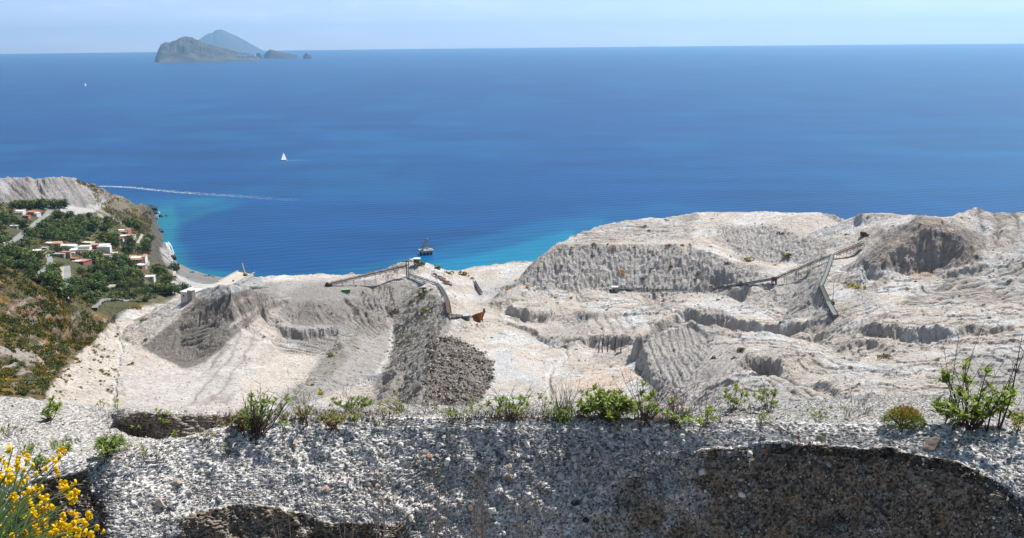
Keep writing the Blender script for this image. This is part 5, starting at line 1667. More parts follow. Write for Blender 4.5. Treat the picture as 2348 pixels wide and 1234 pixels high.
MB().bar((*a_, ZQ + .5), (*b_, ZQ + .5), 2.6, 1.0).build('edge_wall', m_conc, e)
x_, y_ = W2(563, 632, ZQ)
e = empty('mobile_crane', (x_, y_, ZQ), 2.5)
tag(e, 'yellow crane with its boom raised on the outer end of the quay', 'crane')
m_yel = simple('yellow_paint', (.75, .50, .03), .5, .1, .5)
MB().box((0, 0, .6), (6.5, 2.8, 1.1)).build('chassis', m_rust, e)
MB().box((.8, 0, 1.8), (3.4, 2.6, 2.0)).build('body', m_yel, e)
MB().box((-1.6, .7, 1.8), (1.4, 1.2, 1.9)).build('cab', m_yel, e)
MB().bar((.6, 0, 3.2), (7.5, -2, 15.5), .9, 1.1).build('boom', m_yel, e)
for x2 in (-2.3, 0, 2.3):
    MB().tube([(x2, -1.5, .6), (x2, 1.5, .6)], .65, .65, 10).build('wheel', m_dark, e)
x_, y_ = W2(579, 628, ZQ)
o = MB().tube([(0, 0, 0), (0, 0, 11)], .16, .1, 6).box((0, 0, 0), (.8, .8, .4)).build('light_pole', m_dkst, None, loc=(x_, y_, ZQ)); tag(o, 'thin dark pole at the seaward tip of the quay', 'pole')
x_, y_ = W2(535, 645, ZQ)
e = empty('mooring_winch', (x_, y_, ZQ)); tag(e, 'small brown mooring winch in the middle of the quay', 'winch')
MB().box((0, 0, 0), (2.6, 1.6, .8)).build('base_plate', m_rust, e); MB().tube([(0, -.8, 1.3), (0, .8, 1.3)], .7, .7, 10).build('drum', m_rust, e)
# yard surface
YP = [W2(386, 648, 4.6), W2(410, 644, 4.6), W2(455, 652, 4.6), W2(500, 652, 4.3), W2(475, 672, 4.6), W2(455, 678, 4.8), W2(400, 668, 4.8), W2(384, 660, 4.8)]
tag(MB().prism(YP, -2, 4.9).build('yard_pavement', simple('yard_gravel', (.44, .43, .41), .95, .12, .05)), kind='structure')
x_, y_ = W2(426, 664, 4.9)
o = MB().tube([(0, 0, 0), (0, 0, 11)], .17, .1, 6).bar((0, 0, 10.6), (1.5, 0, 10.9), .15).build('lamp_post', m_dkst, None, loc=(x_, y_, 4.9)); tag(o, 'tall thin lamp post in the pale yard behind the beach', 'lamp post')
# ------------------------------------------------------------------ trees and scrub of the village slope
def leafmat(name, cols, rough=.75, transl=.25):
    m, nt, b = newmat(name)
    at = nt.nodes.new('ShaderNodeVertexColor'); at.layer_name = 'Col'
    oi = nt.nodes.new('ShaderNodeObjectInfo')
    rc = ramp(nt, oi.outputs['Random'], [(0, cols[0]), (.5, cols[1]), (1, cols[2])])
    c = mixc(nt, 1.0, at.outputs['Color'], rc, 'MULTIPLY')
    nt.links.new(c, b.inputs['Base Color'])
    b.inputs['Roughness'].default_value = rough
    b.inputs['Specular IOR Level'].default_value = .2
    tr = nt.nodes.new('ShaderNodeBsdfTranslucent'); nt.links.new(c, tr.inputs['Color'])
    ms = nt.nodes.new('ShaderNodeMixShader'); ms.inputs[0].default_value = transl
    nt.links.new(b.outputs[0], ms.inputs[1]); nt.links.new(tr.outputs[0], ms.inputs[2])
    nt.links.new(ms.outputs[0], nt.nodes['Material Output'].inputs['Surface'])
    return m
m_leafA = leafmat('tree_foliage', [(.05, .075, .022), (.085, .125, .035), (.145, .17, .05)])
m_leafC = leafmat('broom_foliage', [(.20, .15, .025), (.26, .17, .02), (.17, .15, .035)])
m_leafD = leafmat('olive_foliage', [(.13, .135, .05), (.17, .15, .065), (.11, .12, .045)])
m_bark = simple('bark', (.12, .095, .07), .95, .25, 2)
def clump_faces(n, rad, size, nb, seed, flat=.8, base=.15):
    """leaf clumps: small faces over a handful of overlapping lobes"""
    rs = np.random.default_rng(seed)
    cen = rs.normal(size=(nb, 3)) * .42 * np.array([1, 1, .55]) ; cen[:, 2] += .05
    rb = .38 + .25 * rs.random(nb)
    k = rs.integers(0, nb, n)
    dr = rs.normal(size=(n, 3)); dr /= np.linalg.norm(dr, axis=1, keepdims=True)
    P = cen[k] + dr * rb[k][:, None] * (.75 + .3 * rs.random((n, 1)))
    P[:, 2] = P[:, 2] * flat
    P[:, 2] -= P[:, 2].min() * (1 - base)
    P *= rad
    nrm = dr + rs.normal(size=(n, 3)) * .55; nrm /= np.linalg.norm(nrm, axis=1, keepdims=True)
    t = np.cross(nrm, rs.normal(size=(n, 3))); t /= np.linalg.norm(t, axis=1, keepdims=True) + 1e-9
    u = np.cross(nrm, t)
    s = size * (.6 + .8 * rs.random((n, 1)))
    V = np.stack([P - t * s - u * s * .5, P + t * s * .2 - u * s, P + t * s + u * s * .4, P - t * s * .1 + u * s], 1)
    C = (.55 + .9 * rs.random((n, 1))) * (.75 + .5 * (k[:, None] % 3) / 2) * np.ones((n, 3))
    C *= 1 + .25 * rs.normal(size=(n, 3)) * np.array([1, .5, .6])
    return V.reshape(-1, 3), np.arange(n * 4).reshape(-1, 4), np.repeat(np.clip(C, .2, 2), 4, 0)
def crown_mesh(name, mat, *a, **k):
    V, Fq, C = clump_faces(*a, **k)
    me = fastmesh(name, V, Fq, mat); addcol(me, 'Col', C)
    return me
TREES = []
for s_ in range(5):
    cm = crown_mesh('crown', m_leafA, 420, 1.0, .105, 7 + s_, 300 + s_)
    tk = MB().tube([(0, 0, -.5), (.03, 0, .25), (-.02, .04, .55)], .09, .05, 6)
    for j in range(4):
        a = j * 1.6 + s_
        tk.tube([(0, 0, .3), (math.cos(a) * .35, math.sin(a) * .35, .65)], .045, .02, 4)
    TREES.append((cm, tk.mesh('trunk', m_bark)))
SHR = {'broom': [crown_mesh('shrub', m_leafC, 130, 1.0, .15, 6, 400 + i, flat=.75) for i in range(3)],
       'olive': [crown_mesh('shrub', m_leafD, 120, 1.0, .15, 6, 410 + i, flat=.6) for i in range(3)],
       'green': [crown_mesh('shrub', m_leafA, 130, 1.0, .15, 6, 420 + i, flat=.75) for i in range(3)]}
m_leafY = leafmat('yellow_broom_foliage', [(.42, .33, .02), (.42, .33, .02), (.42, .33, .02)])
m_leafO = leafmat('orange_broom_foliage', [(.48, .22, .015), (.48, .22, .015), (.48, .22, .015)])
SHR['yellow'] = [crown_mesh('shrub', m_leafY, 130, 1.0, .15, 6, 430)]
SHR['orange'] = [crown_mesh('shrub', m_leafO, 130, 1.0, .15, 6, 431)]
def shrub(p, s, kind, label, group=None):
    o = link('shrub', random.choice(SHR[kind]), loc=(p.x, p.y, p.z - s * .25))
    o.scale = (s, s, s * random.uniform(.8, 1.05)); o.rotation_euler = (0, 0, random.uniform(0, 6.28))
    tag(o, label, 'shrub', group)
    return o
def tree(p, s, label, group=None, tall=1.0):
    cm, tk = random.choice(TREES)
    e = empty('tree', (p.x, p.y, p.z - .3), random.uniform(0, 6.28))
    e.scale = (s, s, s * tall)
    tag(e, label, 'tree', group)
    o = link('crown', cm, e, (0, 0, .35)); link('trunk', tk, e)
    return e
HOUSE_PX = [(45, 488), (75, 490), (33, 522), (5, 576), (120, 563), (104, 570), (155, 568), (85, 580), (183, 588), (190, 603), (138, 586), (202, 561), (231, 566), (190, 569), (244, 588), (285, 530), (290, 543), (313, 592), (324, 611), (343, 637), (443, 673), (61, 500), (169, 581), (214, 581), (171, 598), (277, 552), (334, 603), (264, 585)]
ROADS = [((118, 482), (100, 500), (78, 518), (55, 535), (38, 550), (20, 562), (0, 578)), ((150, 610), (153, 640), (146, 662), (140, 684)),
         ((98, 572), (108, 585), (118, 600), (108, 615), (92, 628), (84, 645), (82, 655)), ((330, 540), (318, 552), (313, 566)), ((215, 716), (232, 690), (262, 688), (300, 692))]
def clear_of(px, py, dx=19, dy=11, rd=9):
    return _clear(px, py, dx, dy, rd) and _clear(px, py - 8, dx, 6, rd)
def _clear(px, py, dx, dy, rd):
    for hx, hy in HOUSE_PX:
        if abs(px - hx) < dx and -dy < py - hy < dy + 4: return False
    for rd_ in ROADS:
        for (x1, y1), (x2, y2) in zip(rd_[:-1], rd_[1:]):
            t = max(0, min(1, ((px - x1) * (x2 - x1) + (py - y1) * (y2 - y1)) / ((x2 - x1) ** 2 + (y2 - y1) ** 2)))
            if math.hypot(px - x1 - t * (x2 - x1), (py - y1 - t * (y2 - y1))) < rd: return False
    return True
def inpoly(px, py, P):
    c = False; n = len(P)
    for i in range(n):
        x1, y1 = P[i]; x2, y2 = P[(i + 1) % n]
        if (y1 > py) != (y2 > py) and px < (x2 - x1) * (py - y1) / (y2 - y1) + x1: c = not c
    return c
# single trees one can make out
for px, py, s, lab in [
    (300, 650, 12, 'largest round grey-green tree below the beach-side houses'),
    (52, 523, 9, 'round dark tree beside the upper road and the white pergola'),
    (20, 592, 9, 'dark bushy tree under the chimneyed white house at the picture edge'),
    (215, 530, 11, 'broad dark tree in the open scrub above the long green thicket'),
    (162, 500, 7, 'single dark tree on the brown slope under the white quarry face'),
    (130, 580, 7, 'dark tree between the stone cottage and the winding lane'),
    (225, 602, 10, 'dark tree hiding the right side of the pink house'),
    (265, 560, 10, 'dark wide tree right of the big white house'),
    (300, 562, 8, 'dark tree below the terracotta houses on the terrace'),
    (335, 572, 7, 'green tree beside the footpath to the beach'),
    (405, 622, 8, 'light green tree standing between beach and yard'),
    (220, 690, 9, 'dark tree at the bend of the lower valley lane'),
    (262, 690, 6, 'small dark tree right of the lower lane tree'),
    (12, 505, 8, 'dark tree at the picture edge below the upper houses')]:
    p = ground_hit(px, py)
    if p: tree(p, s * .9, lab)
for px in range(352, 428, 7):
    p = ground_hit(px, 673 - (px - 352) * .02 + random.uniform(-3, 3))
    if p: tree(p, random.uniform(5, 7), 'dark green tree in the dense row along the yard beside the white flat-roofed building', 'trees in the row beside the yard')
for px in range(28, 150, 8):
    p = ground_hit(px, 478 - abs(px - 90) * .03 + random.uniform(-2, 2))
    if p: tree(p, random.uniform(5.5, 8), 'dark green tree in the row under the grey spoil slope above the village', 'trees under the grey spoil slope')
VP = [(-40, 470), (30, 480), (130, 492), (230, 500), (320, 520), (345, 545), (345, 600), (388, 615), (392, 655), (350, 690), (270, 700), (210, 705), (150, 690), (90, 650), (0, 600), (-40, 600)]
dense = [((160, 562), (255, 545), (330, 560), (255, 555)), ((110, 545), (240, 560), (260, 590), (130, 560)), ((200, 600), (300, 590), (340, 620), (300, 650), (230, 650)),
         ((90, 620), (140, 620), (130, 690), (95, 660)), ((150, 650), (230, 650), (230, 700), (150, 690)), ((-40, 560), (60, 565), (110, 560), (80, 610), (-40, 600)), ((60, 505), (160, 500), (230, 540), (170, 545), (90, 550))]
TZONES = [(60, 480, 'around the rose villa'), (0, 520, 'at the edge left of the white pergola shed'), (20, 580, 'around the chimneyed white house'), (110, 525, 'right of the upper road'), (180, 510, 'on the upper brown slope'),
    (150, 550, 'behind the upper village row'), (255, 540, 'left of the right-hand terrace houses'), (320, 520, 'above the right-hand terrace houses'), (60, 610, 'left of the winding lane'), (120, 640, 'between the lane and the walled road'),
    (250, 590, 'around the grey-roofed white house'), (330, 580, 'beside the beach footpath'), (200, 640, 'below the pink house'), (300, 625, 'below the square terracotta house'), (360, 630, 'around the vaulted white house'),
    (190, 685, 'at the foot of the walled road'), (300, 680, 'on the valley floor before the pale rocks'), (0, 640, 'at the edge above the red rocks'), (370, 670, 'near the row beside the yard')]
n = 0; tries = 0
while n < 225 and tries < 6000:
    tries += 1
    px, py = random.uniform(-40, 392), random.uniform(470, 705)
    if not inpoly(px, py, VP) or not clear_of(px, py): continue
    if not any(inpoly(px, py, d_) for d_ in dense) and random.random() < .55: continue
    p = ground_hit(px, py)
    if p is None or p.z < 4: continue
    s_ = random.uniform(3.6, 8.0) * (.8 if py > 620 else 1)
    zx, zy, zn = min(TZONES, key=lambda z: (z[0] - px) ** 2 + 2.5 * (z[1] - py) ** 2)
    tree(p, s_, ('tall green tree' if s_ > 5.6 else 'low bushy green tree') + ' in the growth ' + zn, 'trees ' + zn)
    n += 1
def scatter_stuff(name, kindmat, npts, polyP, smin, smax, nf, mask=None, avoid=True, flat=.7):
    Vs, Fs, Cs = [], [], []; off = 0; n = 0; tries = 0
    x0, x1 = min(p[0] for p in polyP), max(p[0] for p in polyP); y0, y1 = min(p[1] for p in polyP), max(p[1] for p in polyP)
    protos = [clump_faces(nf, 1.0, .19, 5, 500 + i, flat=flat) for i in range(6)]
    while n < npts and tries < npts * 12:
        tries += 1
        px, py = random.uniform(x0, x1), random.uniform(y0, y1)
        if not inpoly(px, py, polyP): continue
        if avoid and not clear_of(px, py, 15, 8, 6): continue
        if mask and mask(px, py) < random.random(): continue
        p = ground_hit(px, py)
        if p is None or p.z < 2.5: continue
        V, Fq, C = protos[n % 6]
        s = random.uniform(smin, smax); a = random.uniform(0, 6.28)
        Rz = np.array([[math.cos(a), -math.sin(a), 0], [math.sin(a), math.cos(a), 0], [0, 0, 1]])
        Vs.append(V @ Rz.T * s + np.array([p.x, p.y, p.z - s * .3])); Fs.append(Fq + off); off += len(V)
        Cs.append(C * random.uniform(.7, 1.3)); n += 1
    me = fastmesh(name, np.concatenate(Vs), np.concatenate(Fs), kindmat); addcol(me, 'Col', np.concatenate(Cs))
    return tag(link(name, me), kind='stuff')
nz1 = lambda px, py: float(sstep(-.25, .25, fbm(np.array([px / 40.]), np.array([py / 18.]), 3, 801))[0])
nz2 = lambda px, py: float(sstep(-.1, .35, fbm(np.array([px / 30.]), np.array([py / 16.]), 3, 802))[0])
scatter_stuff('green_undergrowth', m_leafA, 1900, VP, 1.2, 3.4, 46, nz1)
scatter_stuff('dry_undergrowth', m_leafD, 1500, VP, .8, 2.2, 40, nz2)
scatter_stuff('broom_undergrowth', m_leafC, 700, VP, 1.0, 2.4, 40, nz2)
HP = [(-60, 600), (0, 604), (60, 626), (120, 660), (200, 715), (255, 738), (205, 785), (150, 830), (90, 905), (-60, 905)]
bare = [(-60, 640), (40, 650), (100, 700), (90, 740), (10, 725), (-60, 700)]; bare2 = [(-60, 790), (0, 795), (60, 805), (120, 815), (60, 850), (-60, 845)]
nz3 = lambda px, py: (.25 if inpoly(px, py, bare) or inpoly(px, py, bare2) else 1.0) * float(sstep(-.3, .2, fbm(np.array([px / 25.]), np.array([py / 14.]), 3, 803))[0])
scatter_stuff('hill_undergrowth', m_leafA, 1500, HP, .7, 2.0, 44, nz3, avoid=False)
scatter_stuff('hill_broom_undergrowth', m_leafC, 1500, HP, .6, 1.8, 44, nz3, avoid=False)
HD = [(150, 408), (205, 420), (250, 442), (300, 465), (340, 478), (350, 495), (340, 560), (320, 530), (260, 500), (225, 470), (205, 430)]
scatter_stuff('headland_undergrowth', m_leafD, 1000, HD, .9, 2.4, 36, nz1, avoid=False)
scatter_stuff('headland_broom_undergrowth', m_leafC, 600, HD, .8, 2.2, 36, nz2, avoid=False)
scatter_stuff('spur_undergrowth', m_leafD, 130, [(880, 800), (940, 690), (1000, 650), (1015, 672), (975, 740), (900, 850)], .5, 1.5, 40, nz1, avoid=False)
scatter_stuff('slope_undergrowth', m_leafD, 130, [(640, 930), (760, 800), (800, 740), (830, 760), (760, 860), (690, 935)], .35, .9, 36, nz1, avoid=False)
# shrubs one can point at on the quarry
for px, py, w_, kind, lab in [
    (1428, 626, 13, 'orange', 'bright orange broom bush low on the stippled face of the white hill'),
    (1407, 567, 11, 'orange', 'small orange bush on the upper rim of the stippled face'),
    (1582, 563, 9, 'yellow', 'little yellow bush on the right part of the rim of the white hill'),
    (1712, 600, 20, 'broom', 'large brown-gold bush at the right end of the stippled face'),
    (1806, 587, 20, 'broom', 'large solitary olive-brown bush below the second stippled face'),
    (1790, 537, 14, 'olive', 'olive bush on the pale shoulder above the second stippled face'),
    (1776, 609, 8, 'orange', 'tiny orange bush just right of the large brown-gold one'),
    (1533, 563, 11, 'olive', 'dull olive bush on the rim, centre of the white hill'),
    (1565, 563, 10, 'olive', 'faint olive bush between the dull one and the little yellow one'),
    (1666, 605, 14, 'olive', 'olive-brown bush left of the large brown-gold one'),
    (1538, 612, 12, 'olive', 'olive bush in the middle of the stippled face'),
    (1475, 638, 13, 'olive', 'dark olive bush near the foot of the stippled face'),
    (1493, 616, 9, 'olive', 'small dark bush above the one near the foot of the face'),
    (1604, 627, 14, 'olive', 'mottled bush right of centre on the stippled face'),
    (1360, 560, 13, 'olive', 'tan bush at the left end of the rim of the white hill'),
    (1526, 505, 11, 'olive', 'dark tuft on the top of the white hill near its skyline'),
    (1700, 650, 10, 'broom', 'gold-brown bush on the dark inclined conveyor line'),
    (1952, 657, 15, 'yellow', 'bright yellow bush, upper of the pair right of the branch conveyor'),
    (1968, 664, 16, 'yellow', 'bright yellow bush, lower of the pair right of the branch conveyor'),
    (2081, 664, 8, 'orange', 'small orange bush alone on the right plateau'),
    (2035, 818, 24, 'olive', 'wide yellow-green bush under the low undercut bank at right'),
    (978, 672, 34, 'olive', 'big olive bush on the crest of the grey spur'),
    (968, 682, 26, 'olive', 'broad olive bush just below the biggest one on the spur'),
    (945, 693, 18, 'olive', 'olive bush left of the big pair on the spur'),
    (904, 715, 20, 'olive', 'dark green bush with a long shadow at the left of the spur'),
    (975, 715, 20, 'broom', 'brownish bush lower down the shaded flank of the spur'),
    (762, 818, 17, 'broom', 'yellow-brown bush on the diagonal weedy slope in front'),
    (734, 906, 16, 'yellow', 'yellow bush at the lower end of the diagonal weedy slope'),
    (717, 884, 8, 'green', 'small round green bush beside a smaller yellow one'),
    (704, 883, 6, 'yellow', 'smallest yellow bush on the pale ground beside a green one'),
    (905, 905, 10, 'yellow', 'yellow bush at the foot of the grooved spur flank'),
    (966, 606, 26, 'olive', 'grey-green bush on the hilltop left of the cabin'),
    (1002, 616, 20, 'olive', 'olive bush trailing down the seaward slope right of the cabin'),
    (967, 603, 8, 'orange', 'orange bush among olive ones on the seaward crest'),
    (1026, 628, 17, 'broom', 'golden bush at the end of the seaward crest above the scrap'),
    (1046, 620, 10, 'broom', 'brown bush on the cliff edge right of the scrap heap'),
    (1068, 632, 20, 'broom', 'brown bush above the disused conveyor'),
    (1164, 664, 9, 'orange', 'orange bush, left of two at the foot of the white hill'),
    (1209, 660, 11, 'orange', 'orange bush, right of two at the foot of the white hill'),
    (332, 782, 12, 'broom', 'golden bush at the left foot of the dark mound'),
    (314, 708, 20, 'broom', 'golden bush on the broken pale rocks at the valley mouth'),
    (332, 735, 14, 'broom', 'low golden bush beside the grey gully at the valley mouth'),
    (1415, 813, 14, 'olive', 'olive bush on the flat ground below the timber posts'),
    (1468, 855, 20, 'olive', 'green bush in the shadow of the deep gully'),
    (1237, 914, 10, 'green', 'small green bush beside the lower white track'),
    (1698, 805, 18, 'green', 'green bush on the slope right of the raked flank'),
    (1685, 822, 12, 'olive', 'smaller olive bush below the green one right of the raked flank'),
    (1635, 822, 14, 'olive', 'yellowish bush in the middle of the grey slope')]:
    p = ground_hit(px, py)
    if p is None: continue
    d_ = (p - Vector((0, 0, EYE))).length
    shrub(p, w_ / F * d_ * .62, kind, lab)
dots = [(460, 910), (515, 890), (500, 930), (545, 900), (700, 875), (790, 945), (880, 975), (645, 1000), (480, 1025), (440, 1020), (320, 820), (570, 755), (560, 630), (770, 780), (750, 720), (740, 665), (800, 850), (850, 890), (890, 750), (880, 840), (915, 590), (1010, 815), (920, 575), (870, 1020), (600, 800), (420, 800), (450, 830), (785, 850), (830, 880), (855, 860), (775, 655), (735, 700), (765, 735), (820, 690), (845, 750), (790, 800), (810, 870), (520, 945), (470, 915), (560, 925), (430, 870), (900, 860), (895, 910), (690, 950), (880, 1000), (620, 790), (545, 850), (590, 770), (540, 900), (505, 865)]
for x, y in dots + [(x + random.gauss(0, 28), y + random.gauss(0, 28)) for x, y in dots[:34]]:
    p = ground_hit(x / 3.427, 600 + y / 3.427)
    if p is None: continue
    d_ = (p - Vector((0, 0, EYE))).length
    shrub(p, random.uniform(3.5, 8.5) / F * d_ * .62, 'broom', 'small round gold-brown broom bush dotted over the smooth pale sand slope', 'broom bushes dotted on the pale sand slope')
QZONES = [(1420, 520, 'on top of the white hill'), (1400, 615, 'on the stippled face of the white hill'), (1760, 520, 'on the pale summit right of the white hill'), (1790, 590, 'round the second stippled face'), (1300, 690, 'on the ledges under the white hill'),
    (1395, 745, 'on the striped field'), (1180, 800, 'on the pale valley floor'), (1350, 880, 'beside the white track'), (1560, 840, 'on the raked grey flank'), (1640, 710, 'above the long shaded cliff'), (1740, 780, 'on the pale shelf behind the raked flank'),
    (1850, 680, 'near the branch conveyor'), (1850, 880, 'along the grooved ledges'), (2120, 560, 'on the hollowed mound'), (2280, 530, 'on the fluted slope at the far right'), (2150, 660, 'on the layered plateau'), (2120, 770, 'along the long pale cliff at right'), (2150, 860, 'on the slope above the big green bush'), (1950, 860, 'on the white slope below the low cliffs')]
cnt = 0
while cnt < 165:
    px, py = random.uniform(1150, 2348), random.uniform(500, 925)
    P_ = ground_hit(px, py)
    if P_ is None or P_.length > 1300: continue
    if 1190 < px < 1640 and 560 < py < 665 and random.random() < .3: pass
    elif random.random() < .25: continue
    d_ = (P_ - Vector((0, 0, EYE))).length
    zn = min(QZONES, key=lambda z: (z[0] - px) ** 2 + 3 * (z[1] - py) ** 2)[2]
    kd = random.choice(('olive', 'olive', 'olive', 'green', 'broom'))
    shrub(P_, random.choice((3.2, 4, 5, 6, 8)) / F * d_ * .6, kd, 'small ' + {'olive': 'dull olive', 'green': 'dark green', 'broom': 'gold-brown'}[kd] + ' tuft ' + zn, 'tufts ' + zn)
    cnt += 1
cnt = 0
while cnt < 55:
    px, py = random.uniform(560, 1150), random.uniform(650, 930)
    P_ = ground_hit(px, py)
    if P_ is None: continue
    d_ = (P_ - Vector((0, 0, EYE))).length
    shrub(P_, random.choice((3, 4, 5, 6, 7)) / F * d_ * .6, random.choice(('olive', 'olive', 'green', 'broom')), 'small olive tuft scattered over the grey slopes of the central quarry', 'tufts scattered over the central grey slopes')
    cnt += 1

# ------------------------------------------------------------------ roads as draped strips
m_asph = simple('old_asphalt', (.26, .26, .255), .9, .1, .3)
m_path = simple('pale_path', (.42, .38, .32), .95, .12, .3)
def strip(name, P, wd, mat, lift=.5):
    pts_ = []
    for (a, b) in zip(P[:-1], P[1:]):
        n = max(1, int(math.hypot(a[0] - b[0], a[1] - b[1]) / 4))
        for i in range(n): pts_.append((a[0] + (b[0] - a[0]) * i / n, a[1] + (b[1] - a[1]) * i / n))
    pts_.append(P[-1])
    Q = [ground_hit(*p) for p in pts_]; Q = [q_ for q_ in Q if q_ is not None]
    Q = [sum(Q[max(0, i - 2):i + 3], Vector()) / len(Q[max(0, i - 2):i + 3]) for i in range(len(Q))]
    V = []; K = 5
    for i, q_ in enumerate(Q):
        d_ = (Q[min(i + 1, len(Q) - 1)] - Q[max(i - 1, 0)]); d_.z = 0; d_.normalize(); nn = Vector((-d_.y, d_.x, 0))
        zc = max(ground_z(q_.x + nn.x * wd * t, q_.y + nn.y * wd * t) for t in (-.5, -.25, 0, .25, .5))
        for k in range(K):
            t = k / (K - 1) - .5
            V.append((q_.x + nn.x * wd * t, q_.y + nn.y * wd * t, zc + lift))
    n0 = len(V)
    V += [(x, y, z - 1.4) for x, y, z in V]
    Fs = grid_faces(len(Q), K)
    side = []
    for i in range(len(Q) - 1):
        side += [(i * K, (i + 1) * K, n0 + (i + 1) * K, n0 + i * K), (i * K + K - 1, n0 + i * K + K - 1, n0 + (i + 1) * K + K - 1, (i + 1) * K + K - 1)]
    me = fastmesh(name, np.array(V), np.concatenate([Fs, np.array(side)]), mat)
    return tag(link(name, me), kind='structure')
strip('road', ROADS[0], 7.5, m_asph)
strip('road', ((40, 549), (55, 551), (74, 553)), 15, m_asph, .6)
strip('road', ROADS[1], 8.5, m_asph, .6)
strip('retaining_path', ((142, 612), (143, 640), (137, 662), (132, 682)), 3.4, m_path, 1.2)
strip('road', ROADS[2], 5.5, m_asph)
strip('path', ROADS[3], 3.5, m_path)
strip('road', ROADS[4], 5.0, m_asph)
strip('path', ((398, 642), (404, 632), (396, 620), (388, 608)), 4.0, m_path)
strip('path', ((228, 672), (245, 662), (262, 656)), 7.0, m_path)

# ------------------------------------------------------------------ houses
m_terr = simple('terracotta_tiles', (.52, .20, .10), .9, .25, 1.5)
m_rose = simple('rose_plaster', (.50, .22, .19), .9, .1, .5)
m_crm = simple('cream_plaster', (.66, .60, .50), .9, .08, .5)
m_wall = simple('white_plaster', (.72, .70, .67), .9, .06, .5)
m_stone = simple('field_stone', (.38, .33, .27), .95, .25, 2)
m_win = simple('window_glass', (.03, .035, .04), .3, .2, 1)
m_door = simple('brown_wood', (.12, .06, .035), .8, .2, 2)
def house(px, py, wpx, dep, ht, rz, wall, roof, label, cat='house', wing=None, tiled=None, pergola=False):
    p = ground_hit(px, py)
    d_ = (p - Vector((0, 0, EYE))).length
    wpx *= .82; ht *= .82
    wd = wpx / F * d_
    e = empty('house', (p.x, p.y, p.z + .3), rz)
    tag(e, label, cat)
    MB().box((0, 0, -4), (wd, dep, 4 + ht)).build('wall', wall, e)
    s = MB().box((0, 0, ht), (wd + .5, dep + .5, .35))
    for sx_, sy_, w1, w2 in ((0, 1, wd + .5, .35), (0, -1, wd + .5, .35), (1, 0, .35, dep - .2), (-1, 0, .35, dep - .2)):
        s.box((sx_ * (wd / 2 + .07), sy_ * (dep / 2 + .07), ht + .352), (w1, w2, .45))
    s.build('roof', roof, e)
    nw = max(2, int(wd / 4))
    for i in range(nw):
        x = -wd / 2 + wd * (i + .5) / nw
        if i == nw // 2:
            MB().box((x, -dep / 2 - .03, .1), (1.1, .12, 2.2)).build('door', m_door, e)
        else:
            w_ = MB().box((x, -dep / 2 - .03, 1.1), (1.2, .12, 1.3)).build('window', m_win, e)
            MB().box((x, -dep / 2 - .06, .98), (1.5, .2, .12)).build('sill', m_conc2, w_)
    if wing:      # (x offset, y offset, width, depth, height, wall, roof)
        for (wx_, wy_, ww, wdp, wh_, wm, wr_) in wing:
            MB().box((wx_, wy_, -4), (ww, wdp, 4 + wh_)).build('wing', wm, e)
            MB().box((wx_, wy_, wh_ + .003), (ww + .4, wdp + .4, .45)).build('wing_roof', wr_, e)
    if tiled:     # lean-to tiled roofs in front: (x, width, depth, height)
        for (tx_, tw, td, th_) in tiled:
            s = MB(); y0 = -dep / 2
            s.prism([(tx_ - tw / 2, y0 - td), (tx_ + tw / 2, y0 - td), (tx_ + tw / 2, y0), (tx_ - tw / 2, y0)], lambda x, y: th_ - .3 - (y0 - y) * .28, lambda x, y: th_ - (y0 - y) * .28)
            s.build('tiled_porch', m_terr, e)
            for i in range(3):
                MB().box((tx_ - tw / 2 + .3 + i * (tw - .6) / 2, y0 - td + .3, -3), (.4, .4, 3 + th_ - .3 - (td - .3) * .28)).build('pillar', wall, e)
    if pergola:
        s = MB(); y0 = -dep / 2 - .2
        for i in range(9):
            s.bar((-wd / 2 + .5 + i * (wd - 1) / 8, y0 - 4, 2.7), (-wd / 2 + .5 + i * (wd - 1) / 8, y0, 2.7), .18)
        s.bar((-wd / 2, y0 - 4, 2.5), (wd / 2, y0 - 4, 2.5), .2)
        for i in range(4): s.bar((-wd / 2 + .3 + i * (wd - .6) / 3, y0 - 4, -3), (-wd / 2 + .3 + i * (wd - .6) / 3, y0 - 4, 2.5), .25)
        s.build('pergola', m_wht, e)
    return e
house(46, 490, 20, 12, 3.6, .15, m_wall, m_wht, 'white flat-roofed house above the upper road, left of the rose villa', pergola=True)
house(76, 492, 28, 13, 4.0, -.2, m_rose, m_terr, 'rose villa with terracotta roofs beside the upper road', wing=[(-6, -5, 7, 6, 3.0, m_wall, m_wht), (9, -4, 4, 8, 2.6, m_wall, m_wht)])
house(33, 523, 17, 5, 2.6, .1, m_wall, m_wht, 'low white shed with a thin roof in the scrub left of the upper road')
house(6, 578, 13, 8, 4.2, 0, m_wall, m_terr, 'white house with a tall white chimney at the left picture edge', wing=[(2.2, 1, 1.4, 1.4, 9, m_wall, m_wht)])
house(122, 564, 36, 11, 3.8, .1, m_crm, m_crm, 'white house with a terracotta right half, first in the upper village row', wing=[(5, -3, 11, 9, 3.3, m_crm, m_terr)])
house(103, 573, 14, 6, 2.5, 0, m_conc, m_conc2, 'open grey carport at the left end of the upper village row')
house(155, 570, 34, 11, 4.2, -.05, m_wall, m_crm, 'wide white house with a cream roof in the middle of the upper row', wing=[(8, -3, 8, 8, 3.6, m_wall, m_wht), (-6, -4, 8, 5, 3.2, m_wall, m_terr)])
house(85, 581, 18, 9, 3.4, .2, m_wall, m_wht, 'small white house with a pink extension left of the lane', wing=[(5, -3, 5, 7, 2.8, m_rose, m_terr)])
house(186, 583, 48, 12, 6.2, .12, m_wall, m_wht, 'long stepped white house with terracotta porches, largest of the village', wing=[(-9, -7, 10, 8, 3.8, m_wall, m_wht), (4, 3, 12, 8, 8.2, m_wall, m_crm)], tiled=[(-8, 10, 4, 4.0), (7, 10, 4, 4.6)])
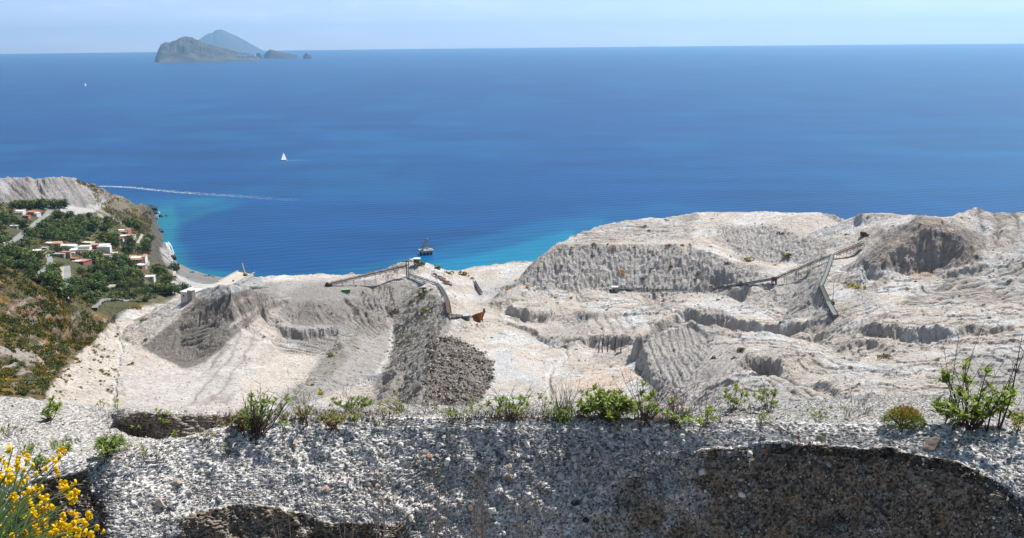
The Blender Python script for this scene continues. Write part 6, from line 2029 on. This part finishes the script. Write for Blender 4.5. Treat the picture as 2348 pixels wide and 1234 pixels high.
house(190, 605, 32, 12, 4.0, -.35, m_rose, m_rose, 'rose-pink house with a white front terrace below the stepped white house', wing=[(-3, -5, 9, 5, 3.4, m_rose, m_wht)])
house(138, 588, 26, 10, 3.2, .1, m_stone, m_conc, 'low stone cottage left of the stepped white house', wing=[(5, 5, 9, 5, 3.4, m_stone, m_terr)])
house(203, 562, 26, 9, 3.4, -.2, m_crm, m_crm, 'low cream and white house behind the big white one')
house(231, 571, 42, 13, 5.2, .08, m_wall, m_wht, 'big white two-tier house with a terracotta patch, right end of the upper row', wing=[(6, -6, 15, 7, 3.6, m_wall, m_wht), (-5, -4, 8, 6, 5.6, m_rose, m_terr)])
house(193, 571, 20, 6, 2.8, .1, m_conc, m_conc2, 'small grey outbuilding between the two rows of houses')
house(244, 591, 27, 9, 3.4, -.15, m_wall, m_stone, 'white house with a grey roof half hidden by trees, below the big white one')
house(285, 534, 29, 9, 4.0, -.05, m_wall, m_wht, 'highest house on the right terrace, white with a terracotta front', tiled=[(0, 14, 3.5, 3.4)], wing=[(5, 1, 6, 8, 4.3, m_rose, m_terr)])
house(290, 546, 44, 9, 3.6, -.05, m_wall, m_wht, 'long low white house with a pink right end under the terracotta house', wing=[(7, -2, 8, 8, 3.9, m_rose, m_rose), (-7, -3, 10, 6, 3.0, m_crm, m_wht)])
house(313, 598, 36, 14, 4.4, .2, m_wall, m_crm, 'square house ringed by bright terracotta roofs near the beach', wing=[(9, 2, 4, 18, 4.8, m_wall, m_terr), (-5, 10, 8, 5, 4.0, m_stone, m_terr)], tiled=[(0, 17, 4, 4.2)])
house(324, 613, 22, 9, 3.2, -.4, m_wall, m_wht, 'small white and terracotta house just below the square one', wing=[(4, -3, 5, 5, 2.6, m_rose, m_terr)])
house(343, 640, 26, 8, 3.4, .1, m_wall, m_wht, 'white vaulted house among trees behind the beach', wing=[(-4, -3, 6, 5, 3.0, m_wall, m_wht)])
house(443, 680, 40, 14, 5.0, -.35, m_wall, m_wht, 'large white flat-roofed industrial building beside the yard, partly behind the dark mound', cat='building', wing=[(4, -7, 4, 4, 6.2, m_conc, m_conc2)])
house(61, 500, 14, 7, 2.8, .1, m_rose, m_terr, 'little rose annexe with a terracotta roof in front of the rose villa')
house(169, 581, 15, 7, 3.0, -.1, m_wall, m_terr, 'little white house with a terracotta roof left of the stepped white house')
house(214, 581, 14, 7, 3.0, .2, m_crm, m_terr, 'little cream house with a terracotta roof between the upper row and the grey-roofed house')
house(171, 598, 14, 7, 2.8, 0, m_stone, m_terr, 'tiny stone hut with a tiled roof left of the pink house')
house(277, 552, 14, 6, 2.8, .1, m_wall, m_terr, 'little tiled house at the left end of the right-hand terrace')
house(334, 603, 13, 7, 2.8, -.2, m_crm, m_terr, 'little tiled house on the beach side of the square terracotta house')
house(264, 585, 13, 6, 2.6, .3, m_wall, m_crm, 'tiny white outhouse right of the grey-roofed house')
# parked vehicles: body, windows, four wheels
def car(p, rz, mat, ln, ht, label, group=None, cat='car', van=False):
    e = empty('parked_van' if van else 'parked_car', p, rz); tag(e, label, cat, group)
    s = MB()
    prof = [(-.5, .25), (.5, .25), (.5, .62), (.42, .95), (-.5, .97)] if van else [(-.5, .25), (.5, .25), (.5, .55), (.26, .62), (.12, 1.0), (-.28, 1.0), (-.42, .64), (-.5, .6)]
    n = len(prof)
    for y in (-.9, .9): s.v += [(x * ln, y * (.92 if z > .7 else 1), z * ht) for x, z in prof]
    s.f += [tuple(range(n)), tuple(range(2 * n - 1, n - 1, -1))] + [(i, n + i, n + (i + 1) % n, (i + 1) % n) for i in range(n)]
    s.build('body', mat, e)
    MB().box((ln * .1 if van else -ln * .08, 0, ht * .66), (ln * .5, 1.87, ht * .22)).build('window', m_win, e)
    for x in (-.32, .32):
        for y in (-.85, .85):
            MB().tube([(x * ln, y - .12, .34), (x * ln, y + .12, .34)], .36, .36, 10).build('wheel', m_dark, e)
m_silver = simple('silver_paint', (.35, .36, .38), .35, .05, 1); m_blue = simple('blue_paint', (.06, .12, .28), .35, .05, 1)
for px, py, m_, ln, ht, lab, van in [(112, 498, m_wht, 5.5, 2.4, 'white van parked on the verge of the upper road', True), (103, 502, m_silver, 4.2, 1.5, 'silver car parked behind the white van on the verge', False),
        (96, 507, m_dark, 4.2, 1.5, 'dark car parked below the silver one on the verge', False), (88, 514, m_wht, 4.0, 1.5, 'white car parked lowest on the verge of the upper road', False), (58, 545, m_dark, 4.2, 1.5, 'dark car on the paved lay-by in the scrub', False)]:
    p = ground_hit(px, py)
    car(p + Vector((0, 0, .5)), .9, m_, ln, ht, lab, cat='van' if van else 'car', van=van)
for px, py, m_, lab in [(390, 637, m_wht, 'white car, nearest the trees in the beach car park'), (398, 638, m_dark, 'dark car second from the trees in the beach car park'), (405, 641, m_wht, 'white car standing alone out in the yard'),
        (416, 637, m_wht, 'white car in front of the beach boats'), (423, 638, m_silver, 'silver car in the middle of the row behind the beach'), (431, 638, m_blue, 'blue car at the right of the row behind the beach')]:
    x_, y_ = W2(px, py, 4.6)
    car(Vector((x_, y_, max(4.9, ground_z(x_, y_) + .2))), random.uniform(-.5, .2), m_, 4.3, 1.55, lab)
x_, y_ = W2(403, 661, 4.9)
e = empty('excavator', (x_, y_, 4.9)); tag(e, 'small yellow machine standing at the edge of the pale yard', 'excavator')
MB().box((0, 0, 0), (3.4, 2.2, .8)).build('track', m_dark, e); MB().box((0, 0, .85), (2.6, 1.9, 1.6)).build('body', m_yel, e); MB().bar((1.2, 0, 1.8), (3.6, 0, 3.4), .4).bar((3.6, 0, 3.4), (4.6, 0, 1.0), .35).build('arm', m_yel, e)
def rowboat(p, rz, mat, ln, label):
    s = MB(); n = 7
    for i in range(n):
        t = i / (n - 1); w_ = .85 * math.sin(math.pi * (.18 + .82 * (1 - t))) ** .6 if t < 1 else .02
        for y, z in ((-1, .8 + .25 * t), (-.6, .1), (0, 0), (.6, .1), (1, .8 + .25 * t)): s.v.append(((t - .5) * ln, y * w_, z))
    for i in range(n - 1):
        for j in range(4): a = i * 5 + j; s.f.append((a, a + 1, a + 6, a + 5))
    s.f.append((4, 3, 2, 1, 0))
    e = empty('rowing_boat', p, rz); tag(e, label, 'boat'); s.build('hull', mat, e)
    MB().box((-.6, 0, .55), (.3, 1.4, .06)).box((.8, 0, .58), (.3, 1.2, .06)).build('bench', m_door, e)
for px, py, m_, ln, lab in [(440, 624, m_blue, 6, 'blue boat drawn up alone on the upper beach'), (471, 632, m_wht, 7, 'white boat on the beach, left of the pair'), (478, 631, m_blue, 6, 'blue and dark boat on the beach, right of the pair'), (488, 632, m_wht, 8, 'pale boat nearest the quay on the beach')]:
    x_, y_ = W2(px, py, 1.5)
    rowboat(Vector((x_, y_, ground_z(x_, y_) + .1)), random.uniform(-.6, .6), m_, ln, lab)
# ------------------------------------------------------------------ plants on the bank
def bladed(s, cols, p, d, up, ln, wd, droop, c):
    """one lance-shaped leaf, folded along the midrib"""
    d = d.normalized(); x = d.cross(up)
    if x.length < 1e-4: x = Vector((1, 0, 0))
    x.normalize(); n = x.cross(d).normalized()
    a = p; b_ = p + d * ln * .45 + n * ln * .05; t = p + d * ln - n * droop * ln
    l1 = p + d * ln * .5 + x * wd * .5 + n * ln * .09; r1_ = p + d * ln * .5 - x * wd * .5 + n * ln * .09
    k = len(s.v)
    s.v += [tuple(a), tuple(l1), tuple(t), tuple(r1_), tuple(b_)]
    s.f += [(k, k + 4, k + 1), (k + 1, k + 4, k + 2), (k, k + 3, k + 4), (k + 3, k + 2, k + 4)]
    cols += [c] * 5
m_rleaf = leafmat('rosette_leaf', [(1, 1, 1)] * 3, .5, .4)
m_stem = simple('woody_stem', (.10, .055, .04), .9, .25, 30)
m_gstem = simple('green_stem', (.085, .14, .03), .7, .2, 30)
m_dry = simple('dry_stalk', (.17, .12, .085), .9, .25, 30)
GREENS = [(.25, .33, .06), (.20, .27, .05), (.31, .37, .09), (.17, .22, .055)]
DULL = [(.17, .23, .06), (.20, .24, .075), (.14, .20, .055)]
REDG = [(.30, .15, .05), (.26, .24, .05), (.20, .26, .05), (.33, .20, .06)]
def mesh_cols(s, cols, name, mat):
    me = s.mesh(name, mat)
    addcol(me, 'Col', np.array(cols)[:, :3])
    return me
def at_dist(px, py, d_):
    v = ray(px, py).normalized()
    return Vector((0, 0, EYE)) + v * d_
def bush(base, tips, leaf, nleaf, label, cat='bush', pal=GREENS, thick=.006, bare=0, spread=.16, name='bush', side=2, upr=.5):
    """base (px, py) on the bank; tips: rosettes as (px, py); every tip gets a curved stem and a rosette of leaves"""
    b0, _n = bank_hit(*base)
    dist = (b0 - Vector((0, 0, EYE))).length
    e = empty(name, b0); tag(e, label, cat)
    st_ = MB(); lf = MB(); lc = []
    for (px, py) in tips:
        q_ = at_dist(px, py, dist + random.uniform(-spread, spread) * 1.5) - b0
        k1 = Vector((q_.x * random.uniform(.35, .6), q_.y * .5, q_.z * random.uniform(.2, .45)))
        root = Vector((random.gauss(0, .04), random.gauss(0, .04), -.05))
        k0 = root.lerp(k1, .5) + Vector((0, 0, -.01))
        st_.tube([root, k0, k1, k1.lerp(q_, .55) + Vector((random.gauss(0, .01), 0, .015)), q_], thick, thick * .35, 5)
        spots = [(q_, 1.0)]
        for _ in range(side):
            t = random.uniform(.35, .95)
            o_ = k1.lerp(q_, t) + Vector((random.gauss(0, .05), random.gauss(0, .05), random.uniform(-.02, .06)))
            st_.tube([k1.lerp(q_, t * .7), o_], thick * .5, thick * .3, 4)
            spots.append((o_, random.uniform(.6, .95)))
        for c_, ks in spots:
            L_ = leaf * ks
            for j in range(int(nleaf * ks)):
                a = j * 2.4 + random.uniform(-.3, .3); el = random.uniform(-.15, 1.1) * (1 if j % 3 else 1.2)
                d_ = Vector((math.cos(a) * math.cos(el), math.sin(a) * math.cos(el), math.sin(el) * 1.0 + .1 * upr))
                col_ = random.choice(pal); f_ = random.uniform(.8, 1.25)
                bladed(lf, lc, c_ + Vector((0, 0, -random.random() * L_ * .35)), d_, Vector((0, 0, 1)), L_ * random.uniform(.7, 1.1), L_ * .36, random.uniform(0, .2), tuple(x * f_ for x in col_))
    for _ in range(bare):
        px, py = random.choice(tips)
        q_ = at_dist(px + random.gauss(0, 30), py - random.uniform(10, 55), dist + random.uniform(-.1, .2)) - b0
        m_ = q_ * .5 + Vector((random.gauss(0, .03), 0, random.gauss(0, .03)))
        st_.tube([Vector((random.gauss(0, .05), random.gauss(0, .05), -.03)), m_, q_], thick * .55, thick * .15, 4)
        for i in range(3):
            t = random.uniform(.3, .95); p_ = m_.lerp(q_, t)
            st_.tube([p_, p_ + Vector((random.gauss(0, .05), random.gauss(0, .03), random.uniform(.02, .09)))], thick * .3, thick * .12, 3)
    st_.build('stem', m_stem, e)
    link('foliage', mesh_cols(lf, lc, 'foliage', m_rleaf), e)
    return e
def cloud(cx, cy, rx, ry, n, seed=0):
    rs = random.Random(seed); out = []
    while len(out) < n:
        x, y = rs.uniform(-1, 1), rs.uniform(-1, 1)
        if x * x + y * y < 1: out.append((cx + x * rx, cy + y * ry))
    return out
# big bush at the right
bush((2225, 975), [(2172, 872), (2170, 858), (2214, 836), (2262, 852), (2218, 875), (2150, 925), (2150, 940), (2175, 925), (2200, 900), (2215, 915), (2185, 940), (2235, 930), (2250, 905), (2262, 925), (2270, 945), (2285, 940), (2300, 915), (2315, 895), (2322, 905), (2245, 950), (2205, 955), (2290, 925), (2230, 960), (2165, 945), (2278, 900), (2310, 925)],
     .108, 17, 'large bright green leafy bush with woody stems rising above the bank at right', bare=9, thick=.010, side=1, spread=.2)
bush((2330, 985), [(2322, 950), (2335, 960), (2346, 955), (2330, 972), (2352, 945), (2360, 965)], .07, 16, 'low green and reddish bush cut by the right picture edge', pal=GREENS + REDG, bare=5)
# low red-green cushion left of it
b0, _n = bank_hit(2068, 974)
e = empty('shrub', b0); tag(e, 'dense cushion shrub, green below and russet on top, left of the big bush', 'shrub')
lf = MB(); lc = []
for k in range(2400):
    a = random.uniform(0, 6.28); rr_ = math.sqrt(random.random()); h = random.random() ** .6
    prof = (1 - rr_ ** 2) ** .5
    p_ = Vector((math.cos(a) * rr_ * .20, math.sin(a) * rr_ * .15, h * prof * .20 + .01 * math.sin(a * 5)))
    red = h * prof > .55 and random.random() < .6
    c_ = random.choice([(.26, .10, .03), (.30, .18, .03)] if red else [(.12, .20, .02), (.17, .25, .02), (.09, .14, .02), (.24, .24, .02)])
    d_ = Vector((math.cos(a) * rr_ + random.gauss(0, .4), math.sin(a) * rr_ + random.gauss(0, .4), .9))
    bladed(lf, lc, p_, d_, Vector((.2, .1, 1)), .035, .008, .1, c_)
link('foliage', mesh_cols(lf, lc, 'foliage', m_rleaf), e)
s = MB()
for k in range(14):
    a = k * .45
    s.tube([(0, 0, -.03), (math.cos(a) * .12, math.sin(a) * .1, .10)], .005, .003, 4)
s.build('stem', m_stem, e)
# centre clumps
bush((1400, 958), cloud(1395, 928, 55, 27, 34, 1) + [(1362, 893), (1375, 905), (1420, 900), (1392, 915)], .085, 15, 'wide fresh green clump on the crest, middle of the row of plants', bare=8, thick=.007, side=2)
bush((1352, 950), [(1345, 905), (1340, 930), (1362, 935), (1350, 945), (1335, 945), (1330, 925)], .075, 14, 'narrow green plant joined to the left side of the wide clump', side=1, bare=5)
bush((1480, 962), [(1475, 882), (1470, 905), (1490, 915), (1465, 925), (1500, 930), (1480, 938), (1455, 940), (1510, 940), (1496, 905)], .082, 14, 'taller green plant with one upright rosette, right of the wide clump', bare=10, side=1)
bush((1545, 966), [(1540, 918), (1545, 955), (1530, 945), (1562, 962), (1585, 960)], .075, 12, 'twiggy shrub with few green rosettes and many bare red-brown branches', bare=44, side=1, thick=.007, cat='shrub', name='shrub')
bush((1620, 968), [(1628, 940), (1635, 962), (1600, 965), (1622, 950)], .085, 14, 'small rosette plant leaning right on the crest after the twiggy shrub', bare=6, side=0)
bush((1600, 972), [(1590, 960), (1610, 970), (1578, 962)], .07, 14, 'short bright green tuft at the foot of the leaning rosette plant', side=0)
bush((1678, 938), cloud(1680, 908, 32, 22, 9, 3), .09, 13, 'green rosette bush standing behind the crest right of centre, first of two', pal=GREENS + DULL, bare=8, side=1)
bush((1762, 934), cloud(1758, 912, 32, 18, 9, 4), .085, 12, 'green rosette bush standing behind the crest right of centre, second of two', pal=GREENS + DULL, bare=6, side=1)
bush((1170, 953), cloud(1165, 928, 48, 20, 17, 5), .072, 12, 'spreading dull green plant on the crest above the speckled bank', pal=GREENS[:2] + DULL, bare=14, side=1)
bush((1246, 945), [(1240, 908), (1252, 915), (1262, 925), (1248, 930)], .065, 12, 'small upright green plant between the spreading plant and the grass tuft', pal=GREENS, bare=3, side=0)
bush((805, 943), cloud(808, 922, 48, 15, 19, 6), .075, 13, 'olive green bush with trailing stems behind the crest, left of centre', pal=GREENS[:1] + DULL, bare=10, side=1)
bush((925, 940), cloud(900, 928, 34, 12, 9, 7), .06, 10, 'thin straw-coloured plant behind the crest', pal=[(.26, .22, .08), (.22, .23, .08)], bare=12, side=1)
bush((920, 941), [(915, 925), (920, 932), (912, 938), (925, 938)], .065, 12, 'small vivid green sprig beside the straw-coloured plant', side=0)
bush((1078, 940), [(1078, 915), (1084, 925), (1076, 932)], .06, 10, 'single green sprig behind the crest next to the rubble heap', side=0)
bush((985, 944), [(945, 930), (968, 928), (1000, 934), (1030, 936)], .055, 8, 'sparse dry sprigs behind the crest below the rubble heap', pal=DULL, bare=8, side=0, name='sprig', cat='sprigs')
bush((590, 990), cloud(618, 918, 50, 17, 18, 8) + cloud(585, 958, 34, 18, 12, 9), .060, 10, 'tall olive bush left of centre with shaded underside, growing from the ledge', pal=GREENS[:1] + DULL * 2, bare=12, side=2, thick=.008)
bush((556, 985), cloud(550, 968, 28, 16, 20, 10), .05, 12, 'brown-green cushion at the foot of the tall olive bush', pal=[(.22, .19, .05), (.17, .17, .05), (.14, .15, .05)], side=1)
bush((760, 975), cloud(758, 960, 34, 12, 22, 11), .045, 11, 'low russet and olive cushion on the crest below the trailing bush', pal=REDG + DULL, bare=5, side=1)
bush((700, 965), cloud(700, 945, 22, 14, 9, 12), .045, 9, 'thin russet plant between the tall olive bush and the low cushion', pal=[(.25, .17, .07), (.20, .19, .06)], bare=8, side=0)
bush((652, 985), [(650, 960), (655, 970), (645, 968)], .06, 11, 'small green sprout with a long shadow just behind the crest', side=0)
bush((813, 968), [(812, 955), (820, 960), (804, 962)], .055, 10, 'little green sprout on the crest right of the russet cushion', side=0)
bush((872, 975), [(868, 965), (874, 970)], .05, 8, 'tiny pale green sprout on the crest', side=0)
bush((108, 960), [(118, 925), (125, 932), (135, 928), (112, 935), (128, 940), (120, 915), (105, 948), (110, 955)], .085, 13, 'leafy green bush on the pale terrace at left with a long shadow', side=2, thick=.008)
bush((248, 1035), cloud(252, 1018, 27, 16, 15, 14), .075, 12, 'sprawling green plant against the crest of the bank at left', pal=GREENS[:2] + DULL, bare=10, side=1)
bush((372, 975), [(378, 965), (370, 962), (358, 940), (366, 945), (385, 945)], .06, 11, 'green sprig hanging over the dark ledge at left', side=1)
bush((400, 1000), [(404, 990), (398, 996)], .06, 10, 'small sprig under the dark ledge', side=0)
bush((268, 935), [(268, 920), (264, 930)], .07, 11, 'single sprout at the far rim of the terrace above the ledge', side=0)
bush((232, 930), [(230, 922), (240, 926), (222, 928)], .06, 9, 'dull sprout at the far rim of the terrace', pal=DULL, side=0)
bush((147, 1040), cloud(148, 1030, 13, 9, 8, 15), .06, 10, 'grey-green tuft above the topmost yellow flowers', pal=DULL, side=1)
bush((123, 1022), [(122, 1014), (128, 1018), (118, 1018)], .06, 9, 'small tuft on the terrace above the grey-green one', pal=DULL, side=0)
bush((92, 1075), cloud(96, 1060, 18, 14, 9, 16), .06, 10, 'grey-green plant half hidden behind the yellow broom', pal=DULL, side=1)
bush((1850, 995), [(1745, 968), (1750, 960)], .05, 8, 'little pale sprout on the gravel behind the crest', side=0)
for k in range(34):
    px = random.choice((random.uniform(640, 1130), random.uniform(1130, 1640), random.uniform(20, 560), random.uniform(1640, 2150)))
    py = {0: 952, 1: 958}[k % 2] if px > 560 else random.uniform(990, 1060)
    if px > 1640: py = random.uniform(935, 970)
    w_ = random.uniform(6, 20)
    bush((px, py), [(px + random.gauss(0, w_), py - random.uniform(4, 18)) for _ in range(random.randint(3, 7))], random.uniform(.035, .055), 8,
         'small dry weed scattered on the gravel between the larger bushes', 'weed', pal=random.choice((DULL, REDG[1:3] + DULL, [(.26, .22, .08), (.22, .23, .08)])), bare=random.randint(2, 7), side=0, thick=.004, name='weed')['group'] = 'small weeds on the gravel bank'
# grass tuft on the crest
b0, _n = bank_hit(1290, 958)
dist = (b0 - Vector((0, 0, EYE))).length
e = empty('grass_tuft', b0); tag(e, 'tuft of thin upright green blades on the crest left of the green clump', 'grass tuft')
s = MB()
for k in range(70):
    hh = random.choice((25, 35, 45, 60, 85)) * random.uniform(.7, 1.1)
    q_ = at_dist(1288 + random.gauss(0, 20), 955 - hh, dist + random.uniform(-.1, .1)) - b0
    r0_ = Vector((random.gauss(0, .05), random.gauss(0, .05), -.02))
    s.tube([r0_, r0_.lerp(q_, .5) + Vector((random.gauss(0, .008), 0, .01)), q_], .0035, .0012, 3)
s.build('blade', m_gstem, e)
lf = MB(); lc = []
for k in range(110):
    p_ = Vector((random.gauss(0, .10), random.gauss(0, .06), random.uniform(.0, .14)))
    bladed(lf, lc, p_, Vector((random.gauss(0, .6), random.gauss(0, .4), 1)), Vector((0, 1, .2)), .06, .011, .1, random.choice(GREENS))
link('foliage', mesh_cols(lf, lc, 'foliage', m_rleaf), e)
# dry grass and low weeds along the crest
s = MB()
for k in range(1500):
    px = random.choice((random.uniform(560, 1700), random.gauss(600, 60), random.gauss(800, 70), random.gauss(1430, 110), random.gauss(1180, 60)))
    py = random.choice((944, 950, 957, 963)) + random.uniform(-6, 4)
    p_, _n = bank_hit(px, py)
    a = random.uniform(0, 6.28)
    for j in range(2):
        t_ = p_ + Vector((random.gauss(0, .03), random.gauss(0, .03), random.uniform(.025, .11)))
        w_ = Vector((.0022, 0, 0))
        s.poly(p_ - w_, p_ + w_, t_)
tag(s.build('dry_grass', m_dry), kind='stuff')
# dry stalks standing in front of the bank
def stalks(px, py_top, n, wpx, label, rdist=None, dark=True):
    base = at_dist(px, 1275, 6.6 if rdist is None else rdist)
    e = empty('dry_stalks', base); tag(e, label, 'dead plant', None)
    s = MB(); sd_ = MB()
    for k in range(n):
        x0 = px + random.gauss(0, wpx * .4); x1 = x0 + random.gauss(0, wpx * .45)
        d_ = (6.6 if rdist is None else rdist) + random.uniform(-.25, .25)
        top_ = random.uniform(py_top, py_top + 75)
        a = at_dist(x0, 1280, d_) - base; b_ = at_dist(x1, top_, d_ + .05) - base
        m_ = a.lerp(b_, .5) + Vector((random.gauss(0, .012), 0, 0))
        s.tube([a, m_, b_], .0035, .0012, 4)
        for i in range(5):
            t = random.uniform(.3, 1); p_ = m_.lerp(b_, t) if t > .5 else a.lerp(m_, t * 2)
            q_ = p_ + Vector((random.choice((-1, 1)) * random.uniform(.012, .05), 0, random.uniform(.015, .06)))
            s.tube([p_, q_], .0014, .0008, 3)
            for _ in range(2):
                w = q_ + Vector((random.gauss(0, .006), 0, random.gauss(0, .006)))
                s.box(tuple(w), (.006, .006, .007), random.random())
    s.build('stem', m_dry, e)
stalks(640, 1150, 4, 22, 'few dry stalks in front of the dark hollow at left')
stalks(790, 1120, 4, 30, 'dry stalks at the right end of the dark hollow')
stalks(870, 1090, 6, 30, 'tangle of dry stalks with tiny leaves below the black oval stone')
stalks(1010, 1060, 8, 34, 'group of thin dry stalks right of the hollow')
stalks(1110, 1050, 9, 34, 'tallest group of dry red-brown stalks, low in the centre of the picture')
stalks(1205, 1090, 6, 26, 'dry stalks at the right end of the row, before the shade')
stalks(1283, 1180, 3, 12, 'two or three pale dry stems in front of the shaded bank')
# tall bare stems through the right-hand bush
def bare_stems(base, tops, label, thick=.005):
    b0, _n = bank_hit(*base); dist = (b0 - Vector((0, 0, EYE))).length
    e = empty('bare_stems', b0); tag(e, label, 'dead plant')
    s = MB()
    for px, py in tops:
        q_ = at_dist(px, py, dist + random.uniform(-.15, .1)) - b0
        a = Vector((random.gauss(0, .05), random.gauss(0, .05), -.03))
        m1 = a.lerp(q_, .33) + Vector((random.gauss(0, .02), 0, .01)); m2 = a.lerp(q_, .7) + Vector((random.gauss(0, .015), 0, 0))
        s.tube([a, m1, m2, q_], thick, thick * .25, 5)
        for i in range(9):
            t = random.uniform(.3, .97); p_ = (m1.lerp(m2, (t - .33) / .37) if t < .7 else m2.lerp(q_, (t - .7) / .3)) if t > .33 else a.lerp(m1, t / .33)
            dd = Vector((random.gauss(0, .06), random.gauss(0, .03), random.uniform(.03, .11)))
            s.tube([p_, p_ + dd * .6, p_ + dd], thick * .35, thick * .15, 3)
    s.build('stem', m_stem, e)
bare_stems((2180, 978), [(2163, 790), (2200, 760), (2235, 800), (2258, 735), (2255, 830)], 'tall bare grey-brown stems rising out of the big right-hand bush')
bare_stems((2270, 978), [(2345, 765), (2352, 800), (2330, 830), (2318, 860)], 'thick dark red-brown stem slanting to the right edge above the big bush', .009)
bare_stems((1480, 965), [(1395, 850), (1420, 840), (1440, 860), (1460, 870), (1515, 850), (1545, 870), (1570, 850), (1600, 880), (1490, 845), (1530, 885), (1585, 900), (1560, 910)], 'cloud of fine bare twigs rising behind the green clumps in the centre', .004)
bare_stems((1290, 958), [(1262, 850), (1275, 880), (1300, 862), (1330, 870), (1342, 885)], 'very fine upright bare stalks behind the grass tuft', .003)
bare_stems((1970, 935), [(1950, 895), (1962, 905), (1985, 892), (2000, 905)], 'short fine stalks on the dark gravel left of the reddish shrub', .003)

# ------------------------------------------------------------------ flowering broom close by at the lower left
CLUS = [(30, 1026, 1), (45, 1052, 2), (62, 1056, 3), (46, 1075, 3), (76, 1066, 1), (4, 1072, 3), (12, 1092, 4), (141, 1046, 3), (124, 1060, 2), (124, 1077, 3), (2, 1112, 4), (22, 1112, 4), (36, 1118, 3), (64, 1112, 4), (70, 1128, 3),
        (130, 1098, 2), (88, 1122, 2), (152, 1112, 2), (166, 1118, 2), (147, 1128, 3), (172, 1142, 5), (160, 1150, 2), (104, 1148, 3), (100, 1162, 4), (46, 1150, 3), (72, 1152, 2), (108, 1170, 3), (70, 1172, 4), (55, 1175, 2), (62, 1190, 4), (78, 1200, 4), (12, 1183, 2),
        (84, 1186, 3), (70, 1215, 4), (100, 1195, 4), (104, 1212, 3), (125, 1208, 3), (152, 1195, 5), (145, 1212, 4), (165, 1205, 3), (203, 1192, 4), (192, 1205, 3), (215, 1208, 2), (198, 1222, 4), (176, 1222, 4), (140, 1232, 5), (90, 1235, 4), (20, 1225, 3), (50, 1240, 3), (115, 1240, 4), (208, 1238, 4), (5, 1205, 2), (0, 1160, 2), (30, 1140, 2)]
base = at_dist(-70, 1560, 2.35)
e = empty('broom_bush', base); tag(e, 'broom in full yellow flower with thin green stems, close by at lower left', 'bush')
m_flow = leafmat('yellow_petal', [(1, 1, 1)] * 3, .55, .35)
st_ = MB()
for k, (px, py, nfl) in enumerate(CLUS):
    d_ = 2.35 + random.uniform(-.30, .35) + (1240 - py) * .0006
    tip = at_dist(px, py, d_) - base
    ra = at_dist(random.uniform(-120, 60), 1330, d_ - .05) - base
    r0_ = Vector((random.gauss(0, .04), random.gauss(0, .04), 0))
    st_.tube([r0_, ra, ra.lerp(tip, .5) + Vector((-.012, 0, .018)), tip], .0028, .0013, 5)
    lf = MB(); lc = []
    for j in range(nfl):
        cp = tip + Vector((random.gauss(0, .0085), random.gauss(0, .009), random.uniform(-.016, .018)))
        a = random.uniform(0, 6.28); out = Vector((math.cos(a), math.sin(a), random.uniform(-.1, .5))).normalized()
        s0 = .0099 * random.uniform(.85, 1.2)
        sidev = out.cross(Vector((0, 0, 1))).normalized(); upv = sidev.cross(out)
        yel = random.choice([(.90, .60, .008), (.86, .52, .006), (.95, .68, .02), (.88, .56, .01)])
        def petal(dv, wv, L_, W_, cup, col_):
            k0 = len(lf.v); dv = dv.normalized(); wv = wv.normalized(); nv = dv.cross(wv)
            rows = [(0, .12), (.35, .8), (.7, 1.0), (.92, .6), (1.0, .1)]
            for (t, w) in rows:
                for u in (-1, 0, 1):
                    lf.v.append(tuple(cp + dv * L_ * t + wv * W_ * w * u * .5 + nv * (cup * L_ * (abs(u) * .35 - math.sin(t * 3.1) * .25))))
                    lc.append(tuple(c_ * (.85 + .2 * t) for c_ in col_))
            for r_ in range(4):
                for u in range(2):
                    a_ = k0 + r_ * 3 + u; lf.f.append((a_, a_ + 1, a_ + 4, a_ + 3))
        petal(upv + out * .35, sidev, s0 * 1.15, s0 * 1.25, .8, yel)
        petal(out + sidev * .55, upv, s0 * 1.0, s0 * .6, .6, yel)
        petal(out - sidev * .55, upv, s0 * 1.0, s0 * .6, -.6, yel)
        petal(out - upv * .55, sidev, s0 * 1.1, s0 * .55, -.9, tuple(c_ * .88 for c_ in yel))
    link('flower_cluster', mesh_cols(lf, lc, 'flower_cluster', m_flow), e)
for k in range(130):
    d_ = 2.35 + random.uniform(-.35, .45)
    x1 = random.uniform(-40, 150); y1 = 1090 + (x1 * .5) + random.uniform(0, 120)
    tip = at_dist(x1, y1, d_) - base; ra = at_dist(x1 * .5 - 60 + random.gauss(0, 40), 1330, d_) - base
    st_.tube([Vector((0, 0, 0)), ra, ra.lerp(tip, .5) + Vector((-.01, 0, .012)), tip], .0024, .0010, 4)
st_.build('stem', m_gstem, e)
